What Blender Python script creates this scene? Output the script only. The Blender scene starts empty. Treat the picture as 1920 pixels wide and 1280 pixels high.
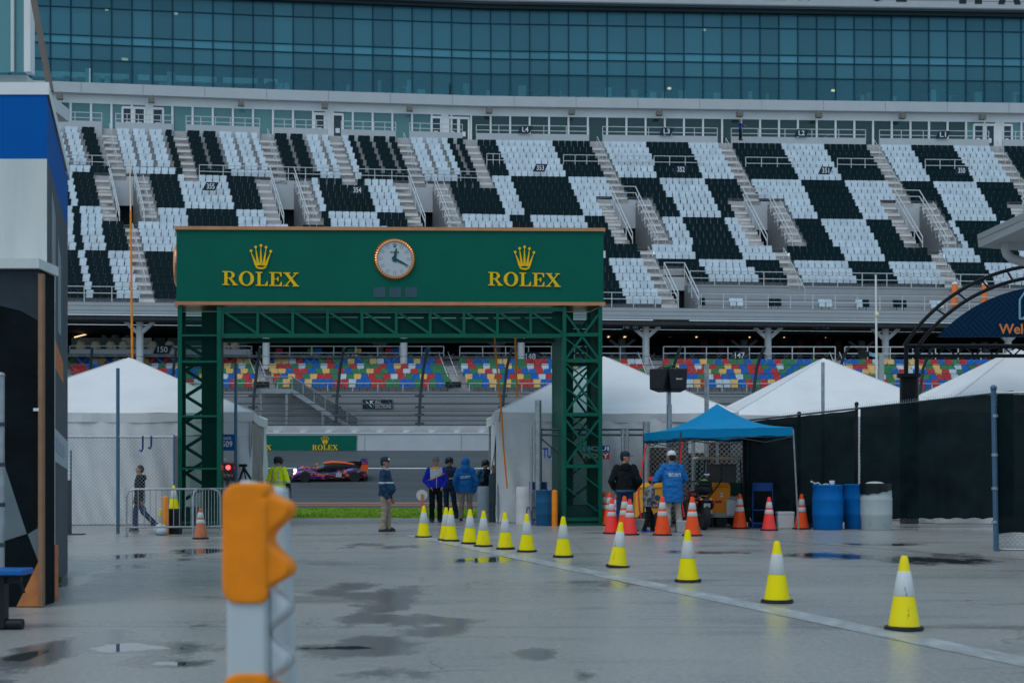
import bpy, math, random
from mathutils import Vector, Matrix, noise
from mathutils.bvhtree import BVHTree
random.seed(7)
R = math.radians
SC = bpy.context.scene
COL = SC.collection
# ---------------------------------------------------------------- camera, world, sun, exposure
F, CX, HY, CH = 2667.0, 960.0, 878.0, 1.48      # lens and eye height read off the photograph (1920 px wide)
cam_data = bpy.data.cameras.new('camera')
cam = bpy.data.objects.new('camera', cam_data)
COL.objects.link(cam)
cam.location = (0, 0, CH)
cam.rotation_euler = (R(90), 0, 0)
cam_data.sensor_width = 36.0
cam_data.lens = 36.0 * F / 1920.0
cam_data.shift_y = (HY - 640.0) / 1920.0
cam_data.clip_end = 5000
cam_data.dof.use_dof = True
cam_data.dof.focus_distance = 38.0
cam_data.dof.aperture_fstop = 3.0
SC.camera = cam
SUN_EL, SUN_AZ = R(58), R(215)
world = bpy.data.worlds.new('World')
SC.world = world
world.use_nodes = True
wn, wl = world.node_tree.nodes, world.node_tree.links
sky = wn.new('ShaderNodeTexSky')
sky.sky_type = 'NISHITA'
sky.sun_disc = False
sky.sun_elevation = SUN_EL
sky.sun_rotation = SUN_AZ
sky.air_density = 1.0
sky.dust_density = 3.0
cloud = wn.new('ShaderNodeMix'); cloud.data_type = 'RGBA'; cloud.inputs['Factor'].default_value = 0.72
cloud.inputs['B'].default_value = (3.95, 5.6, 6.75, 1)            # the even grey-blue of the overcast
wl.new(sky.outputs[0], cloud.inputs['A'])
bg = wn['Background']
bg.inputs['Strength'].default_value = 0.10
wl.new(cloud.outputs['Result'], bg.inputs['Color'])
sun_data = bpy.data.lights.new('sun', 'SUN')
sun_data.energy = 0.6
sun_data.angle = R(25)
sun_data.color = (1.0, 0.96, 0.9)
sun = bpy.data.objects.new('sun', sun_data)
COL.objects.link(sun)
sun.rotation_euler = (R(90) - SUN_EL, 0, R(180) - SUN_AZ)
SC.view_settings.view_transform = 'Standard'
SC.view_settings.look = 'None'
SC.view_settings.exposure = 0.28
SC.view_settings.gamma = 1.0
SC.cycles.max_bounces = 8
SC.cycles.transparent_max_bounces = 16
SC.cycles.use_denoising = True
# ---------------------------------------------------------------- helpers
def W(px, py, D):
    return Vector(((px - CX) / F * D, D, CH + (HY - py) / F * D))
def XX(px, D): return (px - CX) / F * D
def ZZ(py, D): return CH + (HY - py) / F * D
def GD(py): return F * CH / (py - HY)
def G(px, py):
    D = GD(py); return Vector((XX(px, D), D, 0))
def lin(c): return tuple(((v / 255) / 12.92 if v <= 10 else ((v / 255 + .055) / 1.055) ** 2.4) for v in c)
ORG = {}
class MB:
    def __init__(s): s.v = []; s.f = []; s.m = []
    def add(s, vs, fs, m=0):
        n = len(s.v); s.v += [Vector(v) for v in vs]
        for f in fs: s.f.append(tuple(i + n for i in f)); s.m.append(m)
        return s
    def box(s, c, d, rz=0, m=0, taper=1.0):
        x, y, z = d[0] / 2, d[1] / 2, d[2] / 2; t = taper
        vs = [(-x, -y, -z), (x, -y, -z), (x, y, -z), (-x, y, -z), (-x * t, -y * t, z), (x * t, -y * t, z), (x * t, y * t, z), (-x * t, y * t, z)]
        cs, sn = math.cos(rz), math.sin(rz)
        vs = [(c[0] + a * cs - b * sn, c[1] + a * sn + b * cs, c[2] + k) for a, b, k in vs]
        return s.add(vs, [(3, 2, 1, 0), (4, 5, 6, 7), (0, 1, 5, 4), (1, 2, 6, 5), (2, 3, 7, 6), (3, 0, 4, 7)], m)
    def bar(s, p, q, w, h=None, m=0, up=(0, 0, 1)):
        p, q = Vector(p), Vector(q); h = h or w; d = (q - p).normalized(); u = Vector(up)
        if abs(d.dot(u)) > .98: u = Vector((0, 1, 0))
        a = d.cross(u).normalized(); b = a.cross(d).normalized(); a *= w / 2; b *= h / 2
        vs = [p - a - b, p + a - b, p + a + b, p - a + b, q - a - b, q + a - b, q + a + b, q - a + b]
        return s.add(vs, [(0, 1, 2, 3), (7, 6, 5, 4), (4, 5, 1, 0), (5, 6, 2, 1), (6, 7, 3, 2), (7, 4, 0, 3)], m)
    def tube(s, p, q, r, r2=None, n=8, m=0):
        p, q = Vector(p), Vector(q); r2 = r if r2 is None else r2; d = (q - p)
        if d.length < 1e-6: return s
        d.normalize(); u = Vector((0, 0, 1)) if abs(d.z) < .95 else Vector((1, 0, 0))
        a = d.cross(u).normalized(); b = a.cross(d).normalized(); vs = []
        for (c, rr) in ((p, r), (q, r2)):
            for i in range(n):
                t = 2 * math.pi * i / n; vs.append(c + a * (math.cos(t) * rr) + b * (math.sin(t) * rr))
        fs = [(i, i + n, (i + 1) % n + n, (i + 1) % n) for i in range(n)] + [tuple(range(n)), tuple(range(2 * n - 1, n - 1, -1))]
        return s.add(vs, fs, m)
    def path(s, pts, r, n=8, m=0):
        pts = [Vector(p) for p in pts]; k = len(pts); vs = []; prev = None
        for i, p in enumerate(pts):
            d = (pts[min(i + 1, k - 1)] - pts[max(i - 1, 0)]).normalized()
            if prev is None:
                u = Vector((0, 0, 1)) if abs(d.z) < .9 else Vector((1, 0, 0)); a = d.cross(u).normalized()
            else: a = (prev - d * prev.dot(d)).normalized()
            prev = a; b = d.cross(a).normalized(); rr = r[i] if isinstance(r, (list, tuple)) else r
            for j in range(n):
                t = 2 * math.pi * j / n; vs.append(p + a * (math.cos(t) * rr) + b * (math.sin(t) * rr))
        fs = [(i * n + j, i * n + (j + 1) % n, (i + 1) * n + (j + 1) % n, (i + 1) * n + j) for i in range(k - 1) for j in range(n)]
        fs += [tuple(range(n - 1, -1, -1)), tuple(range((k - 1) * n, k * n))]
        return s.add(vs, fs, m)
    def lathe(s, prof, c=(0, 0, 0), n=20, m=0, ms=None, sq=None):
        vs = []; k = len(prof)
        for (r, z) in prof:
            for j in range(n):
                t = 2 * math.pi * (j + .5) / n; vs.append((c[0] + r * math.cos(t), c[1] + r * math.sin(t), c[2] + z))
        n0 = len(s.v); s.add(vs, [])
        for i in range(k - 1):
            for j in range(n):
                s.f.append((n0 + i * n + j, n0 + i * n + (j + 1) % n, n0 + (i + 1) * n + (j + 1) % n, n0 + (i + 1) * n + j)); s.m.append(ms[i] if ms else m)
        s.f.append(tuple(n0 + j for j in range(n - 1, -1, -1))); s.m.append(ms[0] if ms else m)
        s.f.append(tuple(n0 + (k - 1) * n + j for j in range(n))); s.m.append(ms[-1] if ms else m)
        return s
    def prism(s, poly, dvec, m=0):            # poly: 3-D points, anticlockwise seen from the front; dvec: towards the back
        d = Vector(dvec); k = len(poly); vs = [Vector(p) for p in poly]; vs += [p + d for p in vs[:k]]
        fs = [tuple(range(k)), tuple(range(2 * k - 1, k - 1, -1))] + [(i, i + k, (i + 1) % k + k, (i + 1) % k) for i in range(k)]
        return s.add(vs, fs, m)
    def quad(s, a, b, c, d, m=0): return s.add([a, b, c, d], [(0, 1, 2, 3)], m)
    def ell(s, c, r, nu=16, nv=10, m=0):
        vs = [(c[0], c[1], c[2] - r[2])]
        for i in range(1, nv):
            ph = -math.pi / 2 + math.pi * i / nv
            for j in range(nu):
                t = 2 * math.pi * j / nu; vs.append((c[0] + r[0] * math.cos(ph) * math.cos(t), c[1] + r[1] * math.cos(ph) * math.sin(t), c[2] + r[2] * math.sin(ph)))
        vs.append((c[0], c[1], c[2] + r[2])); fs = []
        for j in range(nu):
            fs.append((0, 1 + (j + 1) % nu, 1 + j)); e = len(vs) - 1; b = 1 + (nv - 2) * nu
            fs.append((e, b + j, b + (j + 1) % nu))
            for i in range(nv - 2): fs.append((1 + i * nu + j, 1 + i * nu + (j + 1) % nu, 1 + (i + 1) * nu + (j + 1) % nu, 1 + (i + 1) * nu + j))
        return s.add(vs, fs, m)
    def cap(s, p, r, q, r2):
        p, q = Vector(p), Vector(q); s.tube(p, q, r, r2, 12); s.ell(p, (r,) * 3, 12, 8); return s.ell(q, (r2,) * 3, 12, 8)
    def loft(s, secs, n=20, m=0):              # secs: (z, cx, cy, rx, ry)
        vs = []
        for (z, cx, cy, rx, ry) in secs:
            for j in range(n):
                t = 2 * math.pi * j / n; vs.append((cx + rx * math.cos(t), cy + ry * math.sin(t), z))
        k = len(secs); fs = [(i * n + j, i * n + (j + 1) % n, (i + 1) * n + (j + 1) % n, (i + 1) * n + j) for i in range(k - 1) for j in range(n)]
        fs += [tuple(range(n - 1, -1, -1)), tuple(range((k - 1) * n, k * n))]
        return s.add(vs, fs, m)
    def merge(s, o, mat=None, m=None):
        n = len(s.v); s.v += [(mat @ v) if mat else v.copy() for v in o.v]
        s.f += [tuple(i + n for i in f) for f in o.f]; s.m += [k if m is None else m for k in o.m]; return s
    def build(s, name, mats, parent=None, smooth=True, origin=None, bevel=0, angle=38):
        if not isinstance(mats, (list, tuple)): mats = [mats]
        if parent is not None: o0 = ORG[parent.name]
        elif origin is not None: o0 = Vector(origin)
        else:
            xs = [v.x for v in s.v]; ys = [v.y for v in s.v]
            o0 = Vector(((min(xs) + max(xs)) / 2, (min(ys) + max(ys)) / 2, min(v.z for v in s.v)))
        me = bpy.data.meshes.new(name)
        me.from_pydata([v - o0 for v in s.v], [], s.f)
        for mt in mats: me.materials.append(mt)
        if len(mats) > 1: me.polygons.foreach_set('material_index', s.m)
        if smooth:
            me.polygons.foreach_set('use_smooth', [True] * len(me.polygons)); me.set_sharp_from_angle(angle=R(angle))
        me.update()
        o = bpy.data.objects.new(name, me); COL.objects.link(o)
        if parent is not None: o.parent = parent
        else: o.location = o0
        ORG[o.name] = o0
        if bevel:
            b = o.modifiers.new('bevel', 'BEVEL'); b.width = bevel; b.segments = 2; b.limit_method = 'ANGLE'; b.angle_limit = R(50)
        return o
def tag(o, label=None, cat=None, group=None, kind=None):
    if label: o['label'] = label
    if cat: o['category'] = cat
    if group: o['group'] = group
    if kind: o['kind'] = kind
    return o
def thing(name, loc, label, cat, group=None):
    o = bpy.data.objects.new(name, None); o.empty_display_size = .2; COL.objects.link(o)
    o.location = loc; ORG[o.name] = Vector(loc); return tag(o, label, cat, group)
def dup(o, loc=None, rz=None, label=None, parent=None):
    c = o.copy(); COL.objects.link(c); ORG[c.name] = ORG[o.name]
    if parent is not None: c.parent = parent
    if loc is not None: c.location = loc
    if rz is not None: c.rotation_euler = (0, 0, rz)
    if label: c['label'] = label
    for ch in [k for k in bpy.data.objects if k.parent == o]: dup(ch, parent=c)
    return c
# ---------------------------------------------------------------- materials
def mat(name, col, rough=.6, metal=0., var=.10, scale=3.0, bump=0., bscale=40., spec=.28, alpha=1., stretch=None, col2=None, thr=None, coat=0.):
    m = bpy.data.materials.new(name); m.use_nodes = True
    n, l = m.node_tree.nodes, m.node_tree.links; b = n['Principled BSDF']
    b.inputs['Metallic'].default_value = metal; b.inputs['Specular IOR Level'].default_value = spec
    b.inputs['Alpha'].default_value = alpha; b.inputs['Coat Weight'].default_value = coat
    tc = n.new('ShaderNodeTexCoord'); src = tc.outputs['Object']
    if stretch:
        mp = n.new('ShaderNodeMapping'); mp.inputs['Scale'].default_value = stretch; l.new(src, mp.inputs[0]); src = mp.outputs[0]
    nz = n.new('ShaderNodeTexNoise'); nz.inputs['Scale'].default_value = scale; nz.inputs['Detail'].default_value = 6; nz.inputs['Roughness'].default_value = .6
    l.new(src, nz.inputs['Vector'])
    rp = n.new('ShaderNodeValToRGB'); c2 = col2 or tuple(min(1, v * (1 + var)) for v in col); c1 = col if col2 else tuple(v * (1 - var) for v in col)
    lo, hi = thr or (.3, .7)
    rp.color_ramp.elements[0].position = lo; rp.color_ramp.elements[1].position = hi
    rp.color_ramp.elements[0].color = (*c1, 1); rp.color_ramp.elements[1].color = (*c2, 1)
    l.new(nz.outputs['Fac'], rp.inputs[0]); l.new(rp.outputs[0], b.inputs['Base Color'])
    rr = n.new('ShaderNodeMapRange'); rr.inputs['To Min'].default_value = max(.02, rough - .08); rr.inputs['To Max'].default_value = min(1, rough + .1)
    l.new(nz.outputs['Fac'], rr.inputs['Value']); l.new(rr.outputs[0], b.inputs['Roughness'])
    if bump:
        n2 = n.new('ShaderNodeTexNoise'); n2.inputs['Scale'].default_value = bscale; n2.inputs['Detail'].default_value = 4; l.new(src, n2.inputs['Vector'])
        bp = n.new('ShaderNodeBump'); bp.inputs['Strength'].default_value = bump; bp.inputs['Distance'].default_value = .02
        l.new(n2.outputs['Fac'], bp.inputs['Height']); l.new(bp.outputs[0], b.inputs['Normal'])
    return m
def emit(name, col, s):
    m = bpy.data.materials.new(name); m.use_nodes = True; b = m.node_tree.nodes['Principled BSDF']
    b.inputs['Base Color'].default_value = (*col, 1); b.inputs['Emission Color'].default_value = (*col, 1); b.inputs['Emission Strength'].default_value = s
    return m
def siding(name, col, pitch, depth=.35, rough=.5):       # horizontal boards: a groove every `pitch` metres (bump + a thin dark joint)
    m = mat(name, col, rough, var=.06, scale=.8); n, l = m.node_tree.nodes, m.node_tree.links; b = n['Principled BSDF']
    tc = n.new('ShaderNodeTexCoord'); sp = n.new('ShaderNodeSeparateXYZ'); l.new(tc.outputs['Object'], sp.inputs[0])
    mu = n.new('ShaderNodeMath'); mu.operation = 'DIVIDE'; mu.inputs[1].default_value = pitch; l.new(sp.outputs['Z'], mu.inputs[0])
    fr = n.new('ShaderNodeMath'); fr.operation = 'FRACT'; l.new(mu.outputs[0], fr.inputs[0])
    bp = n.new('ShaderNodeBump'); bp.inputs['Strength'].default_value = 1; bp.inputs['Distance'].default_value = depth * pitch
    l.new(fr.outputs[0], bp.inputs['Height']); l.new(bp.outputs[0], b.inputs['Normal'])
    gt = n.new('ShaderNodeMath'); gt.operation = 'LESS_THAN'; gt.inputs[1].default_value = .12; l.new(fr.outputs[0], gt.inputs[0])
    mx = n.new('ShaderNodeMix'); mx.data_type = 'RGBA'; mx.inputs['B'].default_value = (*[c * .45 for c in col], 1)
    old = b.inputs['Base Color'].links[0].from_socket; l.new(old, mx.inputs['A']); l.new(gt.outputs[0], mx.inputs['Factor']); l.new(mx.outputs['Result'], b.inputs['Base Color'])
    return m
def glassy(name, tint, fac=.45, gl=(.8, .9, 1.0), rough=.02, through=None):
    m = bpy.data.materials.new(name); m.use_nodes = True; n, l = m.node_tree.nodes, m.node_tree.links
    n.remove(n['Principled BSDF']); out = n['Material Output']
    t = n.new('ShaderNodeBsdfTransparent'); d = n.new('ShaderNodeBsdfDiffuse'); g = n.new('ShaderNodeBsdfGlossy'); g.inputs['Roughness'].default_value = rough
    g.inputs['Color'].default_value = (*gl, 1)
    oi = n.new('ShaderNodeObjectInfo'); mr = n.new('ShaderNodeMapRange'); mr.inputs['To Min'].default_value = .82; mr.inputs['To Max'].default_value = 1.15
    l.new(oi.outputs['Random'], mr.inputs['Value'])
    vm = n.new('ShaderNodeVectorMath'); vm.operation = 'SCALE'; vm.inputs[0].default_value = tint; l.new(mr.outputs[0], vm.inputs['Scale'])
    l.new(vm.outputs[0], d.inputs['Color'])
    if through: t.inputs['Color'].default_value = (*through, 1)
    else: l.new(vm.outputs[0], t.inputs['Color'])
    a = n.new('ShaderNodeMixShader'); a.inputs[0].default_value = fac; l.new(t.outputs[0], a.inputs[1]); l.new(d.outputs[0], a.inputs[2])
    fr = n.new('ShaderNodeFresnel'); fr.inputs['IOR'].default_value = 1.5
    b = n.new('ShaderNodeMixShader'); l.new(fr.outputs[0], b.inputs[0]); l.new(a.outputs[0], b.inputs[1]); l.new(g.outputs[0], b.inputs[2]); l.new(b.outputs[0], out.inputs[0])
    return m
WHITE = mat('white_paint', (.72, .74, .76), .5, var=.05, scale=1.2)
FASCIA = mat('fascia_panel', (.46, .49, .53), .45, var=.05, scale=.6)
ALU = mat('aluminium_deck', (.44, .44, .46), .45, var=.10, scale=2.5)
STEEL = mat('galvanised_steel', (.33, .36, .39), .4, metal=.6, var=.2, scale=9)
RAIL = mat('rail_paint', (.52, .56, .60), .4, var=.08)
DKSTEEL = mat('dark_steel', (.05, .07, .08), .45, metal=.4, var=.2, scale=6)
BLACK = mat('black_plastic', (.008, .012, .015), .5, var=.3, scale=8, spec=.25)
RUBBER = mat('black_rubber', (.02, .022, .026), .7, var=.3, scale=12)
NEARBLK = mat('interior_shade', (.018, .024, .03), .8, var=.4, scale=.7)  # near-black colour carries the shade inside the concourse and doorways
CREAM = mat('cream_plastic', (.82, .66, .47), .5, var=.06)
GREEN = mat('enamel_green', (.0005, .112, .078), .5, var=.05, scale=1.5, spec=.12)
GREENP = mat('green_steel', (.001, .105, .068), .4, var=.12, scale=2, spec=.2)
GREEND = mat('green_panel', (.001, .080, .056), .5, var=.15, scale=1.5, spec=.15)
COPPER = mat('copper_trim', (.55, .25, .12), .35, metal=.7, var=.12, scale=3)
ROSE = mat('rose_gold', (.80, .32, .13), .28, metal=.9, var=.05)
GOLD = mat('gold_lettering', (.86, .52, .004), .4, var=.05)
YEL = mat('yellow_plastic', (.86, .73, .003), .5, col2=(.60, .48, .03), thr=(.56, .78), scale=6, stretch=(1, 1, .4), spec=.15)
YELD = mat('yellow_plastic_scuffed', (.86, .72, .004), .5, col2=(.03, .03, .02), thr=(.60, .64), scale=5, stretch=(1, 1, .35))
COLLAR = mat('reflective_white', (.54, .57, .58), .35, col2=(.33, .35, .36), thr=(.55, .75), scale=6, stretch=(1, 1, .4))
COLLARD = mat('reflective_white_torn', (.60, .64, .66), .4, col2=(.10, .11, .10), thr=(.60, .66), scale=7, stretch=(1, 1, .25))
ORG_ = mat('orange_plastic', (.90, .085, .012), .5, var=.12, scale=6)
ORGF = mat('fluorescent_orange', (.95, .055, .045), .5, var=.08, scale=6)
ORGW = mat('faded_orange', (.55, .17, .08), .6, col2=(.30, .11, .06), thr=(.45, .7), scale=6)
ORGP = mat('orange_paint', (.80, .24, .012), .5, var=.10, scale=5)
TENT = mat('tent_vinyl', (.66, .67, .69), .5, col2=(.72, .73, .76), thr=(.35, .6), scale=.9, bump=.5, bscale=1.6)
TENTW = mat('tent_wall', (.60, .62, .65), .55, col2=(.68, .70, .73), thr=(.35, .6), scale=1.2, bump=.6, bscale=1.8)
BLUETARP = mat('blue_canopy', (.001, .22, .46), .6, spec=.1, var=.10, scale=1.5, bump=.2, bscale=6)
BLUEP = mat('blue_plastic', (.001, .13, .43), .5, spec=.12, var=.12, scale=4)
BLUED = mat('dark_blue', (.008, .04, .20), .5, var=.15, scale=5)
SCREEN = mat('windscreen_fabric', (.0045, .0135, .0165), .9, alpha=.988, var=.5, scale=1.3, bump=.3, bscale=60, spec=.06)
GREYP = mat('grey_plastic', (.34, .38, .40), .5, var=.12, scale=4)
NAVY = mat('navy_panel', (.004, .030, .075), .5, var=.1)
SKIN = mat('skin', (.42, .22, .15), .5, var=.08, scale=20)
TEXTW = mat('white_lettering', (.75, .78, .80), .5, var=.02)
REDM = mat('red_webbing', (.72, .02, .03), .5, var=.1)
TAN = mat('tan_wood', (.27, .15, .085), .6, var=.15, scale=5)
BLUEW = mat('blue_wall_paint', (.0, .095, .37), .6, spec=.08, var=.08, scale=1.5)
WALLW = mat('stucco_white', (.52, .57, .58), .7, col2=(.60, .63, .63), thr=(.35, .6), scale=1.6, stretch=(2.2, 2.2, .35), bump=.25, bscale=50)
SLATE = mat('slate_paint', (.036, .048, .062), .7, spec=.1, var=.15, scale=3)
BLKWALL = mat('black_block_paint', (.004, .0085, .011), .7, spec=.08, var=.5, scale=2.2, bump=.4, bscale=12)
GREYWALL = mat('grey_block_paint', (.13, .17, .195), .7, spec=.1, var=.1, scale=2)
DRAPE = mat('grey_drape', (.40, .47, .52), .6, var=.1, scale=3, bump=.4, bscale=8)
CLEARBLUE = mat('pole_blue_grey', (.07, .15, .24), .4, metal=.3, var=.12, scale=6)
LAMPW = emit('lamp_warm', (1.0, .68, .34), 1.1)
# ---------------------------------------------------------------- lettering
def text_mb(s, w, h, depth=.01, bold=0.0, spacing=1.0):
    """flat lettering w x h centred on the origin, in the XZ plane, its face towards -Y"""
    cu = bpy.data.curves.new('t', 'FONT'); cu.body = s; cu.size = 1; cu.resolution_u = 3; cu.offset = bold; cu.space_character = spacing
    ob = bpy.data.objects.new('t', cu); COL.objects.link(ob); bpy.context.view_layer.update()
    me = bpy.data.meshes.new_from_object(ob.evaluated_get(bpy.context.evaluated_depsgraph_get()))
    vs = [v.co.copy() for v in me.vertices]; fs = [tuple(p.vertices) for p in me.polygons]
    bpy.data.objects.remove(ob); bpy.data.curves.remove(cu); bpy.data.meshes.remove(me)
    x0, x1 = min(v.x for v in vs), max(v.x for v in vs); y0, y1 = min(v.y for v in vs), max(v.y for v in vs)
    if w is None: w = h * (x1 - x0) / (y1 - y0)
    mb = MB(); n = len(vs)
    pos = [Vector((((v.x - x0) / (x1 - x0) - .5) * w, 0, ((v.y - y0) / (y1 - y0) - .5) * h)) for v in vs]
    area = sum((pos[f[1]] - pos[f[0]]).cross(pos[f[2]] - pos[f[0]]).y for f in fs)
    mb.add(pos, [f if area < 0 else f[::-1] for f in fs])
    if depth:
        edges = {}
        for f in mb.f[:len(fs)]:
            for i in range(len(f)): edges[(f[i], f[(i + 1) % len(f)])] = 1
        mb.v += [v + Vector((0, depth, 0)) for v in pos]
        for (a, b) in list(edges):
            if (b, a) not in edges: mb.f.append((b, a, a + n, b + n)); mb.m.append(0)
    return mb
def serif_rolex(h, depth):
    """five serif capitals, height h, centred, face to -Y"""
    P = []
    def rect(x0, y0, x1, y1): P.append([(x0, y0), (x1, y0), (x1, y1), (x0, y1)])
    def ring(cx, cy, ax, ay, bx, by, t0=0, t1=360, n=28):
        for i in range(n):
            a, b = R(t0 + (t1 - t0) * i / n), R(t0 + (t1 - t0) * (i + 1) / n)
            P.append([(cx + bx * math.cos(a), cy + by * math.sin(a)), (cx + ax * math.cos(a), cy + ay * math.sin(a)), (cx + ax * math.cos(b), cy + ay * math.sin(b)), (cx + bx * math.cos(b), cy + by * math.sin(b))])
    # R
    rect(.13, .07, .33, .93); rect(0, .93, .50, 1); rect(0, 0, .46, .07); ring(.48, .735, .33, .265, .13, .19, -90, 90, 14)
    rect(.33, .47, .50, .54); P.append([(.42, .47), (.62, .47), (.93, .07), (.72, .07)]); rect(.66, 0, 1.02, .07)
    # O
    o = 1.08; ring(o + .5, .5, .5, .53, .27, .45)
    # L
    o = 2.18; rect(o + .13, .07, o + .33, .93); rect(o, .93, o + .46, 1); rect(o, 0, o + .80, .07); P.append([(o + .62, .07), (o + .80, .07), (o + .80, .34), (o + .75, .34)])
    # E
    o = 3.08; rect(o + .13, .07, o + .33, .93); rect(o, .93, o + .82, 1); rect(o, 0, o + .84, .07); rect(o + .33, .48, o + .58, .54)
    P.append([(o + .53, .36), (o + .62, .36), (o + .62, .66), (o + .53, .66)]); P.append([(o + .66, .07), (o + .84, .07), (o + .84, .33), (o + .79, .33)]); P.append([(o + .77, .68), (o + .82, .68), (o + .82, .93), (o + .66, .93)])
    # X
    o = 4.00; P.append([(o + .72, .07), (o + .97, .07), (o + .36, .93), (o + .11, .93)]); P.append([(o + .14, .07), (o + .24, .07), (o + .90, .93), (o + .80, .93)])
    rect(o, 0, o + .38, .07); rect(o + .62, 0, o + 1.06, .07); rect(o + .02, .93, o + .46, 1); rect(o + .68, .93, o + 1.02, 1)
    mb = MB()
    for i, p in enumerate(P):
        e = (i % 9) * .0006
        mb.prism([((x - 2.53) * h, -e, (y - .5) * h) for x, y in p], (0, depth + e, 0))
    return mb
def crown(h, depth):
    """five-pointed coronet over an oval base, height h, base at the bottom, centred in x, face to -Y"""
    mb = MB(); P = []
    tips = [(-.44, .70), (-.23, .86), (0, .93), (.23, .86), (.44, .70)]; base = [-.22, -.115, 0, .115, .22]; hw = [.060, .062, .062, .062, .060]
    for (tx, ty), bx, w in zip(tips, base, hw):
        P.append([(bx - w, .16), (bx + w, .16), (bx + w * .85 + (tx - bx) * .26, .34), (tx + .012, ty), (tx - .012, ty), (bx - w * .85 + (tx - bx) * .26, .34)])
        P.append([(tx + .062 * math.cos(2 * math.pi * i / 12), ty + .05 + .062 * math.sin(2 * math.pi * i / 12)) for i in range(12)])
    n = 24
    for i in range(n):
        a, b = 2 * math.pi * i / n, 2 * math.pi * (i + 1) / n
        P.append([(.17 * math.cos(a), .12 + .045 * math.sin(a)), (.25 * math.cos(a), .12 + .12 * math.sin(a)), (.25 * math.cos(b), .12 + .12 * math.sin(b)), (.17 * math.cos(b), .12 + .045 * math.sin(b))])
    for i, p in enumerate(P):
        e = (i % 11) * .0006
        mb.prism([(x * h, -e, y * h) for x, y in p], (0, depth + e, 0))
    return mb
def TR(p, rz=0, sc=1): return Matrix.Translation(Vector(p)) @ Matrix.Rotation(rz, 4, 'Z') @ Matrix.Scale(sc, 4)
def chain(mb, a, b, z0, z1, pitch=.085, r=.0035):
    """woven wire: two families of diagonal strands between ground points a and b"""
    a, b = Vector((a[0], a[1], 0)), Vector((b[0], b[1], 0)); L = (b - a).length; u = (b - a) / L; H = z1 - z0; nrm = Vector((-u.y, u.x, 0)) * .004
    k = -H
    while k < L:
        for sgn in (1, -1):
            s0, s1 = max(0, k), min(L, k + H)
            if s1 - s0 > .02:
                h0, h1 = s0 - k, s1 - k
                if sgn < 0: h0, h1 = H - h0, H - h1
                mb.tube(a + u * s0 + Vector((0, 0, z0 + h0)) + nrm * sgn, a + u * s1 + Vector((0, 0, z0 + h1)) + nrm * sgn, r, n=3)
        k += pitch
    return mb
# ================================================================ THE SETTING
PUD = [(205, 305, 1037, 1047, 1), (330, 420, 1027, 1040, 1), (855, 965, 1044, 1057, 1), (1490, 1625, 1036, 1047, 1), (1650, 1870, 1043, 1057, .95), (1570, 1740, 1017, 1024, .7), (130, 425, 1202, 1224, .8), (230, 420, 1234, 1252, .8), (0, 130, 1200, 1250, .6), (545, 740, 1207, 1221, .85)]
DAMP = [(310, 440, 1158, 1186, .7), (590, 720, 1080, 1120, .8), (640, 800, 1098, 1150, .9), (545, 900, 1150, 1178, .8), (700, 960, 1168, 1200, .8), (520, 860, 1180, 1250, .7), (560, 900, 1016, 1030, .6), (1200, 1460, 1030, 1040, .6), (1660, 1900, 1030, 1060, .5), (1040, 1240, 1078, 1112, .5), (820, 1000, 1180, 1215, .5), (940, 1060, 1208, 1250, .45), (1040, 1150, 1240, 1290, .45), (85, 190, 1052, 1135, .75), (130, 430, 1190, 1260, .6), (0, 180, 1180, 1290, .9), (560, 820, 1236, 1290, .6), (180, 420, 1040, 1062, .5), (560, 760, 1052, 1070, .4), (1240, 1420, 1058, 1074, .4)]
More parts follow.
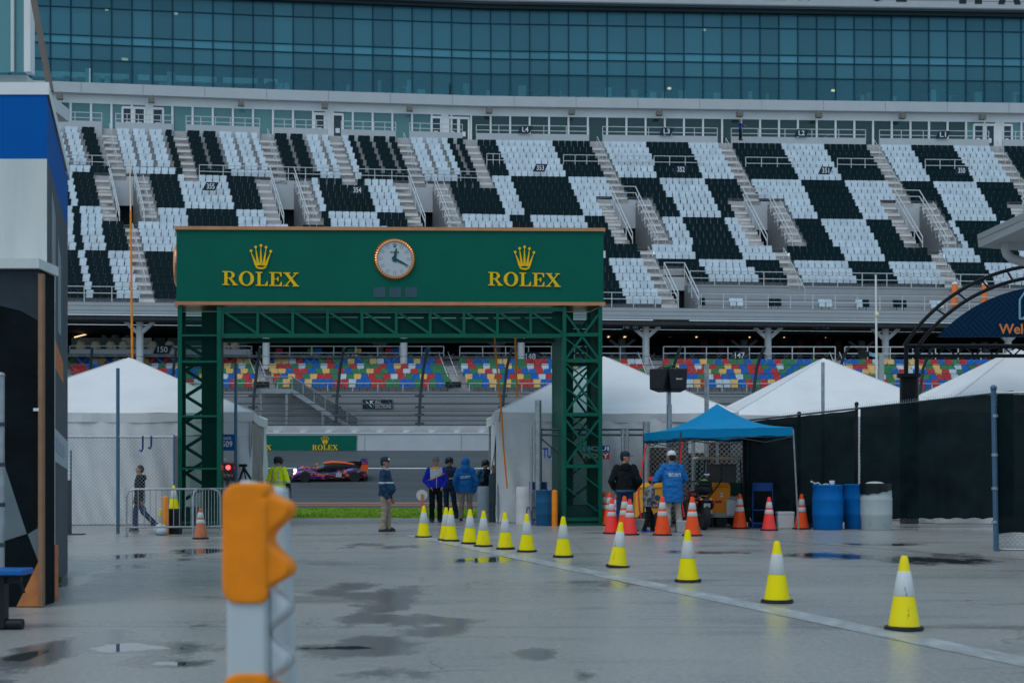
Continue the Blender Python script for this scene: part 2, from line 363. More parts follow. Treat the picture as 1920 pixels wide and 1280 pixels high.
def ground_material():
    m = bpy.data.materials.new('wet_concrete'); m.use_nodes = True; n, l = m.node_tree.nodes, m.node_tree.links; b = n['Principled BSDF']
    tc = n.new('ShaderNodeTexCoord'); P = tc.outputs['Object']
    def noi(scale, det=6, st=None, rough=.55):
        t = n.new('ShaderNodeTexNoise'); t.inputs['Scale'].default_value = scale; t.inputs['Detail'].default_value = det; t.inputs['Roughness'].default_value = rough
        if st:
            mp = n.new('ShaderNodeMapping'); mp.inputs['Scale'].default_value = st; l.new(P, mp.inputs[0]); l.new(mp.outputs[0], t.inputs['Vector'])
        else: l.new(P, t.inputs['Vector'])
        return t.outputs['Fac']
    def math(op, a, c, clamp=False):
        t = n.new('ShaderNodeMath'); t.operation = op; t.use_clamp = clamp
        for i, x in enumerate((a, c)):
            if isinstance(x, (int, float)): t.inputs[i].default_value = x
            else: l.new(x, t.inputs[i])
        return t.outputs[0]
    def rng(x, a, c, d, e):
        t = n.new('ShaderNodeMapRange'); t.interpolation_type = 'SMOOTHSTEP'
        for i, v in enumerate((a, c, d, e)): t.inputs[i + 1].default_value = v
        l.new(x, t.inputs[0]); return t.outputs[0]
    def mix(f, a, c):
        t = n.new('ShaderNodeMix'); t.data_type = 'RGBA'
        if isinstance(f, (int, float)): t.inputs['Factor'].default_value = f
        else: l.new(f, t.inputs['Factor'])
        for k, x in (('A', a), ('B', c)):
            if isinstance(x, tuple): t.inputs[k].default_value = (*x, 1)
            else: l.new(x, t.inputs[k])
        return t.outputs['Result']
    sx = n.new('ShaderNodeSeparateXYZ'); l.new(P, sx.inputs[0])
    accs = []
    for lst in (PUD, DAMP):
     acc = None
     for (x0, x1, y0, y1, k) in lst:                          # the standing puddles: where the slab is low
        d0, d1 = GD(y1), GD(y0); dm = (d0 + d1) / 2; cx = (XX(x0, dm) + XX(x1, dm)) / 2; rx = (XX(x1, dm) - XX(x0, dm)) / 2; ry = (d1 - d0) / 2
        a = math('DIVIDE', math('SUBTRACT', sx.outputs['X'], cx), rx); c = math('DIVIDE', math('SUBTRACT', sx.outputs['Y'], dm), ry)
        e = math('SUBTRACT', k, math('SQRT', math('ADD', math('MULTIPLY', a, a), math('MULTIPLY', c, c)), 0)); e = math('MAXIMUM', e, -1.0)
        acc = e if acc is None else math('MAXIMUM', acc, e)
     accs.append(acc)
    acc = accs[0]
    edge = noi(1.6, 7, (1, .55, 1), .65)
    edge2 = noi(1.5, 9, (.8, .45, 1), .60)
    low = noi(.42, 5, (.55, 1, 1))
    pud = math('ADD', acc, math('MULTIPLY', math('SUBTRACT', edge, .5), 2.6))
    pool = rng(pud, .12, .34, 0, 1)
    film = rng(noi(.9, 8, (.22, 1.1, 1), .62), .50, .68, 0, 1)          # long damp streaks
    dmp = math('ADD', accs[1], math('MULTIPLY', math('SUBTRACT', edge2, .5), 3.4))
    damp = math('MAXIMUM', math('MULTIPLY', film, .22), math('MAXIMUM', rng(pud, -.35, .25, 0, .9), rng(dmp, -.10, .42, 0, .95)))
    damp = math('MAXIMUM', damp, rng(low, .56, .72, 0, .6))
    fine = noi(62, 4); mid = noi(26, 5); big = noi(.25, 4)
    c = mix(rng(mid, .3, .7, 0, 1), (.31, .318, .315), (.385, .388, .382))
    c = mix(rng(big, .35, .65, 0, .6), c, (.385, .36, .335))
    c = mix(rng(fine, .45, .58, 0, .55), c, (.165, .172, .175))
    rust = rng(noi(.8, 6, (.4, 1.6, 1)), .66, .80, 0, .35); c = mix(rust, c, (.20, .135, .09))
    br = n.new('ShaderNodeTexBrick'); br.offset = 0; br.inputs['Scale'].default_value = 1; br.inputs['Brick Width'].default_value = 46; br.inputs['Row Height'].default_value = 4.7
    br.inputs['Mortar Size'].default_value = .018; br.inputs['Color1'].default_value = br.inputs['Color2'].default_value = (0, 0, 0, 1); br.inputs['Mortar'].default_value = (1, 1, 1, 1); mpb = n.new('ShaderNodeMapping'); mpb.inputs['Location'].default_value = (14.3, .8, 0); mpb.inputs['Rotation'].default_value = (0, 0, .012); l.new(P, mpb.inputs[0]); l.new(mpb.outputs[0], br.inputs['Vector'])
    vo = n.new('ShaderNodeTexVoronoi'); vo.feature = 'DISTANCE_TO_EDGE'; vo.inputs['Scale'].default_value = .16
    wob = n.new('ShaderNodeVectorMath'); wob.operation = 'ADD'; nc = n.new('ShaderNodeTexNoise'); nc.inputs['Scale'].default_value = 1.2; nc.inputs['Detail'].default_value = 6; l.new(P, nc.inputs['Vector']); l.new(P, wob.inputs[0]); l.new(nc.outputs['Color'], wob.inputs[1]); l.new(wob.outputs[0], vo.inputs['Vector'])
    crack = math('MULTIPLY', rng(vo.outputs['Distance'], .0, .0035, 1, 0), rng(noi(.35), .45, .6, 0, 1))
    joint = math('MAXIMUM', math('MULTIPLY', br.outputs['Color'], .75), math('MULTIPLY', crack, .85))
    grit = noi(19, 3, None, .7); c = mix(rng(grit, .50, .60, 0, .42), c, (.19, .197, .20)); c = mix(rng(grit, .44, .36, 0, .40), c, (.46, .462, .455))
    tyre = math('MULTIPLY', rng(noi(.55, 3, (3.2, .10, 1)), .63, .70, 0, 1), rng(noi(.5, 4), .42, .62, 0, .34)); c = mix(tyre, c, (.12, .125, .13))
    spots = rng(noi(3.2, 4), .69, .73, 0, .5); c = mix(spots, c, (.13, .13, .13))
    c = mix(math('MULTIPLY', joint, .8), c, (.035, .037, .04))
    c = mix(math('MULTIPLY', damp, .66), c, (.085, .097, .106))
    c = mix(math('MULTIPLY', pool, .85), c, (.028, .034, .040))
    l.new(c, b.inputs['Base Color'])
    r0 = rng(big, .3, .7, .24, .36)
    rr = n.new('ShaderNodeMix'); l.new(damp, rr.inputs[0]); l.new(r0, rr.inputs[2]); rr.inputs[3].default_value = .05
    r2 = n.new('ShaderNodeMix'); l.new(pool, r2.inputs[0]); l.new(rr.outputs[0], r2.inputs[2]); r2.inputs[3].default_value = .015
    l.new(r2.outputs[0], b.inputs['Roughness'])
    b.inputs['Specular IOR Level'].default_value = .42
    bp = n.new('ShaderNodeBump'); bp.inputs['Distance'].default_value = .01; hgt = math('ADD', math('MULTIPLY', fine, .6), math('MULTIPLY', grit, .9)); l.new(hgt, bp.inputs['Height'])
    st = math('MULTIPLY', math('SUBTRACT', 1.0, math('MAXIMUM', pool, math('MULTIPLY', damp, .5))), .32); l.new(st, bp.inputs['Strength']); l.new(bp.outputs[0], b.inputs['Normal'])
    return m
TRK = [(-40, 0), (42, 0), (60, 0), (72, .12), (80, .28), (86, .70), (90.3, 1.48), (94, 2.66)]
def tz(D):
    for (a, za), (b, zb) in zip(TRK, TRK[1:]):
        if a <= D <= b: return za + (zb - za) * (D - a) / (b - a)
    return 4.0
g = MB(); prof = [(D, z) for D, z in TRK] + [(96.0, 3.95), (3000, 3.95)]
for (a, za), (b, zb) in zip(prof, prof[1:]):
    g.quad((-2500, a, za), (2500, a, za), (2500, b, zb), (-2500, b, zb))
o = g.build('ground', ground_material(), origin=(0, 0, 0), smooth=False); tag(o, kind='structure')
ASPH = mat('track_asphalt', (.062, .078, .088), .6, var=.25, scale=.5, stretch=(.12, 1, 1), bump=.2, bscale=30)
t = MB(); tp = [(53, 0)] + TRK[2:]
for (a, za), (b, zb) in zip(tp, tp[1:]): t.quad((-400, a, za + .006), (400, a, za + .006), (400, b, zb + .006), (-400, b, zb + .006))
tag(t.build('race_track', ASPH, origin=(0, 53, 0), smooth=False), kind='structure')
def strip(name, D, w, m):
    s = MB(); a, b = D - w / 2, D + w / 2; s.quad((-300, a, tz(a) + .012), (300, a, tz(a) + .012), (300, b, tz(b) + .012), (-300, b, tz(b) + .012))
    tag(s.build(name, m, origin=(0, a, 0), smooth=False), kind='structure')
ORL = mat('orange_line_paint', (.62, .20, .09), .6, var=.15)
strip('painted_line', 57.6, .9, ORL); strip('painted_line', 60.6, .9, ORL); strip('painted_line', 90.3, .22, mat('white_line_paint', (.55, .56, .56), .6, var=.1))
# the wide worn white line under the cones, and the thin rust-orange one on the right
WORN = mat('worn_white_paint', (.29, .305, .31), .32, col2=(.43, .46, .48), thr=(.38, .64), scale=2.2, stretch=(2.5, .8, 1), bump=.15, bscale=60)
def groundline(name, a, b, w, m):
    a, b = Vector(a), Vector(b); d = (b - a).normalized(); p = Vector((-d.y, d.x, 0)) * w / 2; up = Vector((0, 0, .004)); s = MB()
    s.quad(a + p + up, a - p + up, b - p + up, b + p + up); tag(s.build(name, m, origin=a, smooth=False), kind='structure')
p0, p1 = G(772, 1003), G(1700, 1195); dd = (p1 - p0).normalized()
groundline('painted_line', p0, p1 + dd * 9, .36, WORN)
groundline('painted_line', G(1360, 1006), G(1960, 1052), .07, mat('rust_line_paint', (.30, .16, .07), .5, col2=(.22, .20, .18), thr=(.45, .6), scale=1.5))
# grass verge: a turf sheet with blades
TURF = mat('turf', (.10, .21, .006), .8, col2=(.20, .33, .006), thr=(.3, .7), scale=1.2)
gr = MB(); gr.quad((-60, 42.6, .006), (60, 42.6, .006), (60, 53, .006), (-60, 53, .006))
rg = random.Random(3)
for i in range(26000):
    x, y = rg.uniform(-14, 8), 42.7 + 10.2 * rg.random() ** 1.2; h = rg.uniform(.03, .075); a = rg.uniform(0, 6.28); w = .012
    gr.add([(x - w * math.cos(a), y - w * math.sin(a), .006), (x + w * math.cos(a), y + w * math.sin(a), .006), (x + rg.uniform(-.03, .03), y + rg.uniform(-.03, .03), h)], [(0, 1, 2)])
tag(gr.build('grass', TURF, origin=(0, 42, 0), smooth=False), 'bright green grass verge beside the track', 'grass', kind='stuff')
# ================================================================ GRANDSTAND
def interp(x, xs, ys):
    if x <= xs[0]: return ys[0] + (ys[1] - ys[0]) * (x - xs[0]) / (xs[1] - xs[0])
    for i in range(len(xs) - 1):
        if x <= xs[i + 1]: break
    return ys[i] + (ys[i + 1] - ys[i]) * (x - xs[i]) / (xs[i + 1] - xs[i])
def DF(px): return 31.62 * F / (878 - interp(px, [100, 480, 900, 1440, 1900], [158, 172, 185, 192.5, 198]))      # facade line in plan
def DB(px): return 30643 / (878 - (565 + (px - 140) * .0106))                                                   # front edge of the upper deck
def xb_of(xt): return 277 + 1.0745 * (xt - 204)
NR, Z0, ZN = 24, 12.97, 27.98
DZ = (ZN - Z0) / 23
def PT(xt, v):
    xb = xb_of(xt); db, dt = DB(xb), DF(xt) - 3
    b = Vector((XX(xb, db), db, 0)); t = Vector((XX(xt, dt), dt, 0)); return b + (t - b) * v
def yaw_at(xt, v):
    d = PT(xt + 20, v) - PT(xt - 20, v); return math.atan2(d.y, d.x)
gs = thing('grandstand', (0, 108, 3.95), 'huge grandstand with checkered upper deck, glass suites and open concourse beyond the track', 'grandstand')
AIS = [204, 500, 755, 1117, 1358, 1636, 1867, 2100]; AIS2 = [336, 627, 880]
VR = {204: (10, 17), 500: (10, 17), 755: (10, 17)}
holes = [(a - 19, a + 26, *VR.get(a, (8, 15))) for a in AIS] + [(1130, 1166, 0, 4)]
XL, XR = -140, 2160; brk = sorted(set([XL, XR, 1166] + [h[0] for h in holes] + [h[1] for h in holes] + list(range(-100, 2150, 150))))
ter = MB()
def cut(xm, r):
    return any(h[0] < xm < h[1] and h[2] <= r < h[3] for h in holes) or (xm > 1166 and r < 3)
for r in range(NR):
    z = Z0 + r * DZ
    for xa, xc in zip(brk, brk[1:]):
        xm = (xa + xc) / 2
        if cut(xm, r): continue
        a, b, c, d = PT(xa, r / NR), PT(xc, r / NR), PT(xc, (r + 1) / NR), PT(xa, (r + 1) / NR)
        for q in (a, b, c, d): q.z = z
        ter.quad(a, b, c, d); up = Vector((0, 0, DZ))
        if r < NR - 1 and not cut(xm, r + 1): ter.quad(d, c, c + up, d + up, m=1)
        if r == 3 and xm > 1166: ter.quad(a - up * 3, b - up * 3, b, a, m=2)
        if r == 3 and xm > 1166:
            e, f_ = PT(xa, 0), PT(xc, 0); e.z = f_.z = Z0; ter.quad(e, f_, b - up * 3, a - up * 3)
ter.build('upper_terrace', [ALU, mat('riser', (.36, .36, .38), .5, var=.1), siding('deck_siding', (.44, .46, .49), .45)], gs, smooth=False)
# vomitories: side walls, floor, dark-backed doorway, head wall
for (xa, xc, r0, r1) in holes:
    if xa > 1950: continue
    m = MB(); zf = Z0 + r0 * DZ
    def q(x, r, z): p = PT(x, r / NR); p.z = z; return p
    m.quad(q(xa, r0, zf), q(xc, r0, zf), q(xc, r1, zf), q(xa, r1, zf), m=2)
    for x in (xa, xc):
        for r in range(r0, r1):
            z1 = Z0 + r * DZ; m.quad(q(x, r, zf), q(x, r + 1, zf), q(x, r + 1, z1), q(x, r, z1), m=1)
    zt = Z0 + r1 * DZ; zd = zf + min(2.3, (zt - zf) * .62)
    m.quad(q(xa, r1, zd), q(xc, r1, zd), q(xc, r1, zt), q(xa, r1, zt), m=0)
    m.quad(q(xa - 14, r1 + .9, zf - 1), q(xc + 14, r1 + .9, zf - 1), q(xc + 14, r1 + .9, zt + .2), q(xa - 14, r1 + .9, zt + .2), m=3)  # added dark backing, wider than the doorway, keeps sky from showing
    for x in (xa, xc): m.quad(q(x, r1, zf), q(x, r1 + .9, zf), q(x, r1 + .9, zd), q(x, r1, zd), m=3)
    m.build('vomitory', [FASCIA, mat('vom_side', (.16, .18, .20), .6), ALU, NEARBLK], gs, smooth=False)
    rl = MB()
    for x in (xa, xc):
        for h in (.55, 1.05): rl.bar(q(x, r0, zf + h), q(x, r1, zt + h), .06)
        for k in range(r0, r1 + 1, 2): rl.bar(q(x, k, Z0 + max(k, r0) * DZ - .4), q(x, k, Z0 + k * DZ + 1.05), .06)
    for h in (.55, 1.05): rl.bar(q(xa, r1, zt + h), q(xc, r1, zt + h), .06)
    rl.build('vomitory_railing', RAIL, gs, smooth=False)
STAIRM = [mat('stair_tread', (.60, .58, .58), .5, var=.06), mat('stair_riser', (.60, .58, .58), .6, var=.05), mat('stair_nosing', (.36, .36, .37), .7)]
# aisle stairs: one half step on every terrace step
def stair(xa, xc, r0, r1):
    m = MB()
    for r in range(r0, r1):
        if xa > 1150 and r < 3: continue
        for k in range(2):
            z = Z0 + r * DZ + .012 + k * DZ / 2; v0, v1 = (r + k * .5) / NR, (r + 1) / NR
            a, b, c, d = PT(xa, v0), PT(xc, v0), PT(xc, v1), PT(xa, v1)
            h = Vector((0, 0, z)); m.quad(a + h, b + h, c + h, d + h, m=0)
            lo = Vector((0, 0, z - DZ / 2)); md = Vector((0, 0, z - DZ * .13)); m.quad(a + lo, b + lo, b + md, a + md, m=1); m.quad(a + md, b + md, b + h, a + h, m=2)
    m.build('aisle_stair', STAIRM, gs, smooth=False)
for a in AIS:
    if a > 1950: continue
    v0, v1 = VR.get(a, (8, 15))
    stair(a - 14, a + 14, 0, v0); stair(a - 14, a + 14, v1, NR); stair(a - 46, a - 20, v0, v1); stair(a + 27, a + 53, v0, v1)
    for (k0, k1, dx) in ((v1 + 1, NR, 0), (1, v0 - 1, 0), (v0, v1, 40)):
        if k1 - k0 < 2: continue
        k = k0; rl = MB()
        while k + 2 <= k1:
            p, q_ = PT(a + dx, k / NR), PT(a + dx, (k + 1.5) / NR); p.z = Z0 + k * DZ + .9; q_.z = Z0 + (k + 1.5) * DZ + .9
            rl.bar(p, q_, .035); rl.bar(p - Vector((0, 0, .9)), p, .035); rl.bar(q_ - Vector((0, 0, .9)), q_, .035); k += 2
        rl.build('aisle_handrail', RAIL, gs, smooth=False)
for a in AIS2: stair(a - 14, a + 14, 16, NR)
# mid-deck railings with the section signs, front railing
SIGNF = mat('sign_navy', (.006, .02, .045), .5, var=.05)
def railing(name, pts, hs, post=True, w=.055, step=1, parent=gs):
    m = MB()
    for a, b in zip(pts, pts[1:]):
        for h in hs: m.bar(a + Vector((0, 0, h)), b + Vector((0, 0, h)), w)
    if post:
        for p in pts[::step]: m.bar(p, p + Vector((0, 0, max(hs))), w)
    return m.build(name, RAIL, parent, smooth=False)
def rowpts(xa, xc, r, n):
    out = []
    for i in range(n + 1):
        p = PT(xa + (xc - xa) * i / n, (r + .05) / NR); p.z = Z0 + int(r) * DZ; out.append(p)
    return out
for (xa, xc, r) in [(100, 186, 18), (352, 484, 17), (516, 610, 17), (643, 738, 17), (771, 864, 17), (895, 930, 20), (1037, 1102, 20), (1132, 1200, 20), (1205, 1292, 20), (1375, 1463, 20), (1545, 1622, 20), (1708, 1790, 20)]:
    railing('deck_railing', rowpts(xa, xc, r, 3), (.55, 1.05))
railing('deck_railing', rowpts(-100, 190, 0, 6), (.6, 1.05)); railing('deck_railing', rowpts(900, 1128, 0, 6), (.6, 1.05)); railing('deck_railing', rowpts(1170, 1950, 3, 18), (.5, 1.0)); railing('deck_railing', rowpts(1170, 1950, 0, 20), (.5, 1.05))
def section_sign(txt, p, w, h, yaw):
    s = thing('section_sign', p, 'dark slanted section sign reading %s' % txt, 'sign', 'slanted section number signs')
    m = MB(); k = h * .45
    m.prism([(-w / 2 - k / 2, 0, 0), (w / 2 - k / 2, 0, 0), (w / 2 + k / 2, 0, h), (-w / 2 + k / 2, 0, h)], (0, .05, 0))
    T = TR(p, yaw); n = MB().merge(m, T); n.build('board', SIGNF, s, smooth=False)
    MB().merge(text_mb(txt, min(w * .62, h * .42 * len(txt)), h * .66, .012, .012), T @ Matrix.Translation((0, -.016, h / 2))).build('lettering', TEXTW, s, smooth=False)
    return s
for txt, px, py, r in (('355', 395, 350, 17), ('354', 670, 357, 17), ('353', 1013, 315, 20), ('352', 1277, 318, 20), ('351', 1548, 320, 20), ('350', 1803, 320, 20)):
    D = 108.5 if r == 17 else 114.2; p = W(px, py + 7, D - .1); section_sign(txt, p, .95, .62, .12)
# ---- seats
def seat_mb(w=.246):
    m = MB()
    m.prism([(-w, .02, .44), (w, .02, .44), (w, .10, .80), (w * .90, .11, .87), (-w * .90, .11, .87), (-w, .10, .80)], (0, .05, -.01)); m.prism([(-w * .93, -.10, .30), (w * .93, -.10, .30), (w * .95, -.02, .60), (-w * .95, -.02, .60)], (0, .05, .0))
    m.box((0, -.02, .2), (.05, .06, .4), m=1); m.box((-w - .004, -.10, .56), (.03, .20, .05), m=1); m.box((-w - .004, -.04, .36), (.022, .05, .4), m=1); return m
SFR = mat('seat_frame', (.085, .11, .13), .5, var=.15)
SEATC = {}
for nm, c in (('white', (.50, .60, .69)), ('black', (.003, .0155, .0215)), ('red', (.48, .035, .04)), ('blue', (.006, .12, .46)), ('green', (.035, .20, .085)), ('yellow', (.72, .47, .16)), ('pale', (.50, .60, .68))):
    SEATC[nm] = mat('seat_' + nm, c, .55, var=.16, scale=1.1, spec=.06 if nm == 'black' else .2)
SM = seat_mb(); SME = {}
def seat_mesh(nm):
    if nm not in SME:
        o = SM.build('tmp', [SEATC[nm], SFR], origin=(0, 0, 0), smooth=False); SME[nm] = o.data; bpy.data.objects.remove(o)
    return SME[nm]
SEAT_MATS = ['white', 'black', 'red', 'blue', 'green', 'yellow', 'pale']
def put_seats(lst, n_ind, labels, group, stuff_label, stuff_name):
    rest = MB()
    for i, (p, yw, nm) in enumerate(lst):
        if i < n_ind:
            o = bpy.data.objects.new('stadium_seat', seat_mesh(nm)); COL.objects.link(o); o.location = p; o.rotation_euler = (0, 0, yw)
            tag(o, labels[nm], 'seat', group[nm]); ORG[o.name] = p
        else:
            n = len(rest.v); T = TR(p, yw); rest.v += [T @ v for v in SM.v]; k = SEAT_MATS.index(nm)
            rest.f += [tuple(a + n for a in f) for f in SM.f]; rest.m += [k if mm == 0 else 7 for mm in SM.m]
    tag(rest.build(stuff_name, [SEATC[k] for k in SEAT_MATS] + [SFR], origin=(0, 100, 8), smooth=False), stuff_label, 'seats', kind='stuff')
P3R = [893, 928, 1037, 1118, 1205, 1290, 1358, 1465, 1545, 1636, 1708, 1785, 1867, 1940, 2020, 2100]      # colour changes along the right half
P2L = [100, 112, 152, 204, 305, 395, 486, 565, 660, 755, 830, 893]
def colour(xt, r):
    if xt >= 880 or r < 17 and xt > 830:
        k = sum(1 for b in P3R if xt >= b); c = k % 2 == 0; band = 3 - min(3, r // 6)
        return 'white' if (c ^ (band % 2 == 1)) else 'black'
    if r >= 17:
        for a, b, k in ((100, 147, 'white'), (147, 195, 'black'), (210, 308, 'white'), (308, 330, 'black'), (340, 410, 'black'), (410, 495, 'white'), (505, 570, 'black'), (570, 620, 'white'), (630, 656, 'white'), (656, 750, 'black'), (760, 835, 'white'), (835, 880, 'black')):
            if a <= xt <= b: return k
        return 'white'
    k = sum(1 for b in P2L if xt >= b); band = 0 if r >= 12 else (1 if r >= 6 else 2)
    return 'black' if (k + band) % 2 == 0 else 'white'
up_seats = []
for r in range(NR):
    ex = []
    for a in AIS:
        v0, v1 = VR.get(a, (8, 15)); ex.append((a - 48, a + 55) if v0 <= r < v1 + (1 if r == v1 else 0) and r < v1 else (a - 13, a + 13))
    if r >= 16: ex += [(a - 13, a + 13) for a in AIS2]
    if r < 5: ex.append((1118, 1168))
    ex.sort(); x = XL + 10; iv = []
    for a, b in ex:
        if a - x > 12: iv.append((x, a))
        x = max(x, b)
    for xa, xc in iv:
        if r < 3 and (xa + xc) / 2 > 1150: continue
        v = (r + .55) / NR; L = (PT(xc, v) - PT(xa, v)).length; wide = r >= 18 and xc < 885
        n = int(L / (.53 if wide else .505)); yw = .3 * yaw_at((xa + xc) / 2, v)
        n3 = int(L / 1.28); slots = [(k + .5) / n for k in range(n)]
        if wide: slots = [(k * 1.28 + e) / L for k in range(n3 + 1) for e in (.26, .75) if k * 1.28 + e + .2 < L]
        for sl in slots:
            xt = xa + (xc - xa) * sl; p = PT(xt, v); p.z = Z0 + r * DZ + (.06 if wide else 0)
            up_seats.append((p, yw, colour(xt, r)))
pp = [(1316, 'black'), (1374, 'white'), (1387, 'white'), (1446, 'black'), (1459, 'black'), (1541, 'white'), (1554, 'white'), (1611, 'white'), (1624, 'black'), (1681, 'black'), (1694, 'black'), (1750, 'white'), (1763, 'white')]
ada = []
for px, nm in pp:
    D = DB(px) + 1.0; ada.append((Vector((XX(px, D), D, Z0)), .05, nm))
def scr(p): return (CX + p.x / p.y * F, HY - (p.z - CH) / p.y * F)
def vis(p):
    x, y = scr(p); return (128 < x < 322 or 1142 < x < 1920 or 128 < x < 1920 and y < 425) and not (x > 1720 and y > 510)
front = [s for s in up_seats if vis(s[0])]; hid = [s for s in up_seats if not vis(s[0])]
put_seats(ada + front + hid, 0, {'white': 'white folding seat in the lowest rows of the checkered upper deck', 'black': 'black folding seat in the lowest rows of the checkered upper deck'},
          {'white': 'white seats low on the upper deck', 'black': 'black seats low on the upper deck'}, 'checkered black and white seats filling the upper deck', 'checkered_seating')
# ---- upper edge: parapet, walkway railing, suite level, white band, curtain wall, roof band
def fac(name, m, z0, z1, off, thick, xs, mats=None, parent=gs):
    b = MB()
    for xa, xc in zip(xs, xs[1:]):
        a = Vector((XX(xa, DF(xa) + off), DF(xa) + off, 0)); c = Vector((XX(xc, DF(xc) + off), DF(xc) + off, 0)); n = Vector((0, thick, 0))
        p = [a, c, c + n, a + n]; lo = [v + Vector((0, 0, z0)) for v in p]; hi = [v + Vector((0, 0, z1)) for v in p]
        b.add(lo + hi, [(3, 2, 1, 0), (4, 5, 6, 7), (0, 1, 5, 4), (2, 3, 7, 6)] + ([(3, 0, 4, 7)] if xa == xs[0] else []) + ([(1, 2, 6, 5)] if xc == xs[-1] else []))
    return b.build(name, m, parent, smooth=False)
XSF = list(range(-200, 2201, 100))
fac('walkway', ALU, 28.0, 28.98, -2.5, 2.6, XSF)
def FP(px, off, z): D = DF(px) + off; return Vector((XX(px, D), D, z))
xp = [-60] + [v for a in sorted(AIS[:7] + AIS2) for v in (a - 13, a + 13)] + [2000]
for xa, xc in zip(xp[::2], xp[1::2]):
    fac('parapet', FASCIA, 28.0, 29.5, -2.72, .2, [xa, (xa + xc) / 2, xc])
    railing('walkway_railing', [FP(xa + (xc - xa) * i / 5, -2.4, 28.98) for i in range(6)], (.85, 1.28))
for px, txt in ((985, 'L4'), (1250, 'L3'), (1503, 'L2'), (1768, 'L1')):
    section_sign(txt, FP(px, -2.85, 29.52), 1.0, .62, .06)
fac('suite_wall', WHITE, 31.55, 32.3, -.3, .3, XSF)
fac('white_band', FASCIA, 32.24, 33.1, -.9, 1.2, XSF)
dj = MB()
for px in range(-80, 2000, 116): dj.bar(FP(px, -.903, 32.26), FP(px, -.903, 33.08), .03)
dj.build('panel_joint', mat('joint', (.25, .27, .29), .6), gs, smooth=False)
TEALW = glassy('suite_glass', (.12, .30, .31), .75); DKW = glassy('open_suite_glass', (.05, .13, .13), .45)
SUITE_IN = mat('suite_interior', (.12, .22, .24), .8, col2=(.03, .08, .11), thr=(.35, .65), scale=.35)
fac('suite_back_wall', SUITE_IN, 28.9, 33.0, 4.5, .2, XSF)
xs = [-60]
while xs[-1] < 2040: xs.append(xs[-1] + 38.6 - 4.2 * xs[-1] / 1920)
doors = [(232, 248), (254, 270), (288, 304), (592, 607), (626, 641), (811, 825), (843, 857), (863, 877), (1828, 1842), (1850, 1863), (1882, 1895)]
DOORG = glassy('door_glass', (.03, .06, .08), .6)
for xa, xc in zip(xs, xs[1:]):
    left = xa < 872 or xa > 1800; segs = [(xa + 1.5, xc - 1.5)]
    for d0, d1 in doors:
        ns = []
        for s0, s1 in segs:
            if d1 < s0 - 2 or d0 > s1 + 2: ns.append((s0, s1))
            else:
                if d0 - 4 - s0 > 5: ns.append((s0, d0 - 4))
                if s1 - d1 - 4 > 5: ns.append((d1 + 4, s1))
        segs = ns
    for s0, s1 in segs:
        m = MB(); m.quad(FP(s0, -.2, 29.0), FP(s1, -.2, 29.0), FP(s1, -.2, 31.6), FP(s0, -.2, 31.6))
        m.build('suite_window', TEALW if left else DKW, gs, smooth=False)
for x in xs: MB().bar(FP(x, -.28, 28.98), FP(x, -.28, 31.6), .16, .2).build('suite_mullion', WHITE, gs, smooth=False)
for d0, d1 in doors:
    m = MB()
    for x in (d0 - 2, d1 + 2): m.bar(FP(x, -.3, 28.98), FP(x, -.3, 31.3), .16)
    m.bar(FP(d0 - 3, -.3, 31.3), FP(d1 + 3, -.3, 31.3), .2)
    fr = m.build('door', WHITE, gs, smooth=False)
    MB().quad(FP(d0, -.27, 29.0), FP(d1, -.27, 29.0), FP(d1, -.27, 31.2), FP(d0, -.27, 31.2)).build('pane', DOORG, fr, smooth=False)
    MB().quad(FP(d0 + 3, -.30, 29.75), FP(d1 - 4, -.30, 29.75), FP(d1 - 4, -.30, 30.15), FP(d0 + 3, -.30, 30.15)).build('notice', TEXTW, fr, smooth=False)
for (a, b) in ((272, 286), (609, 624), (827, 841), (1866, 1880)):
    fac('wall_panel', WHITE, 28.98, 31.56, -.32, .15, [a, b])
for px in (112, 284, 452, 609, 768, 917, 1072, 1236, 1387, 1535, 1692, 1842):
    p = FP(px, -1.2, 31.75); m = MB(); m.box((p.x, p.y, p.z), (.5, .45, .42), rz=.2); m.bar(p + Vector((0, 0, .2)), p + Vector((0, .3, .5)), .08)
    m.build('loudspeaker', mat('dusty_grey', (.17, .17, .16), .6), gs, smooth=False)
# curtain wall
CW = glassy('curtain_glass', (.080, .255, .335), .62, gl=(.42, .68, .80), rough=.03, through=(.30, .62, .74))
CWL = glassy('curtain_low_glass', (.085, .31, .41), .36, gl=(.42, .68, .80), rough=.03, through=(.55, .86, .93))
CWB = glassy('curtain_band', (.085, .28, .37), .85, gl=(.42, .68, .80), rough=.04, through=(.30, .62, .74))
MUL = mat('mullion', (.003, .055, .09), .5, var=.1, spec=.15)
rows = [33.1, 35.2, 36.5, 37.2, 39.5, 40.68]
for xa, xc in zip(xs, xs[1:]):
    m = MB()
    for i, (za, zb) in enumerate(zip(rows, rows[1:])): m.quad(FP(xa, 0, za), FP(xc, 0, za), FP(xc, 0, zb), FP(xa, 0, zb), m=1 if i == 2 else (2 if i == 0 else 0))
    bay = m.build('glass_bay', [CW, CWB, CWL], gs, smooth=False)
    k = MB(); k.bar(FP(xa, -.04, 33.1), FP(xa, -.04, 40.68), .085, .12)
    for z in rows[1:-1]: k.bar(FP(xa + .6, -.03, z), FP(xc - .6, -.03, z), .08, .08)
    k.build('mullion', MUL, bay, smooth=False)
fac('suite_back_wall', SUITE_IN, 33.1, 47, 6.5, .2, XSF); fac('suite_ceiling', SUITE_IN, 40.9, 41.1, .4, 6, XSF); fac('suite_floor', mat('suite_carpet', (.10, .16, .17), .8), 36.75, 36.95, .35, 6, XSF)
rr_ = random.Random(11); it = MB()
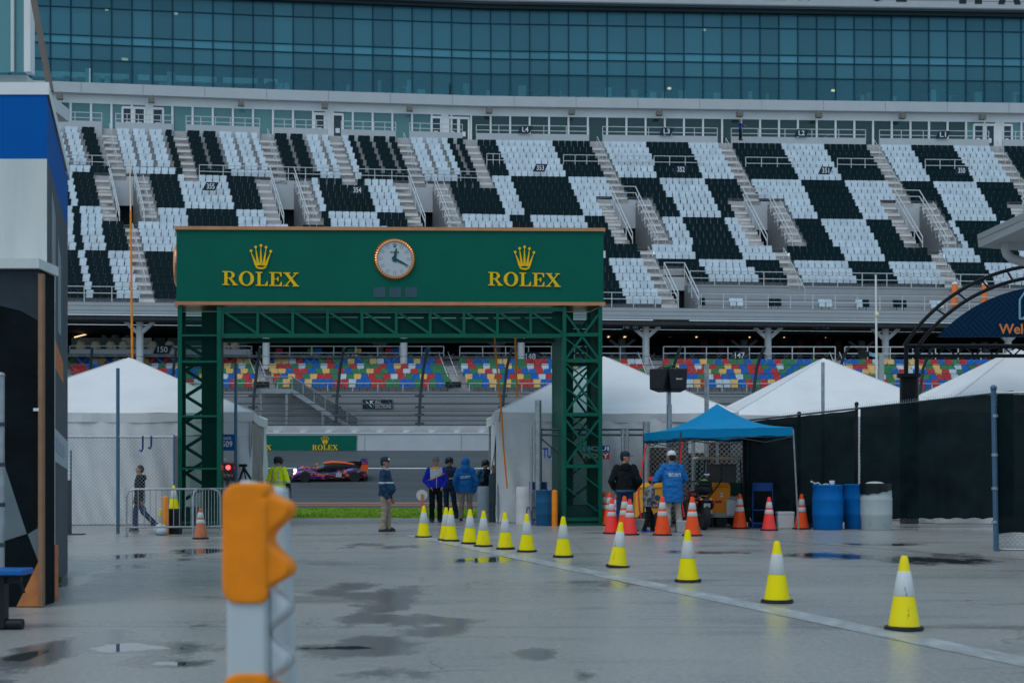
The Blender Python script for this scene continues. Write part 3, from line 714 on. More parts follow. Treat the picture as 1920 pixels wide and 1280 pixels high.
for px in range(90, 1920, 7):
    D = rr_.uniform(.25, 1.8)
    if rr_.random() < .55:
        p = FP(px, D, 33.1); h = rr_.uniform(.7, 1.5); it.box((p.x, p.y, p.z + h / 2), (rr_.uniform(.3, .7), .5, h), m=0 if rr_.random() < .7 else 1)
    if rr_.random() < .12:
        p = FP(px, 4, 36.95); it.box((p.x, p.y, p.z + .9), (rr_.uniform(1, 2.5), .3, rr_.uniform(.8, 1.8)), m=1)
it.build('suite_furniture', [mat('furn_dark', (.006, .02, .03), .7), mat('furn_pale', (.5, .6, .6), .7)], gs, smooth=False)
for (a, b, z) in ((60, 320, 34.35), (320, 520, 34.4), (600, 960, 33.55), (1020, 1250, 33.6)):
    fac('counter', mat('counter_top', (.85, .9, .9), .6), z - .5, z - .05, .5, .3, [a + (b - a) * i / 4 for i in range(5)])
for px, off, z in ((234, 2.5, 36.1), (1255, 3, 35.0), (1562, 3, 35.0), (1664, 3, 35.0), (200, 3, 40.4), (330, 3, 40.3), (1320, 3, 40.2)):
    p = FP(px, off, z); MB().box((p.x, p.y, p.z), (.5 if px == 234 else .28, .2, .16), rz=.3).build('ceiling_lamp', LAMPW, gs, smooth=False)
for px, a in ((1005, 0), (1120, 0), (1540, 1), (1480, 0), (1690, 0)):
    MB().bar(FP(px, 1.5, 30.35), FP(px + 18, 3.2, 31.2), .07).build('ceiling_lamp', LAMPW if a else mat('dim_tube', (.4, .45, .4), .5), gs, smooth=False)
fac('roof_gasket', mat('gasket', (.008, .022, .028), .5), 40.68, 40.98, -.5, .8, XSF); fac('roof_gasket', mat('gasket_rail', (.05, .085, .10), .4), 40.98, 41.14, -.8, 1.0, XSF)
fac('roof_band', siding('roof_siding', (.47, .50, .54), .62, .12), 41.14, 47, -1.0, 1.4, XSF)
for px, ch in ((1452, 'E'), (1508, 'W'), (1645, 'O'), (1702, 'F'), (1820, 'H'), (1893, 'A')):
    p = FP(px, -1.04, 42.92 if px > 1750 else 43.0); MB().merge(text_mb(ch, 2.0, 2.7, .12, .06), TR(p, .05)).build('lettering', mat('sign_black', (.01, .02, .025), .5), gs, smooth=False)
# ---- deck front, concourse, columns
def dk(name, m, z0, z1, off, thick, xs_):
    b = MB()
    for xa, xc in zip(xs_, xs_[1:]):
        a = Vector((XX(xa, DB(xa) + off), DB(xa) + off, 0)); c = Vector((XX(xc, DB(xc) + off), DB(xc) + off, 0)); n = Vector((0, thick, 0))
        p = [a, c, c + n, a + n]; lo = [v + Vector((0, 0, z0)) for v in p]; hi = [v + Vector((0, 0, z1)) for v in p]
        b.add(lo + hi, [(3, 2, 1, 0), (4, 5, 6, 7), (0, 1, 5, 4), (2, 3, 7, 6)])
    return b.build(name, m, gs, smooth=False)
XSD = list(range(-200, 2301, 125))
dk('deck_fascia', siding('fascia_boards', (.47, .50, .54), .31, .2), 12.1, 12.9, -.4, .4, XSD)
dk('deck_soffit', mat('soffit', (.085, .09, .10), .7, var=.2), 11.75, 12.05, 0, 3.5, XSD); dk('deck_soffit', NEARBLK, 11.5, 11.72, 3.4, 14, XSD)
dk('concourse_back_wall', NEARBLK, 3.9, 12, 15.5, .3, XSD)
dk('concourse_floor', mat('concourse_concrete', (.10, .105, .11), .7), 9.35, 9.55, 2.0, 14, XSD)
for px in (262, 499, 757, 977, 1211, 1440, 1660, 1890):
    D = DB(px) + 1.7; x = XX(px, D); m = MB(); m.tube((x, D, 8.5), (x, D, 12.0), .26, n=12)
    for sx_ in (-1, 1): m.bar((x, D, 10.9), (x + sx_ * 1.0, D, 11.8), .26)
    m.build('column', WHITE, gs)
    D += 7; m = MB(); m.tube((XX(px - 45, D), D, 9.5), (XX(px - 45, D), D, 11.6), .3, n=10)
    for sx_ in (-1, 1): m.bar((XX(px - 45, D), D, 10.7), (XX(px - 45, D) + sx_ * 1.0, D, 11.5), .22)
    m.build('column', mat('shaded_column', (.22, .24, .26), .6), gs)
for px, w, n_ in ((140, 24, 1), (250, 14, 0), (1170, 14, 1), (1255, 20, 0), (1305, 12, 1), (1405, 12, 1), (1470, 12, 1), (1548, 10, 1), (1680, 12, 1), (1580, 10, 0), (1140, 8, 1)):
    D = DB(px) + 6; p = W(px, 632, D); MB().bar(p, W(px + w, 626, D + 3), .08).build('concourse_lamp', LAMPW if n_ else mat('dim_lamp', (.5, .52, .5), .5), gs, smooth=False)
for px in (1352, 1500, 1535, 1570, 1320):
    D = DB(px) + 9; p = W(px, 640, D); MB().box((p.x, p.y, 10.6), (.5, .4, 2.0)).build('concourse_pillar', mat('maroon', (.10, .02, .02), .7), gs, smooth=False)
for px, a, b_ in ((1183, '148', '147'), (1540, '147', '146')):
    p = W(px, 613, DB(px) + 1.2); m = MB(); m.box(p, (1.3, .1, .42)); sg = m.build('hanging_sign', mat('hang_sign', (.02, .035, .05), .5), gs, smooth=False)
    for t_, dx in ((a, -.35), (b_, .35)): MB().merge(text_mb(t_, .42, .24, .01, .01), TR(p + Vector((dx, -.065, 0)))).build('lettering', TEXTW, sg, smooth=False)
# ---- lower bowl: five rows of coloured seats
def DL(px): return 97.2 + px / 1920 * 1.0
low = MB(); ZL, DZL = 6.78, .42
def LP(px, off, z): D = DL(px) + off; return Vector((XX(px, D), D, z))
XSL = list(range(-150, 2151, 115)); SIDE = siding('stand_siding', (.36, .38, .41), .40, .25)
for xa, xc in zip(XSL, XSL[1:]):
    for k in range(6):
        z = ZL + k * DZL; low.quad(LP(xa, .9 * k, z), LP(xc, .9 * k, z), LP(xc, .9 * k + .9, z), LP(xa, .9 * k + .9, z)); low.quad(LP(xa, .9 * k + .9, z), LP(xc, .9 * k + .9, z), LP(xc, .9 * k + .9, z + DZL), LP(xa, .9 * k + .9, z + DZL), m=1)
    low.quad(LP(xa, 0, 3.9), LP(xc, 0, 3.9), LP(xc, 0, ZL), LP(xa, 0, ZL), m=2)
low.build('lower_terrace', [ALU, mat('riser_low', (.38, .38, .40), .5, var=.1), SIDE], gs, smooth=False)
SECL = [(137, 478), (508, 838), (868, 1212), (1250, 1572), (1590, 1930)]
rs = random.Random(5); lo_seats = []; pal = ['red', 'blue', 'blue', 'green', 'green', 'red', 'yellow', 'pale', 'blue', 'red', 'green', 'yellow']
for k in range(5):
    for si, (xa, xc) in enumerate(SECL):
        n = int((xc - xa) / 13.55); sh = (2 - k) * 4
        for i in range(n):
            px = xa + (i + .5) * (xc - xa) / n + sh; p = LP(px, .9 * k + .45, ZL + k * DZL); lo_seats.append((p, .012, rs.choice(pal), si, k))
order = {1: 0, 3: 1, 2: 2, 4: 3, 0: 4}
lo_seats.sort(key=lambda s: (order[s[3]], s[4]))
put_seats([s[:3] for s in lo_seats], 290, {c: '%s folding seat in the multicoloured rows behind the catch fence' % ('pale grey' if c == 'pale' else c) for c in SEAT_MATS},
          {c: '%s seats in the lower multicoloured rows' % ('pale grey' if c == 'pale' else c) for c in SEAT_MATS}, 'multicoloured seats at the far ends of the lower rows', 'coloured_seating')
for (xa, xc) in SECL:
    railing('row_railing', [LP(xa + 12 + (xc - xa) * i / 7, .05, ZL) for i in range(8)], (.55,))
    railing('concourse_railing', [LP(xa - 6 + (xc - xa) * i / 8, 5.2, 9.2) for i in range(9)], (.12, .62, 1.1), w=.07)
    rl = MB()
    for dx in (2, 20): rl.bar(LP(xc + dx, 0.2, ZL + 1), LP(xc + dx - 18, 5, ZL + 5 * DZL + 1), .05)
    rl.build('aisle_handrail', RAIL, gs, smooth=False)
    st = MB()
    for k in range(10): p = LP(xc + 16 - k * 2, .45 * k + .35, ZL + (k // 2) * DZL + .1); st.box((p.x, p.y, p.z + (k % 2) * .1), (.95, .4, .2), m=0)
    st.build('aisle_stair', mat('tread_low', (.46, .46, .47), .5), gs, smooth=False)
    p = LP(xc + 12, -.06, ZL - .02); MB().box((p.x, p.y, p.z + .45), (1.1, .06, .42)).build('aisle_gate', BLACK, gs, smooth=False)
for txt, px, py in (('150', 305, 663), ('149', 661, 678), ('148', 995, 676), ('147', 1387, 674)):
    section_sign(txt, LP(px, 4.9, ZZ(py, DL(px) + 4.9)), 1.15, .62, 0)
for px, c in ((523, 'red'), (583, 'green'), (597, 'blue'), (657, 'green'), (671, 'yellow'), (729, 'red'), (742, 'blue'), (801, 'blue')):
    o = bpy.data.objects.new('stadium_seat', seat_mesh(c)); COL.objects.link(o); o.location = LP(px, 6.6, 9.4)
    tag(o, '%s seat standing alone behind the concourse railing above section 149' % c, 'seat', '%s seats behind the concourse railing' % c)
# suite box at the left with cream chairs
m = MB()
for xa, xc in ((132, 470),): m.quad(LP(xa, 5.0, 8.9), LP(xc, 5.0, 8.9), LP(xc, 5.0, 10.05), LP(xa, 5.0, 10.05)); m.quad(LP(xa, 5.0, 10.05), LP(xc, 5.0, 10.05), LP(xc, 6.2, 10.05), LP(xa, 6.2, 10.05))
m.build('box_front', FASCIA, gs, smooth=False)
for xa, xc, mt_ in ((134, 226, mat('box_glass_frame', (.10, .16, .17), .4)), (228, 284, WHITE), (288, 310, mat('box_dark', (.05, .08, .09), .5)), (314, 440, mat('box_teal', (.08, .14, .15), .5))):
    m = MB(); m.quad(LP(xa, 8.5, 9.6), LP(xc, 8.5, 9.6), LP(xc, 8.5, 11.2), LP(xa, 8.5, 11.2)); m.build('box_partition', mt_, gs, smooth=False)
for i, px in enumerate((152, 180, 208, 232, 262, 286, 318, 420, 441)):
    p = LP(px, 6.8, 9.55); m = MB(); m.lathe([(.33, .55), (.36, .8), (.34, 1.0), (.25, 1.2), (.1, 1.27)], p, 14); m.tube(p, p + Vector((0, 0, .55)), .05)
    tag(m.build('tub_chair', CREAM), 'cream rounded tub chair at the counter of the left hospitality box', 'chair', 'cream tub chairs in the left box')
# external stair and the way-finding board
es = thing('metal_staircase', (XX(600, 96.4), 96.4, 3.95), 'grey steel outside staircase climbing to the lower rows from the track wall', 'staircase')
Da = 96.3; m = MB()
for e in (-.1, .9):
    m.bar(W(548, 733, Da + e), W(672, 812, Da + e), .1, .3); m.bar(W(548, 706, Da + e), W(672, 783, Da + e), .06); m.bar(W(488, 733, Da + e), W(548, 733, Da + e), .1, .3); m.bar(W(488, 706, Da + e), W(548, 706, Da + e), .06)
    for t_ in range(7): a = W(548 + 20.6 * t_, 733 + 13.2 * t_, Da + e); m.bar(a, a + Vector((0, 0, 1.0)), .06)
m.build('stair_frame', STEEL, es, smooth=False)
m = MB()
for i in range(16): a = W(550 + i * 7.8, 736 + i * 4.9, Da + .4); m.box(a, (.3, .9, .05))
for x in (490, 508, 520, 535): pass
a = W(518, 731, Da + .4); m.box(a, (2.2, 1.0, .06)); m.build('tread', ALU, es, smooth=False)
m = MB(); m.prism([W(549, 731, Da - .12), W(671, 809, Da - .12), W(671, 784, Da - .12), W(549, 707, Da - .12)], (0, .01, 0)); m.build('mesh_infill', mat('infill_mesh', (.12, .15, .16), .6, alpha=.6), es, smooth=False)
m = MB()
for px in (490, 538, 606): m.tube((XX(px, Da), Da, 3.95), W(px, 735 + max(0, (px - 548) * .64), Da), .12, n=8)
m.build('support_post', STEEL, es)
sg = thing('wayfinding_sign', LP(708, -.1, 5.6), 'black sign on the siding reading ALL SECTIONS with an arrow over steps', 'sign')
D = DL(708) - .1; m = MB(); m.box(W(708, 757.5, D), (56 / F * D, .06, 17 / F * D)); m.build('board', SIGNF, sg, smooth=False)
for tx, py, px, w in (('ALL', 753, 709, 12), ('SECTIONS', 761.5, 718.5, 30)): MB().merge(text_mb(tx, w / F * D, 7 / F * D, .01, .01), TR(W(px, py, D - .045))).build('lettering', mat('sign_pale', (.55, .50, .48), .5), sg, smooth=False)
m = MB(); y_ = D - .046
for i in range(5): m.bar(W(686 + i * 2.1, 753 + i * 2, y_), W(688.1 + i * 2.1, 753 + i * 2, y_), .05, .05); m.bar(W(688.1 + i * 2.1, 753 + i * 2, y_), W(688.1 + i * 2.1, 755 + i * 2, y_), .05, .05)
m.bar(W(701, 759, y_), W(695, 752, y_), .07, .05); m.bar(W(694.5, 751.5, y_), W(694.5, 756, y_), .06, .05); m.bar(W(694.5, 751.5, y_), W(700, 751.5, y_), .06, .05)
m.build('arrow_symbol', TEXTW, sg, smooth=False)
# ---- track wall, lamps, banner, catch fence
WCON = mat('wall_concrete', (.44, .47, .51), .6, var=.08, scale=.5)
tw = thing('track_wall', (0, 94, 2.66), 'long pale concrete retaining wall along the far side of the track', 'wall')
m = MB(); m.box((0, 94.15, 3.2), (300, .3, 1.18)); m.build('wall_face', WCON, tw, smooth=False)
m = MB(); m.box((0, 94.12, 3.82), (300, .36, .06)); m.build('wall_cap', WHITE, tw, smooth=False)
m = MB(); m.box((0, 95.0, 4.05), (300, .25, .55)); m.build('rear_kerb', mat('kerb_concrete', (.40, .42, .45), .6, var=.08), tw, smooth=False)
m = MB()
for px in range(-40, 1960, 181): m.box((XX(px, 93.99), 93.99, 3.2), (.02, .02, 1.1))
m.build('wall_joint', mat('joint_dark', (.2, .2, .21), .7), tw, smooth=False)
for i, px in enumerate((174, 268, 334, 424, 520, 569, 617, 665, 713, 762, 810, 857, 903, 960, 1290, 1420, 1600)):
    p = W(px, 811, 94.7); m = MB(); m.lathe([(.05, -.16), (.20, -.1), (.27, .04), (.28, .10), (.05, .12)], p, 14)
    tag(m.build('wall_lamp', mat('lamp_white', (.78, .80, .82), .3) if i == 0 else bpy.data.materials['lamp_white']), 'small white bowl lamp on top of the track wall', 'lamp', 'white lamps along the track wall')
D = 93.93; bn = thing('sponsor_banner', W(530, 844, D), 'dark green banner with gold crown and ROLEX lettering on the track wall', 'banner')
m = MB(); m.prism([W(400, 843.5, D), W(668, 843.5, D), W(669, 816, D), W(400, 816, D)], (0, .05, 0)); m.build('panel', GREEN, bn, smooth=False)
for px in (485, 609.5):
    MB().merge(serif_rolex(9.5 / F * D, .03), TR(W(px, 838.5, D - .03))).build('lettering', GOLD, bn, smooth=False); MB().merge(crown(15 / F * D, .03), TR(W(px, 832.5, D - .03))).build('crown_emblem', GOLD, bn, smooth=False)
cf = thing('catch_fence', (0, 95.4, 3.95), 'tall cable catch fence with inward bent posts on top of the track wall', 'fence')
for px in range(8, 2000, 156):
    D = 95.5; x = XX(px, D); m = MB()
    m.path([(x - .12, D, 3.9), (x, D, 6.3), (x + .22, D - .1, 8.2), (x + .42, D - .5, 9.0), (x + .62, D - 1.0, 9.55)], .10, 8)
    for z in (4.15, 4.5, 5.1, 5.6, 6.35): m.box((x - .04, D - .05, z), (.62, .12, .13))
    m.build('post', DKSTEEL, cf)
for py, b in ((738, .035), (757, .035), (770, .03), (779, .035), (788, .03), (796, .035), (720, .02), (700, .02), (684, .02), (668, .02)):
    z = ZZ(py, 95.4); m = MB(); m.tube((-75, 95.4, z), (75, 95.4, z), b, n=5); m.build('cable', DKSTEEL, cf)
m = MB(); chain(m, (-30, 95.45), (35, 95.45), 4.3, 9.2, .9, .008); m.build('wire_mesh', STEEL, cf)
# ================================================================ GATEWAY ARCH WITH THE CLOCK
YA = R(9); AP0 = Vector((-8.275, 35.2, 0)); AR = Vector((math.cos(YA), math.sin(YA), 0)); AD = Vector((-math.sin(YA), math.cos(YA), 0))
def A(s, d, z): return AP0 + AR * s + AD * d + Vector((0, 0, z * (1 + .003 * s)))
arch = thing('gateway_arch', A(5.37, .75, 0), 'dark green steel gateway with round clock and two gold ROLEX signs over the entrance road', 'gateway')
def abox(m, s0, s1, d0, d1, z0, z1, mi=0):
    m.add([A(s0, d0, z0), A(s1, d0, z0), A(s1, d1, z0), A(s0, d1, z0), A(s0, d0, z1), A(s1, d0, z1), A(s1, d1, z1), A(s0, d1, z1)], [(3, 2, 1, 0), (4, 5, 6, 7), (0, 1, 5, 4), (1, 2, 6, 5), (2, 3, 7, 6), (3, 0, 4, 7)], mi)
LEN, DEP = 10.75, 1.5
m = MB(); abox(m, -.03, LEN + .03, 0, DEP, 5.60, 7.38); m.build('sign_box', GREEN, arch, smooth=False)
for z in (5.52, 7.38):
    m = MB(); abox(m, -.07, LEN + .07, -.05, DEP + .05, z, z + .085); m.build('copper_trim', COPPER, arch, smooth=False)
MESHG = bpy.data.materials.new('green_mesh_screen'); MESHG.use_nodes = True
_n, _l = MESHG.node_tree.nodes, MESHG.node_tree.links; _b = _n['Principled BSDF']; _b.inputs['Base Color'].default_value = (.001, .045, .034, 1); _b.inputs['Specular IOR Level'].default_value = .1; _b.inputs['Roughness'].default_value = .6
_t = _n.new('ShaderNodeBsdfTransparent'); _t.inputs['Color'].default_value = (.75, .95, .88, 1); _x = _n.new('ShaderNodeMixShader'); _x.inputs[0].default_value = .34
_l.new(_t.outputs[0], _x.inputs[1]); _l.new(_b.outputs[0], _x.inputs[2]); _l.new(_x.outputs[0], _n['Material Output'].inputs[0])
for s0 in (0, LEN - 1.05):
    s1 = s0 + 1.05; m = MB()
    for s in (s0, s1 - .1):
        for d in (0, DEP - .1): abox(m, s, s + .1, d, d + .1, .06, 5.5)
    for d in (.015, DEP - .085):
        for z in (.12, 1.45, 2.75, 4.1, 4.75): abox(m, s0 + .1, s1 - .1, d, d + .06, z, z + (.09 if s0 or d > .5 else .05))
        for z in (1.45, 2.75, 4.1) if s0 else (): m.bar(A(s0 + .1, d + .03, z + .1), A(s1 - .1, d + .03, z + 1.2), .055); m.bar(A(s1 - .1, d + .03, z + .1), A(s0 + .1, d + .03, z + 1.2), .055)
    if s0 == 0:
        for k in range(6): z = .7 + k * .66; m.bar(A(s0 + .1, DEP - .05, z), A(s0 + .62, DEP - .05, z + .33), .085); m.bar(A(s0 + .62, DEP - .05, z + .33), A(s0 + .1, DEP - .05, z + .66), .085)
        m.bar(A(.62, DEP - .05, .1), A(.62, DEP - .05, 5.4), .05)
    else:
        for k in range(7): z = .35 + k * .62; m.bar(A(s0 + .1, DEP - .04, z), A(s1 - .1, DEP - .04, z + .62), .05); m.bar(A(s1 - .1, .04, z), A(s0 + .1, .04, z + .62), .035)
    m.build('tower_frame', GREENP, arch, smooth=False)
    for s in (s0 + .012, s1 - .032):
        m = MB(); abox(m, s, s + .02, .1, DEP - .1, .1, 5.5); m.build('side_panel', GREEND, arch, smooth=False)
    m = MB(); m.quad(A(s0 + .1, .11, .15), A(s1 - .1, .11, .15), A(s1 - .1, .11, 5.5), A(s0 + .1, .11, 5.5)); m.build('mesh_screen', MESHG, arch, smooth=False)
    bs = (.50, .95) if s0 == 0 else (.1, .56)
    m = MB(); abox(m, s0 + bs[0], s0 + bs[1], DEP - .12, DEP - .10, .1, 5.5); m.build('back_panel', GREEND, arch, smooth=False)
    m = MB(); abox(m, s0 - .03, s1 + .03, -.03, DEP + .03, 0, .06); m.build('base_frame', GREENP, arch, smooth=False)
    m = MB(); abox(m, s0 + .12, s1 - .12, .12, DEP - .12, .0, .5); m.build('ballast', DKSTEEL, arch, smooth=False)
m = MB()
for d in (.02, DEP - .1):
    abox(m, 1.05, LEN - 1.05, d, d + .08, 4.72, 4.82); abox(m, 1.05, LEN - 1.05, d, d + .08, 5.38, 5.48)
    for k in range(11):
        s = 1.05 + .865 * k; abox(m, s, s + .07, d, d + .07, 4.82, 5.38)
        if k < 10: m.bar(A(s + .07, d + .04, 5.36), A(s + .86, d + .04, 4.84), .06)
m.build('truss', GREENP, arch, smooth=False)
m = MB(); abox(m, 1.05, LEN - 1.05, .75, .78, 4.83, 5.27); m.build('truss_panel', GREEND, arch, smooth=False)
MESHT = MESHG.copy(); MESHT.node_tree.nodes['Mix Shader'].inputs[0].default_value = .72
m = MB(); m.quad(A(1.05, .12, 4.82), A(LEN - 1.05, .12, 4.82), A(LEN - 1.05, .12, 5.38), A(1.05, .12, 5.38)); m.build('mesh_screen', MESHT, arch, smooth=False)
def atr(s, d, z, sx=1):
    p = A(s, d, z); return Matrix.Translation(p) @ Matrix.Rotation(YA, 4, 'Z') @ Matrix.Diagonal((sx, 1, 1, 1))
for s in (2.03, 8.70):
    MB().merge(serif_rolex(.345, .03), atr(s, -.03, 6.17, 1.08)).build('lettering', GOLD, arch, smooth=False)
    MB().merge(crown(.60, .03), atr(s, -.03, 6.41, .92)).build('crown_emblem', GOLD, arch, smooth=False)
for k in range(3):
    m = MB(); s = 4.98 + .40 * k; abox(m, s - .155, s + .155, -.012, 0, 5.72, 5.97); m.build('digit_display', mat('display_grey', (.035, .085, .105), .4), arch, smooth=False)
    if k < 2:
        m = MB(); abox(m, s + .18, s + .215, -.010, 0, 5.78, 5.815); abox(m, s + .18, s + .215, -.010, 0, 5.88, 5.915); m.build('colon_lamps', bpy.data.materials['display_grey'], arch, smooth=False)
def clock(T, name='clock', parent=None):
    c = arch
    n = 96; m = MB(); ring = []
    for i in range(n):
        t = 2 * math.pi * i / n; fl = .008 if i % 2 else -.008
        ring.append([(r * math.cos(t), y, r * math.sin(t)) for r, y in ((.435, -.06), (.45, -.085), (.495, -.075 + fl), (.525, -.03 + fl), (.53, 0))])
    for i in range(n):
        a, b = ring[i], ring[(i + 1) % n]
        for k in range(4): m.add([T @ Vector(p) for p in (a[k], a[k + 1], b[k + 1], b[k])], [(0, 1, 2, 3)])
    rim = m.build('clock_rim', ROSE, c, smooth=False)
    m = MB(); m.prism([T @ Vector((.44 * math.cos(2 * math.pi * i / 48), -.05, .44 * math.sin(2 * math.pi * i / 48))) for i in range(48)], AD * .05); dial = m.build('clock_dial', mat('dial_silver', (.46, .52, .56), .4, var=.03), c, smooth=False)
    DM = mat('dial_mark', (.03, .07, .09), .4); m = MB()
    for i in range(12):
        if i == 0: continue
        t = R(30 * i); u = Vector((math.sin(t), 0, math.cos(t))); v = Vector((u.z, 0, -u.x))
        for w0, w1 in ((-.028, -.02), (.02, .028)):
            m.prism([T @ (u * .30 + v * w1 + Vector((0, -.052, 0))), T @ (u * .41 + v * w1 + Vector((0, -.052, 0))), T @ (u * .41 + v * w0 + Vector((0, -.052, 0))), T @ (u * .30 + v * w0 + Vector((0, -.052, 0)))], AD * .002)
    m.build('hour_mark', DM, c, smooth=False)
    HM = mat('hand_teal', (.004, .06, .075), .35)
    for ang, L, w in ((9, .27, .045), (116, .37, .04)):
        t = R(ang); u = Vector((math.sin(t), 0, math.cos(t))); v = Vector((u.z, 0, -u.x)); y = Vector((0, -.066 - w * .1, 0)); m = MB()
        m.prism([T @ (u * -.07 + v * w + y), T @ (u * L * .55 + v * w * .6 + y), T @ (u * L + v * .012 + y), T @ (u * L - v * .012 + y), T @ (u * L * .55 - v * w * .6 + y), T @ (u * -.07 - v * w + y)], AD * .006)
        m.build('clock_hand', HM, c, smooth=False)
    MB().merge(serif_rolex(.045, .003), T @ Matrix.Translation((0, -.055, .17))).build('lettering', DM, c, smooth=False); MB().merge(crown(.10, .003), T @ Matrix.Translation((0, -.055, .29))).build('crown_emblem', DM, c, smooth=False)
clock(atr(5.365, 0, 6.67))
m = MB(); n = 40
for i in range(n):                                                       # the clock on the left end seen edge-on
    t0, t1 = 2 * math.pi * i / n, 2 * math.pi * (i + 1) / n
    def rp(t, r, e): return A(-.03 - e, .75 + r * math.cos(t), 6.60 + r * math.sin(t))
    for (r0, e0), (r1, e1) in (((.53, 0), (.53, .06)), ((.53, .06), (.45, .10)), ((.45, .10), (.01, .08))): m.add([rp(t0, r0, e0), rp(t0, r1, e1), rp(t1, r1, e1), rp(t1, r0, e0)], [(0, 1, 2, 3)])
m.build('clock_rim', ROSE, arch, smooth=False)
# ================================================================ LEFT BUILDING WITH THE PAINTED WALLS
Df, Dm = 15.2, 15.75
lb = thing('painted_building', (-8, 18, 0), 'tall white building at the left with blue band and black chequered mural', 'building')
Pm = [Vector((XX(88, Dm), Dm, 0)), Vector((XX(127, 20.4), 20.4, 0)), Vector((-15, 20.4, 0)), Vector((-15, Dm, 0))]
def wallband(name, m_, z0, z1, e=0.0, faces=(0, 1, 2, 3), parent=lb):
    c = sum(Pm, Vector()) / 4; P = [p + (p - c).normalized() * e * 1.5 for p in Pm]; b = MB()
    for i in faces: p, q = P[i], P[(i + 1) % 4]; b.quad(p + Vector((0, 0, z0)), q + Vector((0, 0, z0)), q + Vector((0, 0, z1)), p + Vector((0, 0, z1)))
    return b.build(name, m_, parent, smooth=False)
zb0, zb1 = ZZ(298, Dm), ZZ(178, Dm)
wallband('upper_wall', WALLW, 3.0, zb0, faces=(3, 2)); wallband('blue_band', BLUEW, zb0, zb1, faces=(3, 2, 0)); wallband('coping', WHITE, zb1, ZZ(155, Dm) - .0, .02)
m = MB(); m.prism([p + Vector((0, 0, ZZ(155, Dm))) for p in Pm], (0, 0, -.02)); m.build('roof', GREYP, lb, smooth=False)
a, b = Pm[0], Pm[1]; sd = (b - a).normalized(); sn = Vector((sd.y, -sd.x, 0)); SL = (b - a).length
MURAL = mat('side_mural', (.045, .058, .075), .6, col2=(.085, .105, .125), thr=(.42, .60), scale=2.6, stretch=(4, 4, .18), bump=.2, bscale=20)
def S(t, z, e=0.0): return a + sd * (t * SL) + sn * e + Vector((0, 0, z))
m = MB(); m.quad(S(0, 0), S(1, 0), S(1, zb0), S(0, zb0)); m.build('side_wall', MURAL, lb, smooth=False)
m = MB(); m.quad(S(1, 0), Pm[2], Pm[2] + Vector((0, 0, zb0)), S(1, zb0)); m.build('rear_wall', WALLW, lb, smooth=False)
for nm, mt_, poly in (('white_mural_band', GREYWALL if 0 else mat('mural_pale', (.36, .41, .46), .6), [(0, 1.62), (1, 1.46), (1, 1.86), (0, 2.02)]), ('orange_mural', mat('mural_orange', (.50, .17, .06), .6), [(.22, 2.72), (.72, 2.62), (.72, 2.9), (.22, 3.08)]),
                     ('mural_lettering', mat('mural_grey_text', (.20, .24, .28), .6, col2=(.34, .38, .42), thr=(.45, .55), scale=9, stretch=(1, 1, .2)), [(.28, 1.70), (.78, 1.62), (.78, 1.78), (.28, 1.88)]),
                     ('pale_mural', mat('mural_light', (.24, .28, .31), .6), [(.18, 3.5), (.34, 3.5), (.34, 4.55), (.18, 4.72)]), ('pale_mural', bpy.data.materials['mural_light'], [(.46, 3.2), (.60, 3.2), (.60, 4.2), (.46, 4.4)]), ('dark_mural', BLKWALL, [(.40, .0), (.62, .0), (.62, 1.54), (.40, 1.56)])):
    if nm == 'dark_mural': continue
    e = .008 if nm == 'mural_lettering' else .004
    m = MB(); m.prism([S(t, z, e) for t, z in poly], sn * -.003); m.build(nm, mt_, lb, smooth=False)
m = MB(); m.bar(S(0, .0, .02) + Vector((0, 0, 0)), S(0, 3.7, .02), .10, .12); m.build('corner_strip', WHITE, lb, smooth=False)
m = MB(); m.box(S(.02, .32, .05), (.10, .12, .62)); m.build('corner_block', ORGW, lb, smooth=False)
# lower front block
x1 = XX(75, Df); m = MB(); m.add([(-15, Df, 0), (x1, Df, 0), (x1 - .02, Dm, 0), (-15, Dm, 0), (-15, Df, 3.64), (x1, Df, 3.64), (x1 - .02, Dm, 3.64), (-15, Dm, 3.64)], [(0, 1, 5, 4), (1, 2, 6, 5), (4, 5, 6, 7)]); m.build('front_wall', BLKWALL, lb, smooth=False)
m = MB(); zt, zl = ZZ(487, Df), ZZ(505, Df); m.box(((-15 + XX(79, Df)) / 2, (Df + Dm) / 2 - .05, (zt + zl) / 2), (XX(79, Df) + 15, Dm - Df + .1, zt - zl)); m.build('canopy_ledge', WALLW, lb, smooth=False)
m = MB(); m.box((XX(78.5, Df), Df - .01, zl / 2 - .02), (.045, .09, zl - .06)); m.build('corner_trim', TAN, lb, smooth=False)
def fpoly(nm, mt_, pts, e=.006): m = MB(); m.prism([(XX(x, Df - e), Df - e, ZZ(y, Df - e)) for x, y in pts], (0, e - .002, 0)); m.build(nm, mt_, lb, smooth=False)
fpoly('slate_mural', SLATE, [(-300, 560), (0, 573), (40, 583), (75, 603), (75, 507), (-300, 507)])
fpoly('grey_mural', GREYWALL, [(-40, 1030), (10, 1013), (50, 1000), (7, 868), (-40, 820)]); fpoly('grey_mural', GREYWALL, [(52, 1001), (72, 1052), (75, 1040), (75, 987)])
fpoly('orange_mural', mat('mural_orange_wedge', (.52, .19, .06), .6, col2=(.30, .13, .07), thr=(.5, .75), scale=5), [(31, 1136), (75, 1136), (75, 1046)])
m = MB(); m.bar((XX(63, Df - .04), Df - .05, ZZ(768, Df)), (XX(73, Df - .04), Df - .03, ZZ(768, Df)), .05, .03); m.build('door_handle', TEXTW, lb, smooth=False)
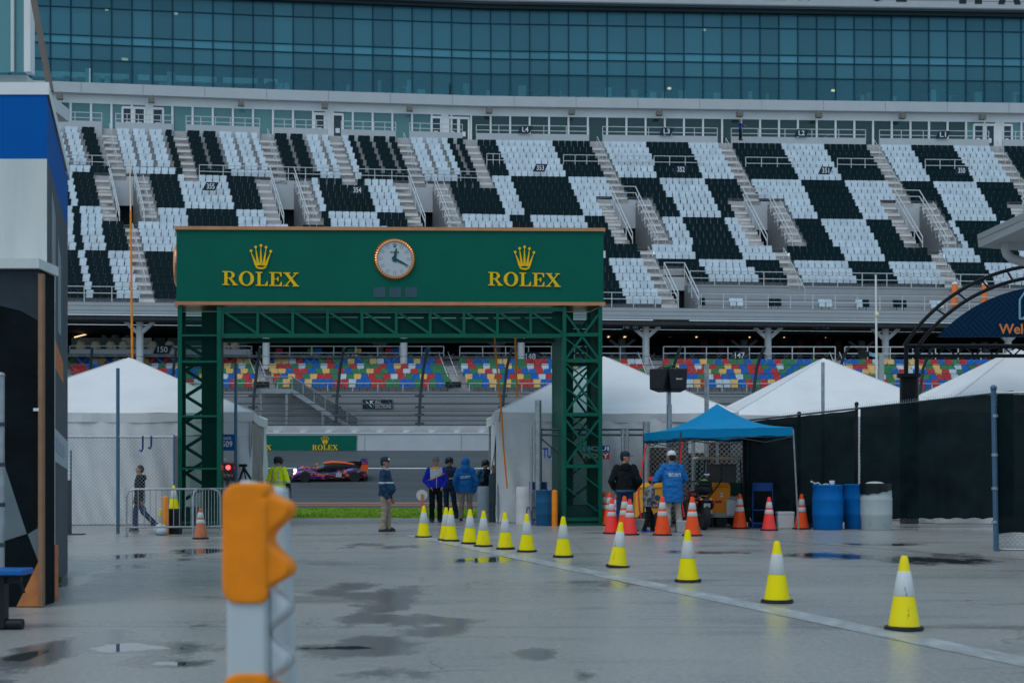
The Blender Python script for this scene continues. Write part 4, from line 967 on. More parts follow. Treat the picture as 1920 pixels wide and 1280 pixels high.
# glazed block on the roof and the leaning brace
m = MB(); Dg = 16.5; m.box((XX(10, Dg) - 3, Dg + 1, ZZ(145, Dg)), (XX(68, Dg) - XX(10, Dg) + 6, 1.6, .16)); m.build('roof_kerb', WALLW, lb, smooth=False)
m = MB(); m.quad((-12, Dg, ZZ(136, Dg)), (XX(52, Dg), Dg, ZZ(136, Dg)), (XX(52, Dg), Dg, 9), (-12, Dg, 9)); gp = m.build('roof_glazing', glassy('roof_glass', (.12, .32, .36), .85), lb, smooth=False)
for px, w in ((25, .035), (-40, .035)): m = MB(); m.bar((XX(px, Dg), Dg - .02, ZZ(136, Dg)), (XX(px, Dg), Dg - .02, 9), w); m.build('glazing_bar', WALLW, gp, smooth=False)
m = MB(); m.bar((XX(55, Dg), Dg, ZZ(138, Dg)), (XX(55, Dg), Dg, 9), .075, .15); m.build('white_mullion', WHITE, gp, smooth=False)
m = MB(); m.bar((XX(95, 16.2), 16.2, ZZ(172, 16.2)), (XX(56, 16.2), 16.2, ZZ(-40, 16.2)), .05, .09); m.build('roof_edge_brace', mat('brace_brown', (.16, .13, .11), .5), lb, smooth=False)
# bench, pole, weed beside the building
bt = thing('picnic_bench', (XX(-40, 13.1), 13.1, 0), 'bright blue bench seat on black pedestal legs beside the mural wall', 'bench')
m = MB(); z = ZZ(1072, 13.0); m.box((XX(-140, 13.1), 13.1, z), (XX(53, 13.1) - XX(-333, 13.1), .30, .055)); m.build('seat', mat('bench_blue', (.004, .12, .42), .4), bt, smooth=False, bevel=.012)
m = MB(); m.box((XX(2, 13.1), 13.1, z / 2), (.10, .12, z - .04)); m.bar((XX(-70, 13.1), 13.1, z - .08), (XX(40, 13.1), 13.1, z - .08), .06); m.tube((XX(-50, 13.1), 13.1, .05), (XX(43, 13.1), 13.1, .05), .05, n=10); m.tube((XX(38, 13.1), 13.1, z - .1), (XX(45, 13.1), 13.1, z - .2), .015); m.build('leg_frame', BLACK, bt); m = MB(); m.box((XX(-285, 13.1), 13.1, z / 2), (.10, .12, z - .04)); m.tube((XX(-330, 13.1), 13.1, .05), (XX(-240, 13.1), 13.1, .05), .05, n=10); m.build('leg_frame', BLACK, bt)
fp = thing('fence_post', (XX(2, 14.2), 14.2, 0), 'weathered galvanised pole at the far left edge by the bench', 'pole')
m = MB(); m.tube((XX(2, 14.2), 14.2, 0), (XX(2, 14.2), 14.2, ZZ(703, 14.2)), .035); m.ell((XX(2, 14.2), 14.2, ZZ(703, 14.2)), (.04, .04, .03)); m.build('post', STEEL, fp)
m = MB()
for z_ in (.7, 1.1, 1.5, 1.9): m.tube((XX(2, 14.2), 14.2, z_), (XX(2, 14.2), 14.2, z_ + .04), .042)
m.build('tension_band', DKSTEEL, fp)
wd = MB(); rw = random.Random(4); wp = G(97, 1106)
for i in range(90):
    a_, r_, h_ = rw.uniform(0, 6.28), rw.uniform(0, .10), rw.uniform(.02, .14); c = wp + Vector((r_ * math.cos(a_), r_ * math.sin(a_), h_)); s = rw.uniform(.015, .03)
    wd.add([c + Vector((-s, 0, 0)), c + Vector((0, -s, s * rw.uniform(-.5, 1))), c + Vector((s, 0, s * .3)), c + Vector((0, s, s))], [(0, 1, 2, 3)])
for i in range(10): a_ = rw.uniform(0, 6.28); wd.tube(wp, wp + Vector((.08 * math.cos(a_), .08 * math.sin(a_), .1)), .003, n=4)
tag(wd.build('weed', mat('weed_leaf', (.05, .14, .015), .6, var=.4), smooth=False), 'small leafy green weed growing at the foot of the mural wall', 'plant')
# ================================================================ WHITE FRAME TENTS
def tent(c, w, d, yaw, ze, zp, label, walls, seed, valance=.24, legs=True):
    t = thing('frame_tent', (c[0], c[1], 0), label, 'tent'); T = TR((c[0], c[1], 0), yaw); n = 12; m = MB(); ov = .10
    cor = [(-w / 2 - ov, -d / 2 - ov), (w / 2 + ov, -d / 2 - ov), (w / 2 + ov, d / 2 + ov), (-w / 2 - ov, d / 2 + ov)]
    for k in range(4):
        p, q = Vector((*cor[k], 0)), Vector((*cor[(k + 1) % 4], 0)); g = []
        for i in range(n + 1):
            row = []
            for j in range(n + 1):
                u = i / n; v = j / n; e = p.lerp(q, v) * (1 - u); z = ze + (zp - ze) * (u ** 1.04) - .10 * math.sin(math.pi * v) * (1 - u) * u * 2
                z += .02 * noise.noise((e.x * 1.3 + seed, e.y * 1.3, k * .0)) * (1 - u) * (0 if j in (0, n) else 1) - (.05 * math.sin(math.pi * v) if i == 0 else 0)
                row.append(T @ Vector((e.x, e.y, z)))
            g.append(row)
        for i in range(n):
            for j in range(n): m.add([g[i][j], g[i][j + 1], g[i + 1][j + 1], g[i + 1][j]], [(0, 1, 2, 3)])
    m.build('roof', TENT, t, angle=25)
    for (x, y) in cor:
        m = MB(); m.path([T @ Vector((x * (1 - u), y * (1 - u), ze + (zp - ze) * u ** 1.04 + .006)) for u in (0, .25, .5, .75, .97)], .014, 6); m.build('hip_seam', TENTW, t)
    m = MB()
    for k in range(4):
        p, q = Vector((*cor[k], 0)), Vector((*cor[(k + 1) % 4], 0)); nn = (q - p).normalized(); out = Vector((nn.y, -nn.x, 0))
        for i in range(30):
            pts = []
            for (s, h) in ((i / 30, 0), ((i + 1) / 30, 0), ((i + 1) / 30, 1), (i / 30, 1)):
                b_ = p.lerp(q, s); sag = .05 * math.sin(math.pi * s); zz = ze - sag - (0 if h else valance + .03 * noise.noise((s * 9, k, seed)))
                pts.append(T @ (b_ + out * (.0 if h else .05 * noise.noise((s * 14, k * 3, seed)) - .03) + Vector((0, 0, zz))))
            m.add(pts, [(0, 1, 2, 3)])
    m.build('valance', TENT, t, angle=60)
    for (side, s0, s1, mt_) in walls:
        p, q = Vector((*cor[side], 0)) * .985, Vector((*cor[(side + 1) % 4], 0)) * .985; nn = (q - p).normalized(); out = Vector((nn.y, -nn.x, 0)); m = MB(); nx, nz = 90, 14; g = []
        for i in range(nx + 1):
            s = s0 + (s1 - s0) * i / nx; row = []
            for j in range(nz + 1):
                h = j / nz; L = s * w; f_ = .22 * noise.noise((L * 1.1 + h * 1.9, h * .8, seed)) + .11 * noise.noise((L * 3.6 + h * 2.6, h * 1.3, seed + 4)) + .012 * math.sin(L * 7 + 4 * noise.noise((L, h, seed)))
                row.append(T @ (p.lerp(q, s) + out * (f_ * (1.1 - h * .8)) + Vector((0, 0, .02 + (ze - .2) * h))))
            g.append(row)
        for i in range(nx):
            for j in range(nz): m.add([g[i][j], g[i + 1][j], g[i + 1][j + 1], g[i][j + 1]], [(0, 1, 2, 3)])
        m.build('side_wall', mt_, t, angle=60)
    if legs:
        for (x, y) in cor: m = MB(); p = T @ Vector((x * .97, y * .97, 0)); m.tube(p, p + Vector((0, 0, ze - .1)), .035); m.build('leg', STEEL, t)
    return t
SHADEF = mat('tent_fabric_shade', (.30, .27, .26), .7, var=.15, scale=2)  # beige wall fabric with the shade on it put into the colour
yl = R(6.5); fr = Vector((XX(470, 37.7), 37.7, 0)); rx_, ry_ = Vector((math.cos(yl), math.sin(yl), 0)), Vector((-math.sin(yl), math.cos(yl), 0))
c = fr - rx_ * 3.6 + ry_ * 3.0
tent((c.x, c.y), 7.2, 6.0, yl, 2.98, 4.62, 'white peaked tent with closed sides behind the left chain-link fence', [(0, 0, 1, TENTW), (1, .0, .80, SHADEF), (1, .82, 1, TENTW), (2, 0, 1, TENTW)], 1)
yc = R(3); fl = Vector((XX(930, 38.7), 38.7, 0)); rx_, ry_ = Vector((math.cos(yc), math.sin(yc), 0)), Vector((-math.sin(yc), math.cos(yc), 0)); c = fl + rx_ * 3.3 + ry_ * 3.0
tent((c.x, c.y), 6.5, 6.0, yc, 3.02, 4.78, 'white peaked tent behind the right leg of the green gateway', [(0, 0, 1, TENTW), (3, .55, 1, TENTW)], 2)
tent((XX(1545, 43.5), 43.6), 6.7, 6.2, R(2), 3.0, 4.86, 'white peaked tent behind the black screen fence, with a thin post before its peak', [(0, 0, 1, TENTW), (3, 0, 1, TENTW)], 3)
tent((14.6, 41.2), 6.7, 6.2, R(2), 3.0, 4.95, 'white tent at the far right edge, its peak cut off by the photo edge', [(0, 0, 1, TENTW), (3, 0, 1, TENTW)], 4)
# draped weights and cylinder by the centre tent
def drum(px, D, r, h, m_, label, cat, name, wrap=True, seed=0):
    m = MB(); n = 28; secs = 9; x0 = XX(px, D); vs = []
    for i in range(secs + 1):
        for j in range(n):
            t = 2 * math.pi * j / n; f_ = 1 + (.05 * noise.noise((math.cos(t) * 2, math.sin(t) * 2, i * .5 + seed)) if wrap else 0) + (-.05 if i in (3, 6) else 0); z = h * i / secs
            if i == secs: f_ *= .9; z -= .0
            vs.append((x0 + r * f_ * math.cos(t), D + r * f_ * math.sin(t), z))
    m.add(vs, [(i * n + j, i * n + (j + 1) % n, (i + 1) * n + (j + 1) % n, (i + 1) * n + j) for i in range(secs) for j in range(n)] + [tuple(range(secs * n, secs * n + n))])
    return tag(m.build(name, m_, angle=50), label, cat)
drum(907, 39.9, .19, .98, DRAPE, 'grey fabric-wrapped drum standing by the security guard', 'drum', 'wrapped_drum', seed=3)
drum(986, 38.1, .27, 1.0, TENTW, 'white sheet-covered barrel at the front corner of the centre tent', 'barrel', 'covered_barrel', seed=8)
gc = thing('gas_cylinder', (XX(926, 39.4), 39.4, 0), 'dark tall gas cylinder with tan rope neck beside the grey wrapped drum', 'cylinder')
m = MB(); x = XX(926, 39.4); m.lathe([(.135, 0), (.14, .05), (.14, 1.26), (.12, 1.33), (.06, 1.36)], (x, 39.4, 0), 20); m.build('body', mat('cylinder_dark', (.035, .06, .07), .5, var=.2), gc)
m = MB(); m.lathe([(.05, 1.36), (.055, 1.4), (.05, 1.56), (.03, 1.58)], (x, 39.4, 0), 10); m.build('rope_neck', mat('rope_tan', (.20, .14, .08), .8, bump=.5, bscale=60), gc)
rp_ = MB(); rp_.path([W(921, 880, 39.3), W(929, 840, 39), W(935, 800, 38.7), W(938, 770, 38.5)], .014, 6); tag(rp_.build('guy_rope', mat('rope_grey', (.30, .28, .24), .8)), 'thin tan guy rope from the gas cylinder up to the tent eave', 'rope')
for pts, lb_ in (([W(927, 628, 37.6), W(932, 690, 37.9), W(937, 735, 38.3), W(940, 772, 38.45), W(945, 850, 38.3), W(951, 915, 38.2)], 'orange strap hanging down the white corner of the centre tent'), ([W(966, 630, 37.6), W(968, 700, 38.6), W(970, 745, 38.7)], 'short orange strap on the centre tent roof nearest the gateway leg')):
    m = MB(); m.path(pts, .028, 6); tag(m.build('orange_strap', ORGP), lb_, 'strap')
# ================================================================ FENCES
lf = thing('chainlink_fence', (XX(221, 32.4), 32.4, 0), 'tall chain-link fence with blue-grey posts in front of the left tent', 'fence')
m = MB(); chain(m, (XX(60, 32.4), 32.4), (XX(326, 32.4), 32.4), .05, 2.2); chain(m, (XX(326, 32.4), 32.4), (XX(338, 37.1), 37.1), .05, 2.2); chain(m, (XX(338, 37.1), 37.1), (XX(470, 37.1), 37.1), .05, 2.35); m.build('wire_mesh', STEEL, lf, smooth=False)
m = MB(); m.tube((XX(60, 32.4), 32.4, 2.2), (XX(326, 32.4), 32.4, 2.2), .025); m.tube((XX(326, 32.4), 32.4, 2.2), (XX(338, 37.1), 37.1, 2.3), .025); m.tube((XX(338, 37.1), 37.1, 2.35), (XX(445, 37.1), 37.1, 2.35), .025); m.build('top_rail', STEEL, lf)
for px, D, zt in ((221, 32.4, ZZ(690, 32.4)), (442, 37.1, ZZ(682, 37.1)), (326, 32.4, 2.25), (133, 32.5, 1.9)):
    m = MB(); m.tube((XX(px, D), D, 0), (XX(px, D), D, zt), .042 if zt > 3 else .02); m.build('post', CLEARBLUE, lf)
bp = W(130, 960, 32.0); tag(MB().box((bp.x, 32.0, .62), (.09, .05, 1.2)).box((bp.x + .1, 31.9, .012), (.5, .35, .02)).build('delineator', DKSTEEL, smooth=False), 'thin dark upright post on a flat foot at the mural wall corner', 'post')
for px, py, lb_ in ((265, 846, 'dark blue hooked strap on the left fence rail, nearer the post'), (281, 841, 'dark blue hooked strap on the left fence rail, nearer the gateway')):
    m = MB(); p = W(px, py, 32.3); m.path([p + Vector((-.04, 0, .03)), p + Vector((0, 0, 0)), p + Vector((.03, 0, .06)), Vector((p.x + .035, 32.3, 2.22))], .022, 6); tag(m.build('hanging_strap', BLUED), lb_, 'strap')
gs_ = thing('gate_sign', W(425, 845, 37.0), 'blue square sign reading GATE 509 on the left fence', 'sign')
m = MB(); D = 37.0; p = W(426, 829, D); m.box(p, (.40, .02, .42)); m.build('board', mat('gate_blue', (.006, .09, .28), .5), gs_, smooth=False)
for tx, py, w, h in (('GATE', 821.5, .20, .07), ('509', 832, .27, .16)): MB().merge(text_mb(tx, w, h, .006, .015), TR(W(426, py, D - .02))).build('lettering', TEXTW, gs_, smooth=False)
hl = thing('track_signal', W(427, 905, 37.4), 'black signal box with glowing red lamp reading HOT TRACK', 'signal')
D = 37.4; m = MB(); m.box(W(427, 884, D), (.36, .22, .46)); m.build('housing', BLACK, hl, smooth=False, bevel=.02)
m = MB(); p = W(428, 876, D - .13); m.lathe([(.055, 0), (.06, .02), (.02, .03)], (0, 0, 0), 16); mm = MB().merge(m, Matrix.Translation(p) @ Matrix.Rotation(R(90), 4, 'X')); mm.build('red_lamp', emit('signal_red', (1, .03, .03), 9), hl)
MB().merge(text_mb('HOT TRACK', .30, .075, .006, .015), TR(W(427, 891, D - .125))).build('lettering', TEXTW, hl, smooth=False)
m = MB(); m.tube((XX(427, D), D, 0), (XX(427, D), D, ZZ(900, D)), .04); m.build('post', DKSTEEL, hl)
m = MB(); m.ell(W(420, 864, D + .1), (.09, .09, .07)); m.build('lamp_hood', WHITE, hl)
tr = MB(); q0 = W(457, 876, 37); tr.tube(q0, W(447, 905, 37), .03); tr.tube(q0, W(470, 897, 37), .03); tr.tube(q0, W(462, 905, 37.4), .02); tr.tube(W(447, 905, 37), (XX(440, 37), 37, 0), .025); tr.tube(W(470, 897, 37), (XX(478, 37), 37, 0), .025); tr.tube(W(462, 905, 37.4), (XX(462, 37.6), 37.6, 0), .02); tr.box(q0 + Vector((-.02, 0, .05)), (.2, .1, .08))
tag(tr.build('tripod', BLACK), 'black tripod standing beside the red track signal', 'tripod')
# centre chain-link gate
cg = thing('chainlink_gate', (XX(1110, 37.3), 37.3, 0), 'chain-link gate with thick galvanised posts behind the right gateway leg', 'gate')
m = MB(); chain(m, (XX(1014, 37.4), 37.4), (XX(1205, 37.4), 37.4), .1, 2.45); m.build('wire_mesh', STEEL, cg, smooth=False)
m = MB(); chain(m, (XX(1215, 37.5), 37.5), (XX(1395, 37.5), 37.5), .1, 2.45, .13, .006); m.build('wire_mesh', mat('bright_wire', (.40, .42, .43), .5, metal=.2), cg, smooth=False)
m = MB()
for z in (2.50, 2.36, .1): m.tube((XX(1009, 37.3), 37.3, z), (XX(1205, 37.3), 37.3, z), .028)
m.tube((XX(1014, 37.3), 37.3, .1), (XX(1014, 37.3), 37.3, 2.5), .028); m.tube((XX(1012, 37.3), 37.3, 2.3), (XX(1062, 37.3), 37.3, 1.7), .02); m.build('frame', DKSTEEL, cg)
for px, zt, r in ((1009, ZZ(750, 37.2), .085), (1212, ZZ(790, 37.2), .095), (996, ZZ(798, 37), .035), (1168, 2.5, .05), (1176, 2.5, .04), (1300, 2.5, .05), (1345, 2.5, .04)):
    m = MB(); m.tube((XX(px, 37.2), 37.2, 0), (XX(px, 37.2), 37.2, zt), r, n=12); m.build('post', STEEL, cg)
D = 37.22; m = MB(); m.prism([W(1092, 847.5, D), W(1143, 847.5, D), W(1143, 835, D), W(1092, 835, D)], (0, .01, 0)); lo = m.build('logo_panel', mat('logo_blue', (.01, .06, .30), .5), cg, smooth=False)
m = MB(); m.prism([W(1092, 860.5, D), W(1143, 860.5, D), W(1143, 848, D), W(1092, 848, D)], (0, .01, 0)); m.build('logo_panel', mat('logo_red', (.42, .03, .03), .5), cg, smooth=False)
for tx, py in (('LIQUI', 841.2), ('MOLY', 854.2)): MB().merge(text_mb(tx, 48 / F * D, 9.5 / F * D, .004, .02), TR(W(1117.5, py, D - .012))).build('lettering', TEXTW, cg, smooth=False)
MB().merge(text_mb('TU', 17 / F * D, 20 / F * D, .004, .03), TR(W(1026, 849, D - .01)) @ Matrix.Shear('XY', 4, (0, 0)) if False else TR(W(1026, 849, D - .01))).build('lettering', mat('tu_blue', (.006, .05, .30), .5), cg, smooth=False)
# black screened fence on the right and the near gate leaf
bf = thing('screened_fence', (XX(1620, 35.6), 35.6, 0), 'long black fabric-screened fence behind the blue barrels', 'fence')
def screen(m, pa, pb, za0, za1, zb0, zb1, nx, seed, sc=.07):
    g = []
    for i in range(nx + 1):
        s = i / nx; row = []
        for j in range(9):
            h = j / 8; p = pa.lerp(pb, s); z0 = za0 + (zb0 - za0) * s + .04 * abs(math.sin(s * nx * .55)); z1 = za1 + (zb1 - za1) * s - .015 * abs(math.sin(s * nx * .4))
            row.append(p + Vector((.0, sc * noise.noise((p.x * 1.4, h * 2, seed)) + sc * .6 * noise.noise((p.x * 4, h * 5, seed)), z0 + (z1 - z0) * h)))
        g.append(row)
    for i in range(nx):
        for j in range(8): m.add([g[i][j], g[i + 1][j], g[i + 1][j + 1], g[i][j + 1]], [(0, 1, 2, 3)])
D = 35.5; zA, zB = ZZ(790, D), ZZ(737, D); zm = zA + (zB - zA) * (1606 - 1395) / 467.
m = MB(); screen(m, Vector((XX(1398, D), D, 0)), Vector((XX(1603, D), D, 0)), .12, zA, .12, zm - .03, 40, 2); m.build('screen_panel', SCREEN, bf, angle=60)
m = MB(); screen(m, Vector((XX(1613, D), D, 0)), Vector((XX(1900, D), D, 0)), .2, zm + .02, .22, zB + .03, 50, 5); m.build('screen_panel', SCREEN, bf, angle=60)
m = MB(); chain(m, (XX(1395, D + .08), D + .08), (XX(1900, D + .08), D + .08), .02, 2.6, .09, .004); m.build('wire_mesh', STEEL, bf, smooth=False)
m = MB(); m.tube((XX(1395, D + .06), D + .06, zA + .02), (XX(1900, D + .06), D + .06, zB + .05), .024); m.build('top_rail', DKSTEEL, bf)
for i in range(120):
    pass
m = MB()
for i in range(110): s = i / 110; x = XX(1395 + 470 * s, D); z = zA + (zB - zA) * s; m.tube((x, D + .05, z), (x + .02, D + .05, z + .10), .005, n=3)
m.build('wire_barbs', STEEL, bf, smooth=False)
for px, zt, mt_ in ((1397, ZZ(815, D), BLACK), (1608, ZZ(757, D), BLACK), (1500, zA + .2, BLACK)):
    m = MB(); m.tube((XX(px, D - .02), D + .1, 0), (XX(px, D - .02), D + .1, zt), .045); m.ell((XX(px, D), D + .1, zt), (.055, .055, .06)); m.build('post', mt_, bf)
gl = thing('gate_leaf', (XX(1863, 25.5), 25.5, 0), 'grey-posted gate leaf with black screen at the right edge, chain-link showing below', 'gate')
m = MB(); x = XX(1863, 25.5); m.tube((XX(1868, 25.5), 25.5, 0), (x, 25.5, 2.88), .048, n=12); m.ell((x, 25.5, 2.92), (.06, .06, .06)); m.build('post', CLEARBLUE, gl)
m = MB()
for z_ in (.5, 1.1, 1.7, 2.4): m.tube((x + .02, 25.5, z_), (x + .02, 25.5, z_ + .05), .058)
m.build('tension_band', STEEL, gl)
pa, pb = Vector((XX(1870, 25.6), 25.6, 0)), Vector((11.5, 24.4, 0)); m = MB(); screen(m, pa, pb, .30, 2.82, .30, 2.80, 24, 9); m.build('screen_panel', SCREEN, gl, angle=60)
m = MB(); chain(m, (pa.x, pa.y + .06), (pb.x, pb.y + .06), .02, 2.86, .085, .004); m.build('wire_mesh', STEEL, gl, smooth=False)
m = MB(); m.tube(pa + Vector((0, .05, 2.84)), pb + Vector((0, .05, 2.82)), .024); m.tube(pa + Vector((0, .05, .03)), pb + Vector((0, .05, .03)), .02); m.build('rail', STEEL, gl)
# thin poles
for px, y0, D, lb_ in ((1543, 679, 36.4, 'thin grey post in front of the right tent peak'), (1325, 682, 37.0, 'thin grey post rising behind the blue canopy')):
    m = MB(); m.tube((XX(px, D), D, 0), (XX(px, D), D, ZZ(y0, D)), .045 if px > 1500 else .06); tag(m.build('pole', STEEL), lb_, 'pole')
wm = thing('whip_mast', (XX(250, 43), 43, 0), 'tall thin orange and white whip mast behind the left tent', 'mast')
m = MB(); m.tube((XX(251, 43), 43, 0), (XX(245, 43), 43, ZZ(395, 43)), .045, .03); m.build('lower_section', ORGP, wm); m = MB(); m.tube((XX(245, 43), 43, ZZ(395, 43)), (XX(243.5, 43), 43, ZZ(300, 43)), .022, .015); m.build('upper_section', CREAM, wm)
wm = thing('whip_mast', (XX(1646, 60), 60, 0), 'tall thin white mast in front of the right concourse columns', 'mast')
m = MB(); m.tube((XX(1646, 60), 60, 0), (XX(1642, 60), 60, ZZ(515, 60)), .06, .04); m.build('pole', WHITE, wm); m = MB(); m.ell(W(1644, 590, 60), (.09, .09, .12)); m.build('joint', CREAM, wm)
# ================================================================ WELCOME ARCH, EAVE, SPEAKERS, FLOODLIGHT
ea = thing('entrance_arch', (XX(1709, 38), 38, 0), 'black truss arch with navy herringbone panel reading Welcome', 'arch')
D = 38.0
def circ(p1, p2, p3):
    ax, ay = p1; bx, by = p2; cx, cy = p3; d = 2 * (ax * (by - cy) + bx * (cy - ay) + cx * (ay - by))
    ux = ((ax * ax + ay * ay) * (by - cy) + (bx * bx + by * by) * (cy - ay) + (cx * cx + cy * cy) * (ay - by)) / d; uy = ((ax * ax + ay * ay) * (cx - bx) + (bx * bx + by * by) * (ax - cx) + (cx * cx + cy * cy) * (bx - ax)) / d
    return ux, uy, math.hypot(ax - ux, ay - uy)
ux, uy, ur = circ((1695, 648), (1795, 548), (1920, 500)); a0, a1 = math.atan2(648 - uy, 1695 - ux), math.atan2(648 - uy, 2 * ux - 1695 - ux)
ua = math.acos(max(-1, min(1, (1695 - ux) / ur)))
def arcpt(r, t): return W(ux + r * math.cos(t), uy - r * math.sin(t), D)
tl, trr = math.pi - math.acos((ux - 1695) / ur), math.acos((ux - 1695) / ur)
BLKST = mat('black_gloss_steel', (.006, .008, .011), .4, var=.2, spec=.12)
for dy in (0,):
    off = Vector((0, dy, 0)); m = MB()
    for r, w in ((ur, .05), (ur - 22, .05)): m.path([arcpt(r, tl + (trr - tl) * i / 40) + off for i in range(41)], w, 8)
    for i in range(0, 13):
        t_ = tl + (trr - tl) * (i + .8) / 13; m.bar(arcpt(ur - 2, t_) + off, arcpt(ur - 22, t_ - .02) + off, .04)
    for y in (649, 667): m.tube(W(1697, y, D) + off, W(2 * ux - 1697, y, D) + off, .06 if y < 660 else .05)
    for i in range(24): x0_ = 1720 + i * 36; m.bar(W(x0_, 667, D) + off, W(x0_ + 18, 650, D) + off, .035); m.bar(W(x0_ + 18, 650, D) + off, W(x0_ + 36, 667, D) + off, .035)
    for x_ in (1699, 1719, 2 * ux - 1699, 2 * ux - 1719): m.tube(W(x_, 648, D) + off, W(x_, 700, D) + off, .06)
    m.build('truss_arch', BLKST, ea)
for x_ in (1709, 2 * ux - 1709):
    p = W(x_, 700, D); m = MB(); m.lathe([(.25, 0), (.25, p.z - .12), (.33, p.z - .1), (.33, p.z)], (p.x, D + .22, 0), 20); m.build('pedestal', BLKST, ea)
pr = ur - 40; pts = [arcpt(pr, t_) for t_ in [math.pi * i / 60 for i in range(61)] if uy - pr * math.sin(t_) < 640]
pts = [W(max(p_[0] for p_ in [(0,)]) if 0 else 0, 0, 1) for _ in ()] + pts
m = MB(); m.prism([pts[-1] if 0 else p for p in pts[::-1]][::-1], (0, .06, 0)) if 0 else m.prism(pts[::-1], (0, .06, 0))
HB = mat('herringbone_navy', (.004, .026, .062), .7, var=.05, spec=.06); n_, l_ = HB.node_tree.nodes, HB.node_tree.links; tc_ = n_.new('ShaderNodeTexCoord'); sp_ = n_.new('ShaderNodeSeparateXYZ'); l_.new(tc_.outputs['Object'], sp_.inputs[0])
def mth(op, a_, b_):
    t_ = n_.new('ShaderNodeMath'); t_.operation = op
    for i_, v_ in enumerate((a_, b_)):
        if isinstance(v_, (int, float)): t_.inputs[i_].default_value = v_
        else: l_.new(v_, t_.inputs[i_])
    return t_.outputs[0]
blk = mth('GREATER_THAN', mth('FRACT', mth('MULTIPLY', mth('ADD', mth('FLOOR', mth('DIVIDE', mth('ADD', sp_.outputs['X'], sp_.outputs['Z']), .75), ), mth('FLOOR', mth('DIVIDE', mth('SUBTRACT', sp_.outputs['X'], sp_.outputs['Z']), .75), )), .5), 0), .25) if 0 else mth('GREATER_THAN', mth('FRACT', mth('MULTIPLY', mth('ADD', mth('FLOOR', mth('DIVIDE', mth('ADD', sp_.outputs['X'], sp_.outputs['Z']), .75), 0), mth('FLOOR', mth('DIVIDE', mth('SUBTRACT', sp_.outputs['X'], sp_.outputs['Z']), .75), 0)), .5), 0), .25)
s1_ = mth('GREATER_THAN', mth('FRACT', mth('MULTIPLY', mth('ADD', sp_.outputs['X'], sp_.outputs['Z']), 6.6), 0), .62); s2_ = mth('GREATER_THAN', mth('FRACT', mth('MULTIPLY', mth('SUBTRACT', sp_.outputs['X'], sp_.outputs['Z']), 6.6), 0), .62)
sel = n_.new('ShaderNodeMix'); l_.new(blk, sel.inputs[0]); l_.new(s1_, sel.inputs[2]); l_.new(s2_, sel.inputs[3])
mxc = n_.new('ShaderNodeMix'); mxc.data_type = 'RGBA'; mxc.inputs['A'].default_value = (.004, .030, .075, 1); mxc.inputs['B'].default_value = (.003, .016, .036, 1); l_.new(sel.outputs[0], mxc.inputs['Factor']); l_.new(mxc.outputs['Result'], n_['Principled BSDF'].inputs['Base Color'])
m.build('navy_panel', HB, ea, smooth=False)
wm_ = text_mb('Welcome', None, 19 / F * D, .02, .02); ww_ = max(v.x for v in wm_.v); MB().merge(wm_, TR(W(1873, 616.5, D - .03) + Vector((ww_, 0, 0)))).build('lettering', mat('welcome_orange', (.60, .20, .07), .5), ea, smooth=False)
m = MB(); em = [(1912, 598), (1912, 562), (1925, 542), (1950, 542), (1963, 562), (1963, 598)]; m.path([W(x_, y_, D - .03) for x_, y_ in em + em[:2]], .03, 6); m.build('emblem', mat('emblem_blue', (.16, .36, .46), .5), ea)
m = MB(); m.prism([W(1915, 596, D - .02), W(1960, 596, D - .02), W(1937, 582, D - .02)], (0, .01, 0)); m.build('emblem', bpy.data.materials['welcome_orange'], ea, smooth=False)
tb = thing('ticket_building', (11, 18, 0), 'pale building eave with white downpipe entering at the right edge', 'building')
E0, E1 = W(1832, 440, 20), W(1990, 393, 17.2); m = MB()
lo0, lo1 = Vector((E0.x + .02, 20, ZZ(464, 20))), Vector((E1.x, 17.2, ZZ(438, 17.2) - .03)); lo1.z = lo0.z; E1.z = E0.z + .02; back = Vector((7, 3, 0))
m.add([lo0, lo1, lo1 + back, lo0 + back, E0, E1, E1 + back + Vector((0, 0, .9)), E0 + back + Vector((0, 0, .9))], [(3, 2, 1, 0), (4, 5, 6, 7), (0, 1, 5, 4), (1, 2, 6, 5), (2, 3, 7, 6), (3, 0, 4, 7)]); m.build('roof_eave', siding('eave_boards', (.34, .36, .38), .12, .1), tb, smooth=False)
m = MB(); m.box((12, 19, 2.2), (5.6, 3, 4.4)); m.build('wall', WALLW, tb, smooth=False)
m = MB(); c0 = W(1885, 452, 19.6); m.path([c0, W(1885, 466, 19.6), W(1888, 477, 19.6), W(1896, 484, 19.6), W(1910, 489, 19.6), W(1945, 494, 19.6), W(2080, 500, 19.6)], .062, 14); m.build('downpipe', mat('pipe_white', (.42, .42, .44), .5), tb)
sp = thing('speaker_cluster', (XX(1254, 36), 36, 0), 'two black loudspeakers clustered on a pole above the blue canopy', 'loudspeakers')
D = 36; m = MB(); m.tube((XX(1255, D), D, 0), (XX(1255, D), D, ZZ(758, D)), .065, n=12); m.tube((XX(1255, D), D, ZZ(758, D)), (XX(1255, D), D, ZZ(735, D)), .045, n=12); m.tube((XX(1250, D), D - .05, 1), (XX(1250, D), D - .05, ZZ(735, D)), .012, n=6); m.build('pole', STEEL, sp)
